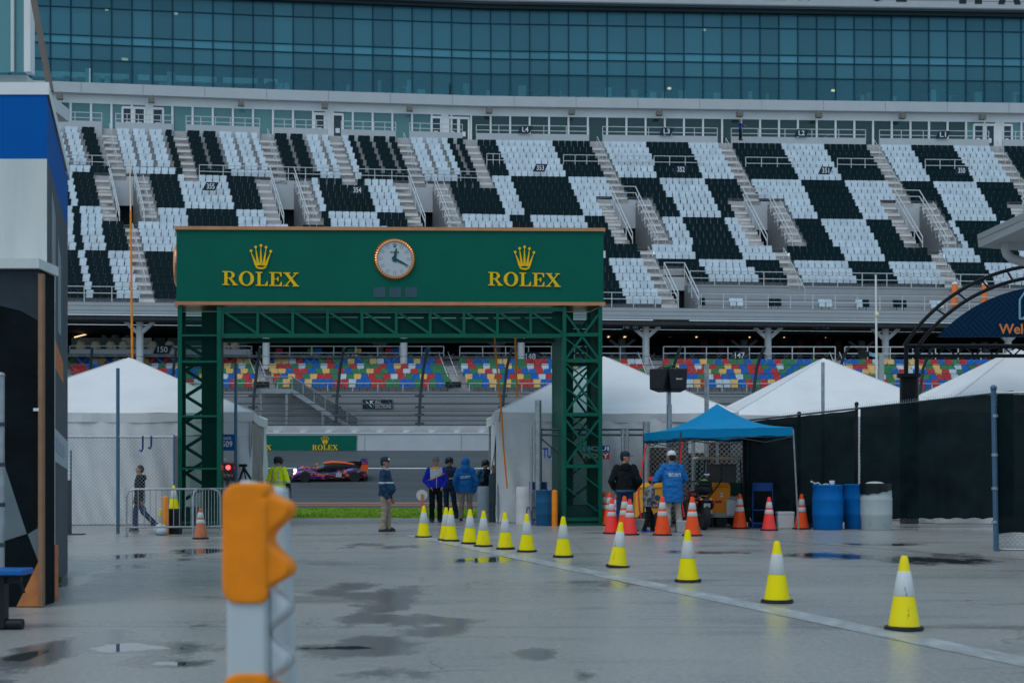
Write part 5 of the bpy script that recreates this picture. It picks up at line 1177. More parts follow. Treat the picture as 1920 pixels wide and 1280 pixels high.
for cx, ry in ((1240, R(-38)), (1267, R(14))):
    m = MB(); p = W(cx, 713, D - .1); b_ = MB(); b_.box((0, 0, 0), (.52, .42, .54)); b_.v = [Vector((v.x * (1 - .22 * (v.z < 0)), v.y, v.z)) for v in b_.v]; m.merge(b_, TR(p, ry) @ Matrix.Rotation(R(-8), 4, 'X')); sb = m.build('loudspeaker', BLACK, sp, smooth=False, bevel=.03)
    g_ = MB()
    for i in range(9): g_.box((0, -.212, -.2 + i * .05), (.40 - .01 * (9 - i), .012, .02))
    MB().merge(g_, TR(p, ry) @ Matrix.Rotation(R(-8), 4, 'X')).build('grille', RUBBER, sb, smooth=False)
MB().merge(text_mb('PEAVEY', .17, .04, .004, .01), TR(W(1268, 713.5, D - .1), R(14)) @ Matrix.Rotation(R(-8), 4, 'X') @ Matrix.Translation((0, -.225, 0))).build('lettering', TEXTW, sp, smooth=False)
m = MB(); m.path([W(1228, 694, D), W(1240, 688, D), W(1254, 690, D), W(1262, 685, D), W(1275, 693, D)], .02, 6); m.path([W(1246, 700, D), W(1252, 687, D), W(1264, 687, D)], .015, 6); m.build('cable', RUBBER, sp)
fl_ = thing('floodlight', (XX(1652, 70), 70, 0), 'grey floodlight column with pale blue arm before the coloured seats', 'floodlight')
m = MB(); m.bar((XX(1652, 70), 70, .1), (XX(1652, 70), 70, ZZ(663, 70)), .24); m.build('column', GREYP, fl_, smooth=False); m = MB(); m.bar(W(1645, 668, 70), W(1622, 661, 70), .2, .16); m.build('arm', mat('arm_blue', (.20, .40, .52), .5), fl_, smooth=False); m = MB(); m.box(W(1619, 664, 70), (.45, .4, .25)); m.build('lamp_head', BLACK, fl_, smooth=False)
# ================================================================ PEOPLE
def remeshed(mb, name, mats, parent, T, voxel=.013, it=4, wr=0., paint=None, seed=0.):
    me = bpy.data.meshes.new('tmp'); me.from_pydata(mb.v, [], mb.f); o = bpy.data.objects.new('tmp', me); COL.objects.link(o)
    r = o.modifiers.new('r', 'REMESH'); r.mode = 'VOXEL'; r.voxel_size = voxel
    sm_ = o.modifiers.new('s', 'SMOOTH'); sm_.factor = .5; sm_.iterations = it
    bpy.context.view_layer.update(); m2 = bpy.data.meshes.new_from_object(o.evaluated_get(bpy.context.evaluated_depsgraph_get()))
    bpy.data.objects.remove(o); bpy.data.meshes.remove(me); m2.name = name
    if not isinstance(mats, (list, tuple)): mats = [mats]
    for mt in mats: m2.materials.append(mt)
    if wr:
        for v, nn in zip(m2.vertices, [n_.vector.copy() for n_ in m2.vertex_normals]):
            c = v.co; v.co = c + nn * (wr * (noise.noise((c.x * 7, c.y * 7, c.z * 11 + seed)) + .6 * noise.noise((c.x * 15, c.y * 15, c.z * 22 + seed))))
    if paint:
        for p in m2.polygons: p.material_index = paint(p.center)
    m2.transform(T); m2.polygons.foreach_set('use_smooth', [True] * len(m2.polygons))
    ob = bpy.data.objects.new(name, m2); COL.objects.link(ob); ob.parent = parent; ORG[ob.name] = ORG[parent.name]; return ob
def hand(mb, w, d, s=1.0, side=1, curl=.5):
    """palm, four unequal fingers and a thumb growing from the wrist w along direction d"""
    w, d = Vector(w), Vector(d).normalized(); a = d.cross(Vector((0, 1, 0)))
    a = a.normalized() if a.length > .2 else Vector((1, 0, 0)); b = a.cross(d).normalized()
    for k in range(7): mb.ell(w + d * (.012 + .012 * k) * s, (.030 * s, .030 * s, .020 * s), 10, 6)
    for i, L in enumerate((.062, .074, .070, .055)):
        p = w + d * .088 * s + b * (i - 1.5) * .0185 * s; q = p + (d + a * side * curl * .3) * L * .45 * s; r_ = q + (d * .8 + a * side * curl) .normalized() * L * .5 * s
        mb.path([p - d * .02, p, q, r_], [.0085 * s, .009 * s, .0085 * s, .006 * s], 6)
    p = w + d * .03 * s - b * .028 * s; q = p + (d * .6 - b * .7).normalized() * .035 * s; mb.path([p + b * .01, p, q, q + (d * .9 + a * side * .3).normalized() * .03 * s], [.011 * s, .011 * s, .010 * s, .007 * s], 6)
HAIR = mat('dark_hair', (.018, .014, .012), .6, var=.3, scale=60)
SHOE = mat('black_shoe', (.010, .012, .016), .5, var=.2); KHAKI = mat('khaki_cloth', (.30, .235, .19), .8, var=.12, scale=14)
EYE = mat('eye_dark', (.02, .015, .012), .3); LIP = mat('lip', (.30, .12, .10), .5)
def person(px, D, h, yaw, label, jacket, jm, trousers, feet=((.11, -.02, 0), (-.11, .03, 0)), hands=((.27, -.06, .80), (-.27, -.06, .80)), elbows=None, lean=0., belly=0., hem=.84, jr=1.0, hat=None, hood=None, hair=True, sleeve=None, shoes=SHOE, collar=None, jpaint=None, text=None, zbase=0., head=0., knees=None, skin=SKIN, gloves=None, group=None):
    s = h / 1.78; base = Vector((XX(px, D), D, zbase)); P = thing('person', base, label, 'person', group)
    T = Matrix.Rotation(yaw, 4, 'Z') @ Matrix.Scale(s, 4); sd_ = px * .37
    HT = Matrix.Translation((0, -lean * 1.25, 0)) @ Matrix.Translation((0, 0, 1.5)) @ Matrix.Rotation(head, 4, 'Z') @ Matrix.Translation((0, 0, -1.5))
    def lz(z): return -lean * max(0, z - .9) * 1.7
    hips = (Vector((.095, 0, .92)), Vector((-.095, 0, .92))); sh = (Vector((.185, lz(1.43), 1.42)), Vector((-.185, lz(1.43), 1.42)))
    ank = [Vector((f_[0], f_[1], .09 + f_[2])) for f_ in feet]
    kn = [Vector(k) for k in knees] if knees else [(hips[i] + ank[i]) / 2 + Vector((0, -.035, .03)) for i in (0, 1)]
    hd = [Vector(x) for x in hands]
    el = [Vector(e) for e in elbows] if elbows else [(sh[i] + hd[i]) / 2 + Vector((.045 * (1 if i == 0 else -1), .05, -.01)) for i in (0, 1)]
    # body: one continuous surface
    b = MB(); hb = MB()
    hb.ell((0, -.005, 1.665), (.078, .098, .112)); hb.ell((0, -.035, 1.60), (.060, .065, .062)); hb.ell((0, -.098, 1.645), (.014, .022, .022), 8, 6); hb.ell((0, -.092, 1.665), (.010, .014, .03), 8, 6)
    for e in (-1, 1): hb.ell((e * .082, .008, 1.65), (.014, .024, .034), 8, 6)
    hb.cap((0, .01, 1.44), .060, (0, 0, 1.60), .056); b.merge(hb, HT)
    b.loft([(.86, 0, 0, .13, .10), (1.0, 0, lz(1.0) - belly * .6, .13, .10 + belly * .5), (1.25, 0, lz(1.25), .155, .105), (1.40, 0, lz(1.4), .16, .09), (1.46, 0, lz(1.46), .08, .07)])
    for i in (0, 1):
        b.cap(hips[i], .085, kn[i], .055); b.cap(kn[i], .055, ank[i], .040); b.cap(ank[i], .04, ank[i] + Vector((0, -.12, -.05)), .03); b.cap(sh[i], .055, el[i], .042); b.cap(el[i], .042, hd[i], .030)
    IH = HT.inverted()
    def pf(c):
        q = IH @ c
        if q.y < -.06 and abs(abs(q.x) - .032) < .014 and abs(q.z - 1.672) < .009: return 1
        if q.y < -.07 and abs(q.x) < .026 and abs(q.z - 1.597) < .008: return 2
        return 0
    body = remeshed(b, 'body', [skin, EYE, LIP], P, T, .0115, 3, paint=pf)
    hm = MB()
    for i in (0, 1): hand(hm, hd[i], (hd[i] - el[i]), 1.0, 1 if i == 0 else -1)
    ho = MB(); ho.merge(hm, T); me = ho.build('hand', gloves or skin, P); n_ = me.data; me.data.transform(Matrix.Translation(ORG[P.name]))
    # join the fingers into the body mesh
    if not gloves:
        bmv = len(body.data.vertices); vs = [v.co.copy() for v in body.data.vertices] + [v.co.copy() for v in n_.vertices]
        fs = [tuple(p.vertices) for p in body.data.polygons] + [tuple(k + bmv for k in p.vertices) for p in n_.polygons]; mi = [p.material_index for p in body.data.polygons] + [0] * len(n_.polygons)
        nm = bpy.data.meshes.new('body'); nm.from_pydata(vs, [], fs)
        for mt in (skin, EYE, LIP): nm.materials.append(mt)
        nm.polygons.foreach_set('material_index', mi); nm.polygons.foreach_set('use_smooth', [True] * len(fs)); body.data = nm; bpy.data.objects.remove(me)
    # trousers
    t = MB(); t.loft([(.80, 0, .0, .15, .11), (.90, 0, 0, .165, .125), (1.02, 0, lz(1.02) - belly * .4, .155, .115)])
    for i in (0, 1):
        t.cap(hips[i] + Vector((0, .005, -.02)), .098, kn[i], .078); t.cap(kn[i], .078, ank[i] + Vector((0, 0, .0)), .072)
        t.ell(ank[i] + Vector((0, -.01, -.01)), (.078, .09, .055))
    remeshed(t, 'trousers', trousers, P, T, .013, 3, .013, seed=sd_)
    for i in (0, 1):
        m = MB(); f_ = Vector((feet[i][0], feet[i][1], feet[i][2])); m.cap(f_ + Vector((0, .05, .045)), .042, f_ + Vector((0, -.15, .038)), .037); m.ell(f_ + Vector((0, -.05, .06)), (.045, .11, .05)); m.box(f_ + Vector((0, -.05, .012)), (.09, .27, .024))
        remeshed(m, 'shoe', shoes, P, T, .010, 2)
    # jacket
    j = MB(); k = jr
    j.loft([(hem, 0, lz(hem) - belly * .1, .185 * k, .135 * k + belly * .2), (1.0, 0, lz(1.0) - belly * .75, .185 * k, .135 * k + belly * .7), (1.15, 0, lz(1.15) - belly * .5, .188 * k, .135 * k + belly * .4), (1.30, 0, lz(1.3), .198 * k, .135 * k), (1.41, 0, lz(1.41), .192 * k, .115 * k), (1.47, 0, lz(1.47), .115, .09), (1.52, 0, lz(1.52), .075, .075)])
    for i in (0, 1):
        wr_ = el[i] + (hd[i] - el[i]) * .93
        if jacket != 'vest': j.cap(sh[i], .080 * k, el[i], .066 * k); j.cap(el[i], .066 * k, wr_, .050 * k)
        else: j.ell(sh[i], (.085, .085, .08))
    if hood == 'up':
        u = MB(); u.ell((0, .012, 1.665), (.128, .135, .140)); u.cap((0, .03, 1.46), .15, (0, .02, 1.58), .125); j.merge(u, HT)
    if hood == 'down': j.ell((0, .10 + lz(1.47), 1.475), (.13, .075, .062)); j.ell((0, .12 + lz(1.42), 1.42), (.11, .05, .07))
    jk = remeshed(j, 'jacket', jm, P, T, .0125, 3, .015, paint=jpaint, seed=sd_ + 5)
    if hood == 'up':
        m = MB(); m.ell((0, -.085, 1.655), (.075, .055, .095)); mm = MB().merge(m, HT); remeshed(mm, 'face', [skin], P, T, .011, 2)
    if sleeve:
        m = MB()
        for i in (0, 1): m.cap(sh[i], .066, el[i], .056); m.cap(el[i], .056, el[i] + (hd[i] - el[i]) * .93, .044)
        remeshed(m, 'sleeves', sleeve, P, T, .0125, 3, .006)
    if collar:
        m = MB(); m.lathe([(.085, 1.46), (.092, 1.49), (.082, 1.535), (.072, 1.53)], (0, lz(1.5), 0), 18); MB().merge(m, Matrix.Translation(base) @ T).build('collar', collar, P)
    if hat:
        kind, hmts = hat; m = MB()
        if kind == 'cap':
            m.lathe([(.092, 1.685), (.097, 1.715), (.088, 1.765), (.055, 1.795), (.01, 1.803)], (0, 0, 0), 20); m.v = [Vector((v.x, v.y * 1.16, v.z)) for v in m.v]; n0 = len(m.v)
            m.loft([(1.690, 0, -.12, .078, .082), (1.700, 0, -.115, .076, .082)]); m.ell((0, 0, 1.803), (.01, .01, .008), 8, 5)
        elif kind == 'beanie':
            m.lathe([(.094, 1.675), (.100, 1.70), (.098, 1.715), (.094, 1.72), (.088, 1.765), (.055, 1.80), (.012, 1.81)], (0, 0, 0), 20); m.v = [Vector((v.x, v.y * 1.18, v.z)) for v in m.v]
            if len(hmts) > 1 and 0: pass
        elif kind == 'helmet':
            m.ell((0, .005, 1.70), (.118, .140, .105), 20, 12); m.loft([(1.675, 0, -.10, .10, .09), (1.69, 0, -.10, .10, .09)])
            for e in (-1, 1): m.ell((e * .105, .005, 1.635), (.035, .05, .06), 12, 8)
            m.path([(.10, -.03, 1.60), (.07, -.10, 1.585), (.02, -.12, 1.59)], .010, 6)
        hh = MB().merge(m, Matrix.Translation(base) @ T @ HT); ho_ = hh.build('hat' if kind != 'helmet' else 'helmet', hmts[0], P, angle=60)
        if kind == 'cap' and len(hmts) > 1:
            m = MB(); m.loft([(1.702, 0, -.125, .06, .075), (1.707, 0, -.125, .06, .075)]); m.ell((0, -.085, 1.735), (.06, .035, .035), 12, 8); MB().merge(m, Matrix.Translation(base) @ T @ HT).build('peak_patch', hmts[1], ho_)
    if hair and hood != 'up':
        m = MB(); z_ = -.012 if hat else 0.; m.ell((0, .02, 1.69 + z_), (.086, .098, .098)); m.ell((0, .05, 1.64), (.075, .062, .07)); mm = MB().merge(m, HT); remeshed(mm, 'hair', HAIR, P, T, .012, 2, .006)
    if text:
        tx, w_, h_, z_, side = text; tm = text_mb(tx, w_, h_, 0, .012); tree = BVHTree.FromPolygons([v.co for v in jk.data.vertices], [tuple(p.vertices) for p in jk.data.polygons]); q = MB(); vs = []
        for v in tm.v:
            o_ = Vector((v.x, 0, z_ + v.z)) if side < 0 else Vector((-v.x, 0, z_ + v.z)); o_.y = -1 if side < 0 else 1
            o2 = T @ o_; dr = (T.to_3x3() @ Vector((0, -o_.y, 0))).normalized(); hit = tree.ray_cast(o2, dr); vs.append((hit[0] - dr * .009 if hit[0] else o2 + dr * .85) + base)
        q.add(vs, [f[::-1] for f in tm.f]); q.build('lettering', TEXTW, jk, smooth=False)
    return P
def band(z0, z1, idx=1): return lambda c: idx if z0 < c.z < z1 else 0
NAVYJ = mat('navy_jacket', (.006, .035, .085), .7, var=.15, scale=8); NAVYW = mat('jacket_stripe', (.46, .52, .57), .5); ROYAL = mat('royal_jacket', (.008, .02, .42), .6, var=.12, scale=8)
WHITEJ = mat('jacket_white', (.52, .57, .64), .6); ORGJ = mat('jacket_orange', (.80, .36, .12), .6); SECB = mat('security_blue', (.004, .13, .40), .6, var=.12, scale=6)
BLKJ = mat('black_hoodie', (.008, .011, .013), .85, var=.3, scale=10, spec=.15); BLKT = mat('black_trousers', (.007, .009, .012), .8, var=.2, scale=10, spec=.15); NAVT = mat('navy_trousers', (.010, .025, .085), .75, var=.15, scale=10); SUIT = mat('navy_suit', (.006, .018, .045), .7, var=.2, scale=8, spec=.2)
HIVIS = mat('hi_vis_yellow', (.80, .95, .01), .6, var=.06); REFL = mat('reflective_tape', (.50, .55, .56), .35); GREYT = mat('grey_trousers', (.16, .18, .20), .8, var=.12, scale=10); CAPN = mat('navy_cap', (.005, .018, .04), .6); CAPW = mat('white_cap', (.60, .62, .62), .6)
GREYB = mat('grey_beanie', (.16, .18, .20), .9, var=.2, scale=40, bump=.4, bscale=60); HELM = mat('dark_helmet', (.012, .018, .025), .3, var=.2); REDH = mat('red_hat', (.70, .015, .02), .8, bump=.3, bscale=50); CAMO = mat('camo_cloth', (.055, .065, .085), .8, col2=(.22, .23, .27), thr=(.45, .52), scale=14); BLUS = mat('blue_shoe', (.01, .06, .40), .5)
person(722, 33.4, 1.74, R(82), 'man in navy jacket with white stripe, cap and khaki trousers watching the track', 'coat', [NAVYJ, NAVYW], KHAKI, feet=((.085, -.05, 0), (-.085, .05, 0)), hands=((.22, -.10, .80), (-.235, -.12, .80)), elbows=((.27, .06, 1.12), (-.27, .03, 1.10)), belly=.085, hem=.86, jr=1.1, hat=('cap', [CAPN, CAPW]), collar=mat('collar_grey', (.30, .36, .42), .6), jpaint=lambda c: 1 if 1.155 < c.z + c.y * .02 < 1.19 else 0, skin=mat('skin_tanned', (.36, .17, .12), .5, var=.08, scale=20))
def jp_(c):
    if c.z > 1.40 and abs(c.x) < .13 and c.z + abs(c.x) * .3 > 1.455: return 2
    if c.y < .02 and abs(c.x) < .23:
        e = c.z - (1.235 + c.x * .42)
        if abs(c.x) < .007 and c.z < 1.42: return 1
        if -.018 < e < .018: return 2
        if e > 0 and abs(c.x) < .165: return 1
    return 0
person(817, 39.4, 1.80, R(12), 'man in blue and white jacket with orange collar and grey beanie, hands in pockets', 'coat', [ROYAL, WHITEJ, ORGJ], BLKT, hands=((.17, -.11, .96), (-.17, -.11, .96)), elbows=((.30, .06, 1.14), (-.30, .06, 1.14)), hem=.93, jr=1.06, hat=('beanie', [GREYB]), jpaint=jp_, head=R(15), hair=False)
person(842, 42.3, 1.82, R(-20), 'person in dark navy racing suit and headset helmet behind the man in blue and white', 'coat', SUIT, SUIT, feet=((.22, .05, 0), (-.06, .0, 0)), hands=((.22, -.22, 1.16), (-.2, -.2, 1.0)), elbows=((.34, -.02, 1.16), (-.3, .06, 1.14)), hat=('helmet', [HELM]), head=R(60), hair=False)
person(873, 40.3, 1.78, R(180), 'security guard in hooded blue coat and khaki trousers seen from behind, white SECURITY lettering', 'coat', SECB, KHAKI, feet=((.13, 0, 0), (-.13, .02, 0)), hands=((.24, -.05, .84), (-.24, -.05, .84)), elbows=((.31, .04, 1.12), (-.31, .04, 1.12)), hem=.80, jr=1.16, hood='up', text=('SECURITY', .30, .072, 1.245, 1))
person(906, 43.2, 1.74, R(35), 'person in navy suit and black helmet half hidden behind the wrapped drum', 'coat', [SUIT, mat('teal_panel', (.02, .10, .17), .6)], SUIT, hands=((.32, -.25, 1.05), (-.2, -.2, .95)), elbows=((.36, -.05, 1.18), (-.3, .05, 1.12)), hat=('helmet', [HELM]), lean=.10, jpaint=lambda c: 1 if c.x < -.1 and c.z > 1.1 else 0, hair=False)
person(522, 38.0, 1.80, R(150), 'marshal in bright yellow high-visibility jacket and dark helmet behind the barricade', 'coat', [HIVIS, REFL, mat('sleeve_dark', (.02, .03, .035), .7)], GREYT, hands=((-.30, -.02, .80)[:0] or (.28, -.06, .84), (-.29, -.10, .82)), elbows=((.31, .03, 1.13), (-.32, .02, 1.13)), hem=.95, jr=1.08, hat=('helmet', [HELM]), jpaint=lambda c: 2 if abs(c.x) > .235 and c.z < 1.08 else (1 if 1.08 < c.z < 1.125 or (abs(abs(c.x) - .10) < .018 and c.z > 1.1) else 0), hair=False, gloves=mat('glove_red', (.10, .03, .02), .7))
person(262, 33.6, 1.56, R(-85), 'boy in black jacket and dark jeans walking behind the left fence', 'coat', BLKJ, NAVT, feet=((.06, .42, .10), (-.06, -.12, 0)), knees=((.09, .12, .50), (-.09, -.14, .50)), hands=((.20, .10, .84), (-.20, -.16, .86)), hem=.74, jr=1.04, hood='down', shoes=mat('grey_shoe', (.10, .10, .11), .6))
person(1172, 33.6, 1.87, R(180), 'man in black hoodie, cap and navy trousers seen from behind among the orange cones', 'coat', [BLKJ, mat('shirt_teal', (.03, .10, .14), .8)], NAVT, feet=((.15, .0, 0), (-.13, .05, 0)), hands=((.22, -.16, .92), (-.22, -.16, .92)), elbows=((.315, .06, 1.12), (-.315, .06, 1.12)), hem=.88, jr=1.12, hood='down', hat=('cap', [CAPN]), head=R(-100), jpaint=lambda c: 1 if c.z < .935 else 0)
person(1215, 33.2, 1.27, R(100), 'child in red hat, grey camouflage jacket and black trousers beside the canopy leg', 'coat', CAMO, BLKT, feet=((.10, -.18, 0), (-.08, .16, 0)), knees=((.1, -.16, .5), (-.1, .02, .48)), hands=((.19, -.25, .98), (-.2, -.2, .96)), elbows=((.27, .06, 1.10), (-.27, .06, 1.10)), hem=.82, jr=1.15, hood=None, lean=.10, hat=('beanie', [REDH]), shoes=BLUS)
person(1262, 33.1, 1.88, R(196), 'guard in long blue SECURITY coat and white cap by the motorcycle under the blue canopy', 'coat', SECB, mat('stone_trousers', (.34, .30, .26), .8, var=.1, scale=12), feet=((.12, -.02, 0), (-.14, .05, 0)), hands=((.30, -.40, 1.12), (-.20, -.36, 1.12)), elbows=((.36, -.12, 1.16), (-.33, -.10, 1.16)), hem=.66, jr=1.24, hood='down', lean=.07, hat=('cap', [CAPW]), text=('SECURITY', .30, .075, 1.26, 1))
person(1388, 119.3, 1.75, R(60), 'tiny person in blue behind the L2 walkway railing', 'coat', BLUED, BLKT, hands=((.2, -.35, 1.2), (-.2, -.35, 1.2)), zbase=28.98)
# ================================================================ CONES
def cone_proto(h, kind, mats):
    """kind: list of (fraction from the ground, material index) boundaries going up"""
    t = thing('traffic_cone', (0, 0, 0), 'cone', 'traffic cone'); w = h * .27
    m = MB(); n = 8; prof = [(w * .98, 0), (w, .012), (w * .97, .035), (w * .60, .040)]
    m.lathe(prof, (0, 0, 0), n); o = m.build('base', RUBBER, t, smooth=False); o.data.transform(Matrix.Rotation(0, 4, 'Z'))
    def rad(z): return h * (.175 * (1 - z / h) ** 1.0 + .045)
    m = MB(); zs = [.036] + [h * k / 12 for k in range(1, 12)] + [h * .965, h]; m.lathe([(rad(z) * (.8 if z == h else 1), z) for z in zs], (0, 0, 0), 24); m.build('cone_body', mats[0], t, angle=50)
    for (a, b, mt) in kind:
        m = MB(); m.lathe([(rad(a * h) + .002, a * h), (rad(a * h) + .005, a * h + .004), (rad(b * h) + .005, b * h - .004), (rad(b * h) + .002, b * h)], (0, 0, 0), 24); m.build('reflective_collar', mt, t, angle=50)
    return t
YC = cone_proto(.68, [(.46, .79, COLLAR)], [YEL]); YD = cone_proto(.68, [(.46, .79, COLLARD)], [YELD])
ylist = [(1695, 1180, 'large yellow cone nearest the camera on the white line, its collar torn', 1), (1457, 1129, 'yellow cone second nearest the camera on the white line', 0), (1290, 1090, 'yellow cone third nearest the camera, directly below the striped orange cone', 0),
         (1158, 1063, 'yellow cone heavily scuffed with black marks', 1), (1056, 1044, 'yellow cone between the scuffed one and the orange bollard', 0), (988, 1034, 'yellow cone just left of the orange bollard by the gateway leg', 0), (948, 1029, 'yellow cone in front of the white sheet-covered barrel', 0),
         (906, 1024, 'yellow cone in front of the grey wrapped drum', 0), (881, 1019, 'yellow cone in front of the hooded security guard', 0), (845, 1014, 'front one of the overlapping pair of yellow cones', 0), (836, 1013, 'rear one of the overlapping pair of yellow cones', 0), (794, 1007, 'yellow cone farthest from the camera, below the white disc sign', 0)]
used_y = {0: 0, 1: 0}
for px, py, lb_, k in ylist:
    src = YD if k else YC; p = G(px, py); rz = .3 + px * .013
    if used_y[k]: o = dup(src, p, rz, lb_)
    else: src.location = p; src.rotation_euler = (0, 0, rz); src['label'] = lb_; o = src; used_y[k] = 1
    o['group'] = 'yellow cones along the white line'; o.rotation_euler = (.02 * math.sin(px * 3.1), .022 * math.cos(px * 1.7) if px != 1158 else -.07, rz)
    if px == 836: o.location = G(px, py) + Vector((0, .15, 0))
for pr, ps in ((YC, [c for c in bpy.data.objects if c.name.startswith('traffic_cone')]),): pass
for ch in [c for c in bpy.data.objects if c.parent in (YC, YD)]: pass
ORK = [(.50, .62, COLLAR), (.68, .85, COLLAR)]
OA = cone_proto(.86, ORK, [ORG_]); OB = cone_proto(.80, ORK, [ORGF]); OC = cone_proto(.66, ORK, [ORGW])
olist = [(1147, 1000, OB, 'reddish fluorescent cone at the left of the group beside the gateway leg'), (1171, 1000.5, OA, 'orange cone half hidden behind the fluorescent cone at the hoodie man'), (1181, 1002.5, OB, 'fluorescent cone in front of the man in the black hoodie'), (1242, 1003, OA, 'orange cone just left of the security guard legs'), (1298, 1004, OA, 'orange cone in front of the motorcycle wheel'),
         (1442, 994, OB, 'fluorescent cone in front of the blue folding chair'), (1503, 991.5, OA, 'orange cone in front of the blue cooler by the barrels'), (1387, 990.5, OA, 'orange cone at the black fence post under the canopy'), (376, 1010, OC, 'faded worn orange cone by the steel crowd barriers'),
         (1133, 984, OA, 'orange cone behind the gateway leg, left of the pair'), (1143, 985, OA, 'orange cone behind the gateway leg, right of the pair'), (1156, 987, OB, 'fluorescent cone directly behind the man in the black hoodie')]
seen = set()
for px, py, src, lb_ in olist:
    p = G(px, py); rz = px * .017
    if src.name in seen: o = dup(src, p, rz, lb_)
    else: src.location = p; src.rotation_euler = (0, 0, rz); src['label'] = lb_; seen.add(src.name); o = src
    o['group'] = 'orange cones around the gate'
# ================================================================ BARRELS, COOLERS, CHAIRS
def barrel(px, D, r, h, mt, label, bag=False):
    t = thing('barrel', (XX(px, D), D, 0), label, 'barrel'); m = MB(); x = XX(px, D); b = r
    m.lathe([(b * .90, 0), (b * .94, .03), (b * .98, h * .30), (b * 1.015, h * .33), (b * 1.0, h * .36), (b * 1.0, h * .64), (b * 1.015, h * .67), (b * .985, h * .70), (b * .95, h * .95), (b * .98, h * .965), (b * .98, h * .99), (b * .92, h)], (x, D, 0), 32); m.build('body', mt, t, angle=50)
    if bag:
        m = MB(); n = 40; vs = []
        for k, (rr, z) in enumerate(((b * .90, h + .0), (b * 1.03, h + .015), (b * 1.04, h - .05), (b * 1.035, h - .11))):
            for j in range(n):
                a = 2 * math.pi * j / n; q = 1 + .02 * math.sin(j * 2.3 + k) + .012 * noise.noise((j * .9, k, 3)); dz = 0 if k < 3 else -.07 * (1 + math.cos(a - R(200))) + .02 * noise.noise((j * .5, 2, 1)); vs.append((x + rr * q * math.cos(a), D + rr * q * math.sin(a), z + dz))
        m.add(vs, [(k * n + j, k * n + (j + 1) % n, (k + 1) * n + (j + 1) % n, (k + 1) * n + j) for k in range(3) for j in range(n)]); m.build('bin_liner', mat('bin_bag', (.008, .012, .013), .25, bump=.6, bscale=25), t, angle=60)
        m = MB(); m.ell((x - .05, D - .05, h + .01), (.22, .2, .05)); m.build('rubbish', mat('paper', (.45, .46, .46), .7, bump=.8, bscale=30), t)
    return t
barrel(1552, 34.5, .375, 1.09, BLUEP, 'blue plastic barrel nearest the fluorescent cone, a cup on its rim'); barrel(1611, 34.9, .375, 1.10, BLUEP, 'blue plastic barrel half hidden behind the pale grey barrel'); barrel(1643, 34.3, .375, 1.11, mat('barrel_pale', (.40, .46, .48), .5, col2=(.30, .34, .35), thr=(.55, .8), scale=6), 'pale grey barrel lined with a black bin bag', True)
D = 34.4; cp = MB(); p = W(1560, 908, D); cp.lathe([(.05, 0), (.065, .10), (.068, .10), (.06, .02)], (p.x, D, 1.09), 14); tag(cp.build('cup', WHITE), 'white cup on the rim of the first blue barrel', 'cup')
rg_ = MB(); rg_.path([W(1521, 902, D - .2), W(1527, 906, D - .1), W(1534, 905, D), W(1540, 910, D), W(1548, 907, D + .1), W(1554, 908.5, D)], .022, 6); tag(rg_.build('rag', mat('rag_white', (.55, .56, .56), .8)), 'twisted white rag on top of the first blue barrel', 'rag')
def cooler(px, py, w, h, d, body, label, lid=WHITE):
    p = G(px, py); t = thing('cooler', p, label, 'cooler'); m = MB(); m.box((p.x, p.y + d / 2, h * .40), (w, d, h * .80), taper=1.05); m.build('body', body, t, smooth=False, bevel=.02)
    m = MB(); m.box((p.x, p.y + d / 2, h * .90), (w * 1.07, d * 1.07, h * .19)); m.build('lid', lid, t, smooth=False, bevel=.02)
    m = MB(); m.path([(p.x - w * .53, p.y - .01, h * .75), (p.x - w * .57, p.y - .02, h * .45), (p.x - w * .5, p.y - .03, h * .3)], .012, 6); m.build('handle', WHITE if body != WHITE else GREYP, t); return t
cooler(1423, 989, .40, .54, .36, BLUED, 'dark blue cooler with pale lid behind the folding chair legs'); cooler(1474, 990.5, .40, .42, .30, WHITE, 'small white cooler between the fluorescent and orange cones'); cooler(1510, 989, .44, .57, .36, BLUED, 'dark blue cooler with white lid beside the first blue barrel')
cp = MB(); p = G(1420, 989); cp.lathe([(.035, 0), (.045, .13), (.04, .13)], (p.x, p.y + .1, .54), 12); tag(cp.build('cup', CREAM), 'pale cup on the lid of the cooler by the chair', 'cup')
cb = MB(); cb.box((XX(1468, 36), 36, .22), (.5, .3, .44)); tag(cb.build('crate', BLACK, smooth=False, bevel=.02), 'black crate under the brown camouflage bag', 'crate')
cb = MB(); cb.ell((XX(1468, 35.95), 35.95, .60), (.18, .15, .17)); cb.ell((XX(1462, 35.9), 35.9, .52), (.17, .14, .1)); tag(cb.build('bag', mat('camo_bag', (.14, .12, .10), .9, col2=(.05, .045, .04), thr=(.45, .55), scale=14, bump=.5, bscale=30)), 'brown camouflage bag on the crate behind the white cooler', 'bag')
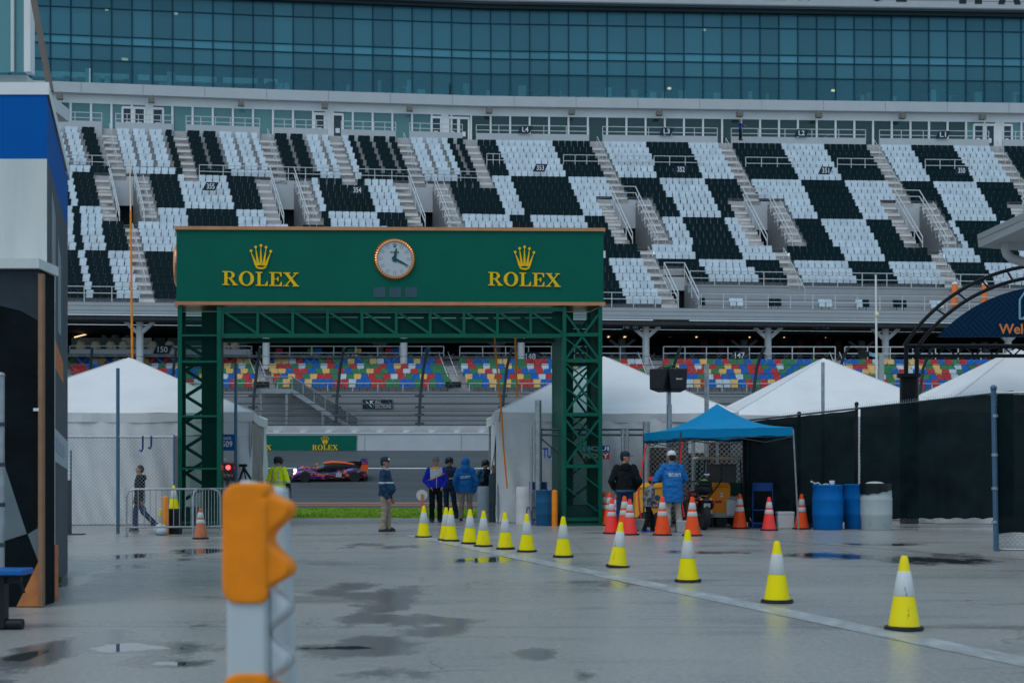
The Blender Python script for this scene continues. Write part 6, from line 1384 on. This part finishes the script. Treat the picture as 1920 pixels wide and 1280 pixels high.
def fold_chair(px, py, yaw, label):
    p = G(px, py); t = thing('folding_chair', p, label, 'chair'); T = TR(p, yaw)
    fr = MB()
    for s in (-.24, .24):
        fr.path([(s, .12, 0), (s, -.05, .45), (s * .98, -.12, 1.12)], .014, 6); fr.path([(s, -.40, 0), (s, -.30, .45), (s, -.05, .47)], .014, 6); fr.path([(s, .30, 0), (s, -.18, .47)], .012, 6)
    for z, y in ((.14, -.36), (.14, .2)): fr.tube((-.24, y, z), (.24, y, z), .012, n=6)
    MB().merge(fr, T).build('frame', BLUED, t)
    m = MB(); m.box((0, -.1, .46), (.46, .42, .025)); MB().merge(m, T).build('seat', BLUEP if 0 else BLUED, t, smooth=False, bevel=.008)
    m = MB(); m.path([(-.24, -.12, 1.02), (0, -.06, 1.02), (.24, -.12, 1.02)], .10, 6); m = MB()
    for i in range(8):
        a0, a1 = -.24 + .06 * i, -.18 + .06 * i; c0, c1 = .05 * (1 - (a0 / .24) ** 2), .05 * (1 - (a1 / .24) ** 2); m.prism([(a0, -.13 + c0, .93), (a1, -.13 + c1, .93), (a1, -.14 + c1, 1.13), (a0, -.14 + c0, 1.13)], (0, .015, 0))
    MB().merge(m, T).build('backrest', mat('chair_blue', (.004, .05, .24), .5), t, smooth=False)
fold_chair(1430, 991, R(170), 'dark blue folding chair under the right side of the blue canopy, nearer the camera'); fold_chair(1455, 984, R(215), 'dark blue folding chair turned sideways behind the other one')
fold_chair(1012, 984, R(200), 'dark blue folding chair standing by the gate post left of the gateway leg')
barrel(1022, 36.9, .25, .92, mat('teal_blue_barrel', (.006, .09, .20), .5, var=.15), 'dark teal-blue barrel behind the orange bollard')
# bollards
for px, D, zt, r, mt_, lb_ in ((1040, 36.4, ZZ(918, 36.4), .075, ORGP, 'orange round-topped bollard beside the right gateway leg'), (311, 31.9, ZZ(930, 31.9), .068, ORGP, 'orange bollard behind the crowd barrier at the left gateway leg')):
    m = MB(); x = XX(px, D); m.lathe([(r, 0), (r, zt - .05), (r * .85, zt - .015), (r * .4, zt), (.005, zt + .003)], (x, D, 0), 18); tag(m.build('bollard', mt_), lb_, 'bollard')
b2 = thing('channelizer', (XX(302, 33.2), 33.2, 0), 'short yellow post with white band beside the orange bollard', 'post'); x = XX(302, 33.2); m = MB(); m.lathe([(.11, 0), (.11, .03), (.062, .04), (.062, .50), (.055, .52)], (x, 33.2, 0), 16); m.build('post', YEL, b2); m = MB(); m.lathe([(.065, .22), (.065, .38)], (x, 33.2, 0), 16); m.build('band', COLLAR, b2)
bx = MB(); x = XX(326, 32.2); bx.box((x, 32.2, .27), (.32, .32, .54), taper=.94); tag(bx.build('bin', BLACK, smooth=False, bevel=.02), 'black bin carrying a yellow cone behind the crowd barrier', 'bin')
o = dup(YC, Vector((x, 32.2, .545)), .4, 'yellow cone standing on the black bin behind the crowd barrier'); o.scale = (.82, .82, .82); o['group'] = 'yellow cones along the white line'; del o['group']
wb = MB(); wb.ell((XX(301, 31.7), 31.7, .12), (.17, .14, .13)); wb.ell((XX(303, 31.6), 31.6, .08), (.13, .12, .09)); tag(wb.build('plastic_bag', mat('bag_white', (.45, .50, .54), .4, bump=.8, bscale=18)), 'crumpled white plastic bag at the foot of the orange bollard', 'bag')
# crowd barriers
def barrier(a, b, label):
    a, b = Vector(a), Vector(b); t = thing('crowd_barrier', (a + b) / 2, label, 'barrier', 'steel crowd barriers by the left gateway leg'); u = (b - a).normalized(); L = (b - a).length; h = 1.03; m = MB()
    m.path([a, a + Vector((0, 0, h - .16)), a + u * .05 + Vector((0, 0, h - .05)), a + u * .16 + Vector((0, 0, h)), b - u * .16 + Vector((0, 0, h)), b - u * .05 + Vector((0, 0, h - .05)), b + Vector((0, 0, h - .16)), b], .022, 8); m.tube(a + Vector((0, 0, .20)), b + Vector((0, 0, .20)), .02); m.build('frame', STEEL, t)
    m = MB(); n = int(L / .125)
    for i in range(1, n): p = a + u * (L * i / n); m.tube(p + Vector((0, 0, .20)), p + Vector((0, 0, h - .01)), .009, n=6)
    m.build('bars', STEEL, t); w = Vector((-u.y, u.x, 0))
    for p in (a, b): m = MB(); m.bar(p - w * .28 + Vector((0, 0, .012)), p + w * .28 + Vector((0, 0, .012)), .05, .02); m.build('foot', STEEL, t, smooth=False)
barrier((XX(237, 31.0), 31.0, 0), (XX(413, 31.4), 31.4, 0), 'steel crowd barrier in front of the walking boy'); barrier((XX(362, 30.7), 30.7, 0), (XX(440, 32.4), 32.4, 0), 'steel crowd barrier set at an angle behind the faded cone')
# disc sign
ds = thing('disc_sign', (XX(791, 41.9), 41.9, 0), 'white round disc on an orange stake behind the farthest yellow cone', 'sign'); D = 41.9; m = MB(); m.box((XX(791.5, D), D, .36), (.075, .04, .74)); m.build('stake', mat('stake_orange', (.75, .25, .12), .6), ds, smooth=False)
m = MB(); m.prism([W(791 + 10.5 * math.cos(2 * math.pi * i / 28), 928 - 10.5 * math.sin(2 * math.pi * i / 28), D + .03)[:] for i in range(28)][::-1], (0, .015, 0)); m.build('disc', WHITE, ds, smooth=False)
# padded posts on the upper deck
for px in (1789, 1845):
    D = DB(px) + .6; x = XX(px, D); t = thing('padded_post', (x, D, Z0), 'orange white-capped padded post behind the welcome arch, %s' % ('nearer the stairs' if px < 1800 else 'nearer the right edge'), 'post'); m = MB(); m.tube((x, D, Z0), (x, D, Z0 + .4), .16, n=12); m.build('base', GREYP, t); m = MB(); m.tube((x, D, Z0 + .4), (x + .05, D, Z0 + 2.0), .24, .22, n=14); m.build('padding', bpy.data.materials.get('padding_orange') or mat('padding_orange', (.80, .22, .06), .6), t); m = MB(); m.ell((x + .05, D, Z0 + 2.02), (.22, .22, .16)); m.build('cap', WHITE, t)
# ================================================================ BLUE CANOPY
cn = thing('canopy', (5.02, 34.85, 0), 'bright blue pop-up canopy with red-strapped legs beside the fence', 'canopy')
cL, cN, cR_, cF = Vector((3.30, 35.6, 2.36)), Vector((3.95, 33.3, 2.39)), Vector((6.74, 34.1, 2.47)), Vector((6.09, 36.4, 2.42)); pk = Vector((5.02, 34.85, 3.06)); m = MB(); n = 10; cs = [cL, cN, cR_, cF]
for k in range(4):
    p, q = cs[k], cs[(k + 1) % 4]; g = []
    for i in range(n + 1):
        row = []
        for j in range(n + 1):
            u, v = i / n, j / n; b_ = p.lerp(q, v); r_ = b_.lerp(pk, u); r_.z -= .16 * math.sin(math.pi * u) * (.55 + .45 * abs(2 * v - 1)) - .03 * noise.noise((b_.x * 2, b_.y * 2, u * 3)) * (0 if j in (0, n) else 1) * (1 - u); row.append(r_)
        g.append(row)
    for i in range(n):
        for j in range(n): m.add([g[i][j], g[i][j + 1], g[i + 1][j + 1], g[i + 1][j]], [(0, 1, 2, 3)])
m.build('roof', BLUETARP, cn, angle=35); m = MB()
for k in range(4):
    p, q = cs[k], cs[(k + 1) % 4]
    for i in range(16):
        a, b = p.lerp(q, i / 16), p.lerp(q, (i + 1) / 16); f0, f1 = [-.22 + .035 * math.sin(s * 9 + k) for s in (i / 16, (i + 1) / 16)]; m.quad(a + Vector((0, 0, f0)), b + Vector((0, 0, f1)), b, a)
m.build('valance', BLUETARP, cn, angle=60)
for p, q, mt_ in ((cL, (XX(1207, 35.5), 35.5, 0), DKSTEEL), (cN, (XX(1268, 33.3), 33.3, 0), DKSTEEL), (cR_, (XX(1497, 34.3), 34.3, .0), STEEL), (cF, (XX(1404, 36.4), 36.4, 0), BLACK)):
    m = MB(); m.bar(p - Vector((0, 0, .05)), q, .035); m.build('leg', mt_, cn, smooth=False)
m = MB()
for k in range(4):
    p, q = cs[k] - Vector((0, 0, .22)), cs[(k + 1) % 4] - Vector((0, 0, .22))
    for i in range(4): a, b = p.lerp(q, i / 4), p.lerp(q, (i + 1) / 4); m.bar(a + Vector((0, 0, .0)), b + Vector((0, 0, -.12 if i % 2 == 0 else .02)) , .018); m.bar(a + Vector((0, 0, -.12 if i % 2 else .02)), b, .018)
m.build('scissor_frame', DKSTEEL, cn, smooth=False)
for pts in ([W(1212, 832, 35.3), W(1203, 880, 35.0), W(1197, 925, 34.6), W(1199, 955, 34.4), W(1207, 990, 34.2)], [W(1279, 828, 33.2), W(1275, 868, 33.2), W(1269, 888, 33.2), W(1273, 908, 33.1), W(1278, 940, 33.1), W(1283, 968, 33.1)]):
    m = MB(); m.path(pts, .020, 6); m.build('red_strap', REDM, cn)
for px, D in ((1279, 32.9), (1199, 34.0)):
    m = MB(); x = XX(px, D); m.box((x, D, .14), (.24, .24, .28), taper=1.12); tag(m.build('weight_bucket', GREYP, smooth=False, bevel=.02), 'grey square weight at the canopy leg, %s' % ('beside the guard shoe' if px > 1250 else 'behind the fluorescent cone'), 'weight')
# ================================================================ MOTORCYCLE AND CARTS
mc = thing('motorcycle', (XX(1320, 34.3), 34.3, 0), 'dark red motorcycle with lime-striped black seat bag seen from behind', 'motorcycle'); T = TR((XX(1320, 34.3), 34.3, 0), R(10))
def part(nm, mb, mt_, par=mc, **k): return MB().merge(mb, T).build(nm, mt_, par, **k)
for y in (0, 1.45):
    w = MB(); w.lathe([(.20, -.07), (.30, -.075), (.335, -.045), (.345, 0), (.335, .045), (.30, .075), (.20, .07)], (0, 0, 0), 28); ww = MB().merge(w, Matrix.Translation((0, y, .345)) @ Matrix.Rotation(R(90), 4, 'Y')); wo = part('wheel', ww, RUBBER)
    w = MB(); w.lathe([(.21, -.06), (.05, -.07), (.05, .07), (.21, .06)], (0, 0, 0), 20); part('rim', MB().merge(w, Matrix.Translation((0, y, .345)) @ Matrix.Rotation(R(90), 4, 'Y')), STEEL, wo)
MRED = mat('motorcycle_red', (.10, .006, .008), .25, coat=.6)
m = MB(); m.ell((0, .85, .82), (.17, .36, .17)); m.ell((0, .15, .72), (.13, .32, .10)); m.ell((-.19, .15, .62), (.09, .26, .15)); m.ell((.19, .15, .62), (.09, .26, .15)); part('fairing', m, MRED)
m = MB(); m.ell((0, .02, .72), (.10, .36, .06)); m.tube((-.05, 0, .35), (-.05, .7, .42), .04); m.tube((.05, .1, .35), (.05, .7, .42), .04); m.tube((.14, -.25, .36), (.14, .6, .34), .05, n=10); m.box((0, .7, .48), (.3, .5, .3)); m.tube((0, 1.42, .35), (0, 1.15, .95), .05); part('chassis', m, DKSTEEL)
m = MB(); m.ell((0, .02, .98), (.22, .26, .15)); m.ell((0, .0, 1.10), (.20, .23, .10)); sb = part('seat_bag', m, BLACK)
m = MB(); m.path([(-.19, -.08, 1.10), (0, -.1, 1.205), (.19, -.08, 1.10)], .018, 6); m.path([(-.2, .03, 1.12), (0, .03, 1.22), (.2, .03, 1.12)], .018, 6); part('lime_stripe', m, mat('lime', (.28, .62, .02), .5), sb)
m = MB(); m.tube((-.36, 1.0, 1.16), (.36, 1.0, 1.16), .018); m.path([(.30, 1.0, 1.16), (.36, .98, 1.30)], .01, 6); m.path([(-.30, 1.0, 1.16), (-.36, .98, 1.30)], .01, 6); part('handlebar', m, DKSTEEL)
for s in (-.38, .38): m = MB(); m.ell((s, .97, 1.33), (.08, .03, .055)); part('mirror', m, mat('chrome', (.6, .62, .64), .12, metal=1))
for s in (-.12, .12): m = MB(); m.ell((s, -.16, .74), (.04, .03, .03)); part('tail_lamp', m, mat('lamp_amber', (.75, .28, .02), .3))
m = MB(); m.box((0, -.24, .60), (.16, .012, .10)); part('number_plate', m, GREYP, smooth=False)
def wheel(x, y, r, w, par, rim=WHITE):
    k = MB(); k.lathe([(r * .6, -w / 2), (r * .95, -w / 2), (r, -w / 4), (r, w / 4), (r * .95, w / 2), (r * .6, w / 2)], (0, 0, 0), 22); o = MB().merge(k, Matrix.Translation((x, y, r)) @ Matrix.Rotation(R(90), 4, 'X')).build('wheel', RUBBER, par); k = MB(); k.lathe([(r * .6, -w * .4), (.02, -w * .45), (.02, w * .45), (r * .6, w * .4)], (0, 0, 0), 16); MB().merge(k, Matrix.Translation((x, y, r)) @ Matrix.Rotation(R(90), 4, 'X')).build('rim', rim, o)
ORC = mat('cart_orange', (.95, .28, .008), .4, var=.08); D = 36.0
gcart = thing('golf_cart', (XX(1350, D), D, 0), 'golf cart with pale roof, orange cargo bin numbered 2 and white rear box', 'golf cart')
xa, xc = XX(1318, D), XX(1396, D); m = MB(); m.box(((xa + xc) / 2 + .05, D + .4, .30), (xc - xa + .1, 1.1, .10)); m.build('floor', GREYP, gcart, smooth=False)
for px in (1327, 1352, 1385): wheel(XX(px, D), D - .05, .16, .14, gcart); wheel(XX(px, D), D + .9, .16, .14, gcart)
m = MB(); a0, a1 = W(1322, 966, D), W(1368, 912, D); m.box(((a0.x + a1.x) / 2, D + .3, (a0.z + a1.z) / 2), (a1.x - a0.x, .7, a1.z - a0.z), taper=1.06); bn_ = m.build('cargo_bin', ORC, gcart, smooth=False, bevel=.03); m = MB(); m.box((XX(1344, D), D + .3, ZZ(908, D)), (.68, .78, .10), taper=.85); m.build('bin_lid', ORC, gcart, smooth=False, bevel=.02)
MB().merge(text_mb('2', .09, .11, .006, .02), TR(W(1353, 927, D - .10))).build('lettering', TEXTW, gcart, smooth=False); m = MB(); m.box(W(1347, 940, D - .08), (.17, .012, .06)); m.build('red_sticker', mat('sticker_red', (.45, .02, .03), .5), gcart, smooth=False)
m = MB(); m.box((XX(1376, D) + .06, D + .1, ZZ(951, D)), (.56, .6, .40), taper=.96); m.build('rear_box', mat('box_white', (.58, .58, .57), .5, var=.08), gcart, smooth=False, bevel=.02); m = MB(); m.ell((XX(1376, D) + .05, D + .1, ZZ(936, D)), (.29, .31, .08)); m.build('rear_box_lid', mat('lid_taupe', (.32, .29, .27), .6), gcart)
m = MB(); m.prism([W(1384 + 5 * math.cos(R(60 * i)), 953 - 6 * math.sin(R(60 * i)), D - .235) for i in range(6)][::-1], (0, .01, 0)); m.build('blue_badge', BLUEP, gcart, smooth=False)
m = MB(); m.path([W(1317, 921, D - .1), W(1318, 935, D - .1), W(1326, 952, D - .1), W(1335, 966, D - .1)], [.06, .075, .07, .05], 8); m.build('front_cowl', WHITE, gcart); m = MB(); m.bar(W(1322, 940, D - .15), W(1345, 912, D - .15), .05, .03); m.bar(W(1345, 912, D - .15), W(1352, 900, D - .15), .05, .03); m.build('steering_column', BLACK, gcart, smooth=False)
m = MB(); z = ZZ(858, D); m.box((XX(1350, D) + .05, D + .4, z), (1.28, 1.15, .06), taper=.93); m.build('roof', mat('roof_peach', (.80, .55, .38), .5), gcart, smooth=False, bevel=.02)
for px0, px1 in ((1311, 1305), (1322, 1316), (1388, 1392)): m = MB(); m.bar(W(px1, 945, D), W(px0, 862, D), .03); m.build('roof_post', BLACK, gcart, smooth=False)
m = MB()
for px in (1345, 1374): m.box((XX(px, D) + .02, D + .75, ZZ(888, D)), (.38, .1, .5)); 
m.build('seat_back', mat('seat_vinyl', (.11, .13, .14), .5), gcart, smooth=False, bevel=.03)
tp_ = MB(); tp_.box((XX(1388, 36.9), 36.9, ZZ(916, 36.9)), (.75, .5, .35), taper=.7); tag(tp_.build('tarpaulin_bundle', mat('tarp_green', (.008, .07, .05), .6, bump=.5, bscale=10), smooth=False, bevel=.04), 'dark green covered bundle behind the golf cart', 'bundle')
YCM = mat('cart_yellow_orange', (.90, .42, .04), .45, var=.08); D = 36.2
yc_ = thing('utility_cart', (XX(1222, D), D, 0), 'orange-yellow medical utility cart with blue star emblem behind the child', 'cart')
m = MB(); m.box((XX(1222, D), D + .5, ZZ(941, D)), (.84, 1.0, .82), taper=.97); m.build('cargo_body', YCM, yc_, smooth=False, bevel=.04); m = MB(); m.box((XX(1222, D), D + .5, ZZ(910, D)), (.90, 1.05, .12), taper=.9); m.build('cargo_lid', YCM, yc_, smooth=False, bevel=.03)
m = MB()
for i in range(3): a = R(60 * i + 90); u = Vector((math.cos(a), 0, math.sin(a))) * .075; c_ = W(1232, 932.5, D - .01 - i * .0015); m.bar(c_ - u, c_ + u, .045, .012, up=(0, 1, 0))
m.build('star_emblem', mat('star_blue', (.01, .09, .26), .5), yc_, smooth=False)
m = MB(); m.box(W(1226, 946.5, D - .012), (.46, .012, .11)); m.build('red_band', mat('band_maroon', (.12, .01, .02), .5), yc_, smooth=False); MB().merge(text_mb('ROLEX C', .38, .07, .004, .01), TR(W(1226, 946.5, D - .022))).build('lettering', TEXTW, yc_, smooth=False)
wheel(XX(1210, D), D, .19, .16, yc_); wheel(XX(1236, D), D, .19, .16, yc_); wheel(XX(1210, D), D + .9, .19, .16, yc_); wheel(XX(1236, D), D + .9, .19, .16, yc_)
# ================================================================ RACE CAR
Dc = 86.4; rc = thing('race_car', (XX(617, Dc), Dc, tz(Dc) + .01), 'closed-cockpit prototype race car in orange, purple and black on the banked track', 'race car'); rc.rotation_euler = (R(8.5), 0, R(9))
LIV = bpy.data.materials.new('livery'); LIV.use_nodes = True; n_, l_ = LIV.node_tree.nodes, LIV.node_tree.links; b_ = n_['Principled BSDF']; b_.inputs['Roughness'].default_value = .3; b_.inputs['Coat Weight'].default_value = .3
tc_ = n_.new('ShaderNodeTexCoord'); mp_ = n_.new('ShaderNodeMapping'); mp_.inputs['Scale'].default_value = (.55, .6, 1.5); mp_.inputs['Rotation'].default_value = (0, .5, 0); nz_ = n_.new('ShaderNodeTexNoise'); nz_.inputs['Scale'].default_value = 2.1; nz_.inputs['Detail'].default_value = 2; l_.new(tc_.outputs['Object'], mp_.inputs[0]); l_.new(mp_.outputs[0], nz_.inputs['Vector']); rp = n_.new('ShaderNodeValToRGB'); rp.color_ramp.interpolation = 'CONSTANT'
for i, (p_, c_) in enumerate(((0, (.012, .012, .018, 1)), (.42, (.060, .012, .20, 1)), (.515, (.72, .085, .015, 1)), (.57, (.015, .014, .022, 1)), (.69, (.55, .16, .09, 1)))):
    e_ = rp.color_ramp.elements[i] if i < 2 else rp.color_ramp.elements.new(p_); e_.position = p_; e_.color = c_
l_.new(nz_.outputs['Fac'], rp.inputs[0]); l_.new(rp.outputs[0], b_.inputs['Base Color'])
def cp_(nm, mb, mt_, par=rc, **k):
    o = mb.build(nm, mt_, None, origin=(0, 0, 0), **k); o.parent = par; o.location = (0, 0, 0); ORG[o.name] = Vector((0, 0, 0)); return o
def lofty(secs, n=20):                           # sections along the car's length: (x, half width, z low, z high, squareness)
    m = MB(); vs = []
    for (x, hw, z0, z1, sq) in secs:
        for j in range(n):
            t = 2 * math.pi * j / n; c, s = math.cos(t), math.sin(t); vs.append((x, hw * math.copysign(abs(c) ** sq, c), (z0 + z1) / 2 + (z1 - z0) / 2 * math.copysign(abs(s) ** sq, s)))
    k = len(secs); m.add(vs, [(i * n + j, (i + 1) * n + j, (i + 1) * n + (j + 1) % n, i * n + (j + 1) % n) for i in range(k - 1) for j in range(n)] + [tuple(range(n)), tuple(range(k * n - 1, (k - 1) * n - 1, -1))]); return m
body = lofty([(-2.25, .55, .10, .28, .6), (-2.1, .82, .08, .42, .6), (-1.7, .92, .08, .58, .6), (-1.2, .93, .08, .66, .55), (-.6, .88, .08, .58, .5), (.2, .90, .08, .62, .5), (.9, .95, .08, .74, .55), (1.5, .95, .10, .76, .55), (2.0, .92, .18, .70, .55), (2.2, .88, .26, .62, .55)]); bo = cp_('body', body, LIV)
for s in (-1, 1):
    m = MB(); m.merge(lofty([(-2.2, .10, .2, .42, .8), (-1.9, .17, .2, .66, .8), (-1.5, .19, .2, .78, .8), (-1.0, .17, .2, .66, .8), (-.75, .10, .3, .5, .8)]), Matrix.Translation((0, s * .76, 0))); cp_('front_wing_panel' if 0 else 'fender', m, LIV)
    m = MB(); m.merge(lofty([(.75, .10, .3, .6, .8), (1.1, .18, .25, .82, .8), (1.5, .20, .25, .88, .8), (2.0, .19, .3, .80, .8), (2.2, .15, .35, .7, .8)]), Matrix.Translation((0, s * .76, 0))); cp_('fender', m, LIV)
ORR = mat('car_orange', (.85, .11, .02), .3, coat=.3)
cab = lofty([(-1.05, .30, .45, .60, .8), (-.65, .46, .45, .88, .8), (-.25, .50, .45, 1.08, .75), (.25, .49, .45, 1.14, .75), (.8, .42, .5, 1.10, .75), (1.4, .28, .55, .98, .8), (1.95, .14, .6, .86, .8)]); cb_ = cp_('cockpit', cab, BLACK)
m = MB(); m.merge(lofty([(-.35, .30, 1.02, 1.09, .8), (.2, .33, 1.08, 1.165, .8), (.9, .28, 1.03, 1.125, .8), (1.5, .16, .92, 1.02, .8)])); cp_('roof_panel', m, ORR, cb_)
m = lofty([(-.98, .27, .52, .62, .8), (-.66, .44, .60, .895, .8), (-.32, .485, .64, 1.06, .75), (-.30, .40, .66, 1.05, .75)]); cp_('windscreen', m, mat('windscreen_grey', (.09, .12, .15), .15), cb_)
for s in (-1, 1):
    m = MB(); m.prism([(-.25, s * .505, .66), (.75, s * .44, .70), (.6, s * .425, .95), (-.1, s * .47, .98)][::s], (0, -s * .02, 0)); cp_('side_window', m, mat('side_glass', (.02, .025, .035), .12), cb_, smooth=False)
    for x in (-1.45, 1.5):
        w = MB(); w.lathe([(.20, -.15), (.31, -.155), (.335, -.12), (.34, 0), (.335, .12), (.31, .155), (.20, .15)], (0, 0, 0), 28); wo = cp_('wheel', MB().merge(w, Matrix.Translation((x, s * .81, .34)) @ Matrix.Rotation(R(90), 4, 'X')), RUBBER)
        w = MB(); w.lathe([(.215, -.14), (.06, -.10), (.06, .10), (.215, .14)], (0, 0, 0), 20); cp_('rim', MB().merge(w, Matrix.Translation((x, s * .81, .34)) @ Matrix.Rotation(R(90), 4, 'X')), DKSTEEL, wo)
    m = MB(); m.ell((-2.02, s * .70, .50), (.13, .13, .09)); cp_('headlight', m, emit('headlight_on', (.85, .95, 1.0), 6 if s < 0 else 1.5))
    m = MB(); m.ell((-.72, s * .74, .86), (.09, .14, .06)); m.bar((-.7, s * .5, .78), (-.72, s * .7, .85), .03); cp_('door_mirror', m, ORR)
    m = MB(); m.prism([(1.75, s * .86, .62), (2.3, s * .86, .62), (2.32, s * .86, 1.18), (1.98, s * .86, 1.18)][::-s], (0, -s * .03, 0)); cp_('wing_endplate', m, BLACK if s > 0 else ORR, smooth=False)
m = MB(); m.box((2.12, 0, 1.12), (.34, 1.74, .04)); m.box((2.25, 0, 1.20), (.14, 1.74, .03)); cp_('rear_wing', m, mat('wing_purple', (.05, .012, .16), .35), smooth=False)
m = MB(); m.prism([(.6, -.015, 1.05), (2.05, -.015, .86), (2.05, -.015, 1.14), (1.5, -.015, 1.16)], (0, .03, 0)); cp_('engine_fin', m, BLACK, smooth=False)
m = MB(); m.box((-2.2, 0, .08), (.34, 1.84, .03)); m.box((.0, 0, .075), (3.6, 1.80, .03)); m.box((2.15, 0, .22), (.3, 1.6, .2)); cp_('splitter', m, BLACK, smooth=False)
m = MB(); m.box((.55, -.965, .45), (.34, .01, .24)); cp_('number_panel', m, mat('panel_pale', (.45, .42, .5), .4), smooth=False)
# ================================================================ FOREGROUND BARRIER POST
Df_ = 4.2; fb = thing('barrier_post', (XX(470, Df_), Df_, 0), 'white plastic barrier post with lobed orange sleeve, large and blurred in the foreground', 'barrier post'); O_ = Vector((XX(470, Df_), Df_, 0)); I4 = Matrix.Identity(4)
def L(px, py, d=0): return W(px, py, Df_ + d) - O_
def rbox(m, px0, px1, py0, py1, d0, d1):
    a, b = L(px0, py0, 0), L(px1, py1, 0); m.box(((a.x + b.x) / 2, (d0 + d1) / 2, (a.z + b.z) / 2), (b.x - a.x, d1 - d0, abs(a.z - b.z)))
def lobe(m, pts, d=.075, ry=.045):                 # a knuckle: a chain of tapering blobs towards the tip
    for px, py, r in pts:
        c = L(px, py); m.ell((c.x, d, c.z), (r / F * Df_, ry, r / F * Df_), 18, 12)
FBW = mat('barrier_white', (.46, .52, .56), .45, var=.05, scale=3); FBO = mat('barrier_orange', (.82, .235, .004), .55, var=.10, scale=12, spec=.25)
def knuckles(m, y0, y1, fn, d0, d1):              # a scalloped edge as one extruded outline
    n = 60; pts = [L(470, y1, d0), ] + [L(fn(y1 + (y0 - y1) * i / n), y1 + (y0 - y1) * i / n, d0) for i in range(n + 1)] + [L(470, y0, d0)]
    pts = [Vector((p.x, d0, p.z)) for p in pts]
    for e in range(5):
        f_ = math.sin(math.pi * (e + .5) / 5); dd = (d1 - d0) / 5; q = [Vector((p.x - (1 - f_) * .022 * (p.x > L(500, 0).x), d0 + dd * e, p.z)) for p in pts]; m.prism(q, (0, dd * 1.02, 0))
def edge_orange(y):
    e = min(1, max(0, (y - 916) / 26)) * min(1, max(0, (1116 - y) / 34)); return 500 + e * (30 + 20 * math.cos(2 * math.pi * (y - 955) / 111))
def edge_white(y):
    t = ((y - 1138) / 98.0) % 1.0; return 508 + 21 * (1 + math.cos(2 * math.pi * t))
m = MB(); a_ = L(424, 1080); b_ = L(500, 1080)
for i in range(2): m.box(((a_.x + b_.x) / 2, .05, L(0, 1080).z / 2), (b_.x - a_.x - .012 * i, .088 + .012 * i, L(0, 1080).z))
knuckles(m, 1095, 1560, edge_white, .02, .10)
remeshed(m, 'post', FBW, fb, I4, .006, 10)
def sleeve(y_top, y_bot, ks):
    m = MB(); c = 30
    for (ax, ay) in ((417 + c, y_top + c), (500 - 8, y_top + 12), (417 + c, y_bot - c), (500 - 14, y_bot - 18)):
        r = c if ax < 470 else (12 if ay < (y_top + y_bot) / 2 else 18); q = L(ax, ay); m.tube((q.x, -.012, q.z), (q.x, .115, q.z), r / F * Df_, n=20)
    rbox(m, 417, 500, y_top + c, y_bot - c, -.012, .115); rbox(m, 417 + c, 492, y_top, y_bot, -.012, .115)
    knuckles(m, y_top + 8, y_bot - 8, lambda y: edge_orange(y - y_top + 905), .0, .125)
    remeshed(m, 'orange_sleeve', FBO, fb, I4, .005, 12)
sleeve(905, 1131, (940, 1048)); sleeve(1262, 1430, (1290, 1390))
m = MB(); p0, p1 = W(452, 898, 4.55) - O_, W(536, 898, 4.55) - O_; q0, q1 = W(480, 1600, 4.55) - O_, W(572, 1600, 4.55) - O_
m.add([(p0.x, .30, p0.z), (p1.x, .30, p1.z - .03), (p1.x, .42, p1.z - .03), (p0.x, .42, p0.z), (q0.x, .30, 0.02), (q1.x, .30, 0.02), (q1.x, .42, .02), (q0.x, .42, .02)], [(0, 1, 2, 3), (7, 6, 5, 4), (4, 5, 1, 0), (5, 6, 2, 1), (6, 7, 3, 2), (7, 4, 0, 3)]); remeshed(m, 'rear_post', FBW, fb, I4, .008, 8)
m = MB(); m.path([O_ + L(edge_white(1108 + 4 * i) + 1, 1108 + 4 * i, .02) for i in range(40)], .0016, 6); m.build('seam_wire', mat('wire_brown', (.12, .07, .045), .6), fb)
m = MB(); m.bar(O_ + L(506, 1105, -.002), O_ + L(508, 1275, -.002), .004); m.build('seam_wire', DKSTEEL, fb, smooth=False)
m = MB(); m.box((O_.x + .03, Df_ + .2, .02), (.34, .62, .04)); m.build('base_plate', RUBBER, fb, smooth=False, bevel=.012)

sx_ = thing('backdrop_stack', (XX(1306, 38.3), 38.3, 0), 'stack of dark boxes added as a dark background behind the chain-link mesh under the blue canopy', 'box stack')  # boxes added to darken the background behind the mesh
STK = [mat('stack_brown', (.050, .038, .032), .85, var=.5, scale=2.5, spec=.1), mat('stack_grey', (.07, .085, .09), .8, var=.4, scale=2, spec=.1), mat('stack_green', (.010, .040, .035), .8, var=.4, spec=.1)]
for i, (pa_, pb_, h_) in enumerate(((1218, 1252, 2.05), (1253, 1290, 2.3), (1291, 1330, 1.9), (1331, 1366, 2.2), (1367, 1398, 2.35))):
    m = MB(); m.box(((XX(pa_, 38.2) + XX(pb_, 38.2)) / 2, 38.3, h_ / 2), (XX(pb_, 38.2) - XX(pa_, 38.2), .5 - .04 * (i % 3), h_)); m.build('backdrop_box', STK[i % 3], sx_, smooth=False, bevel=.05)
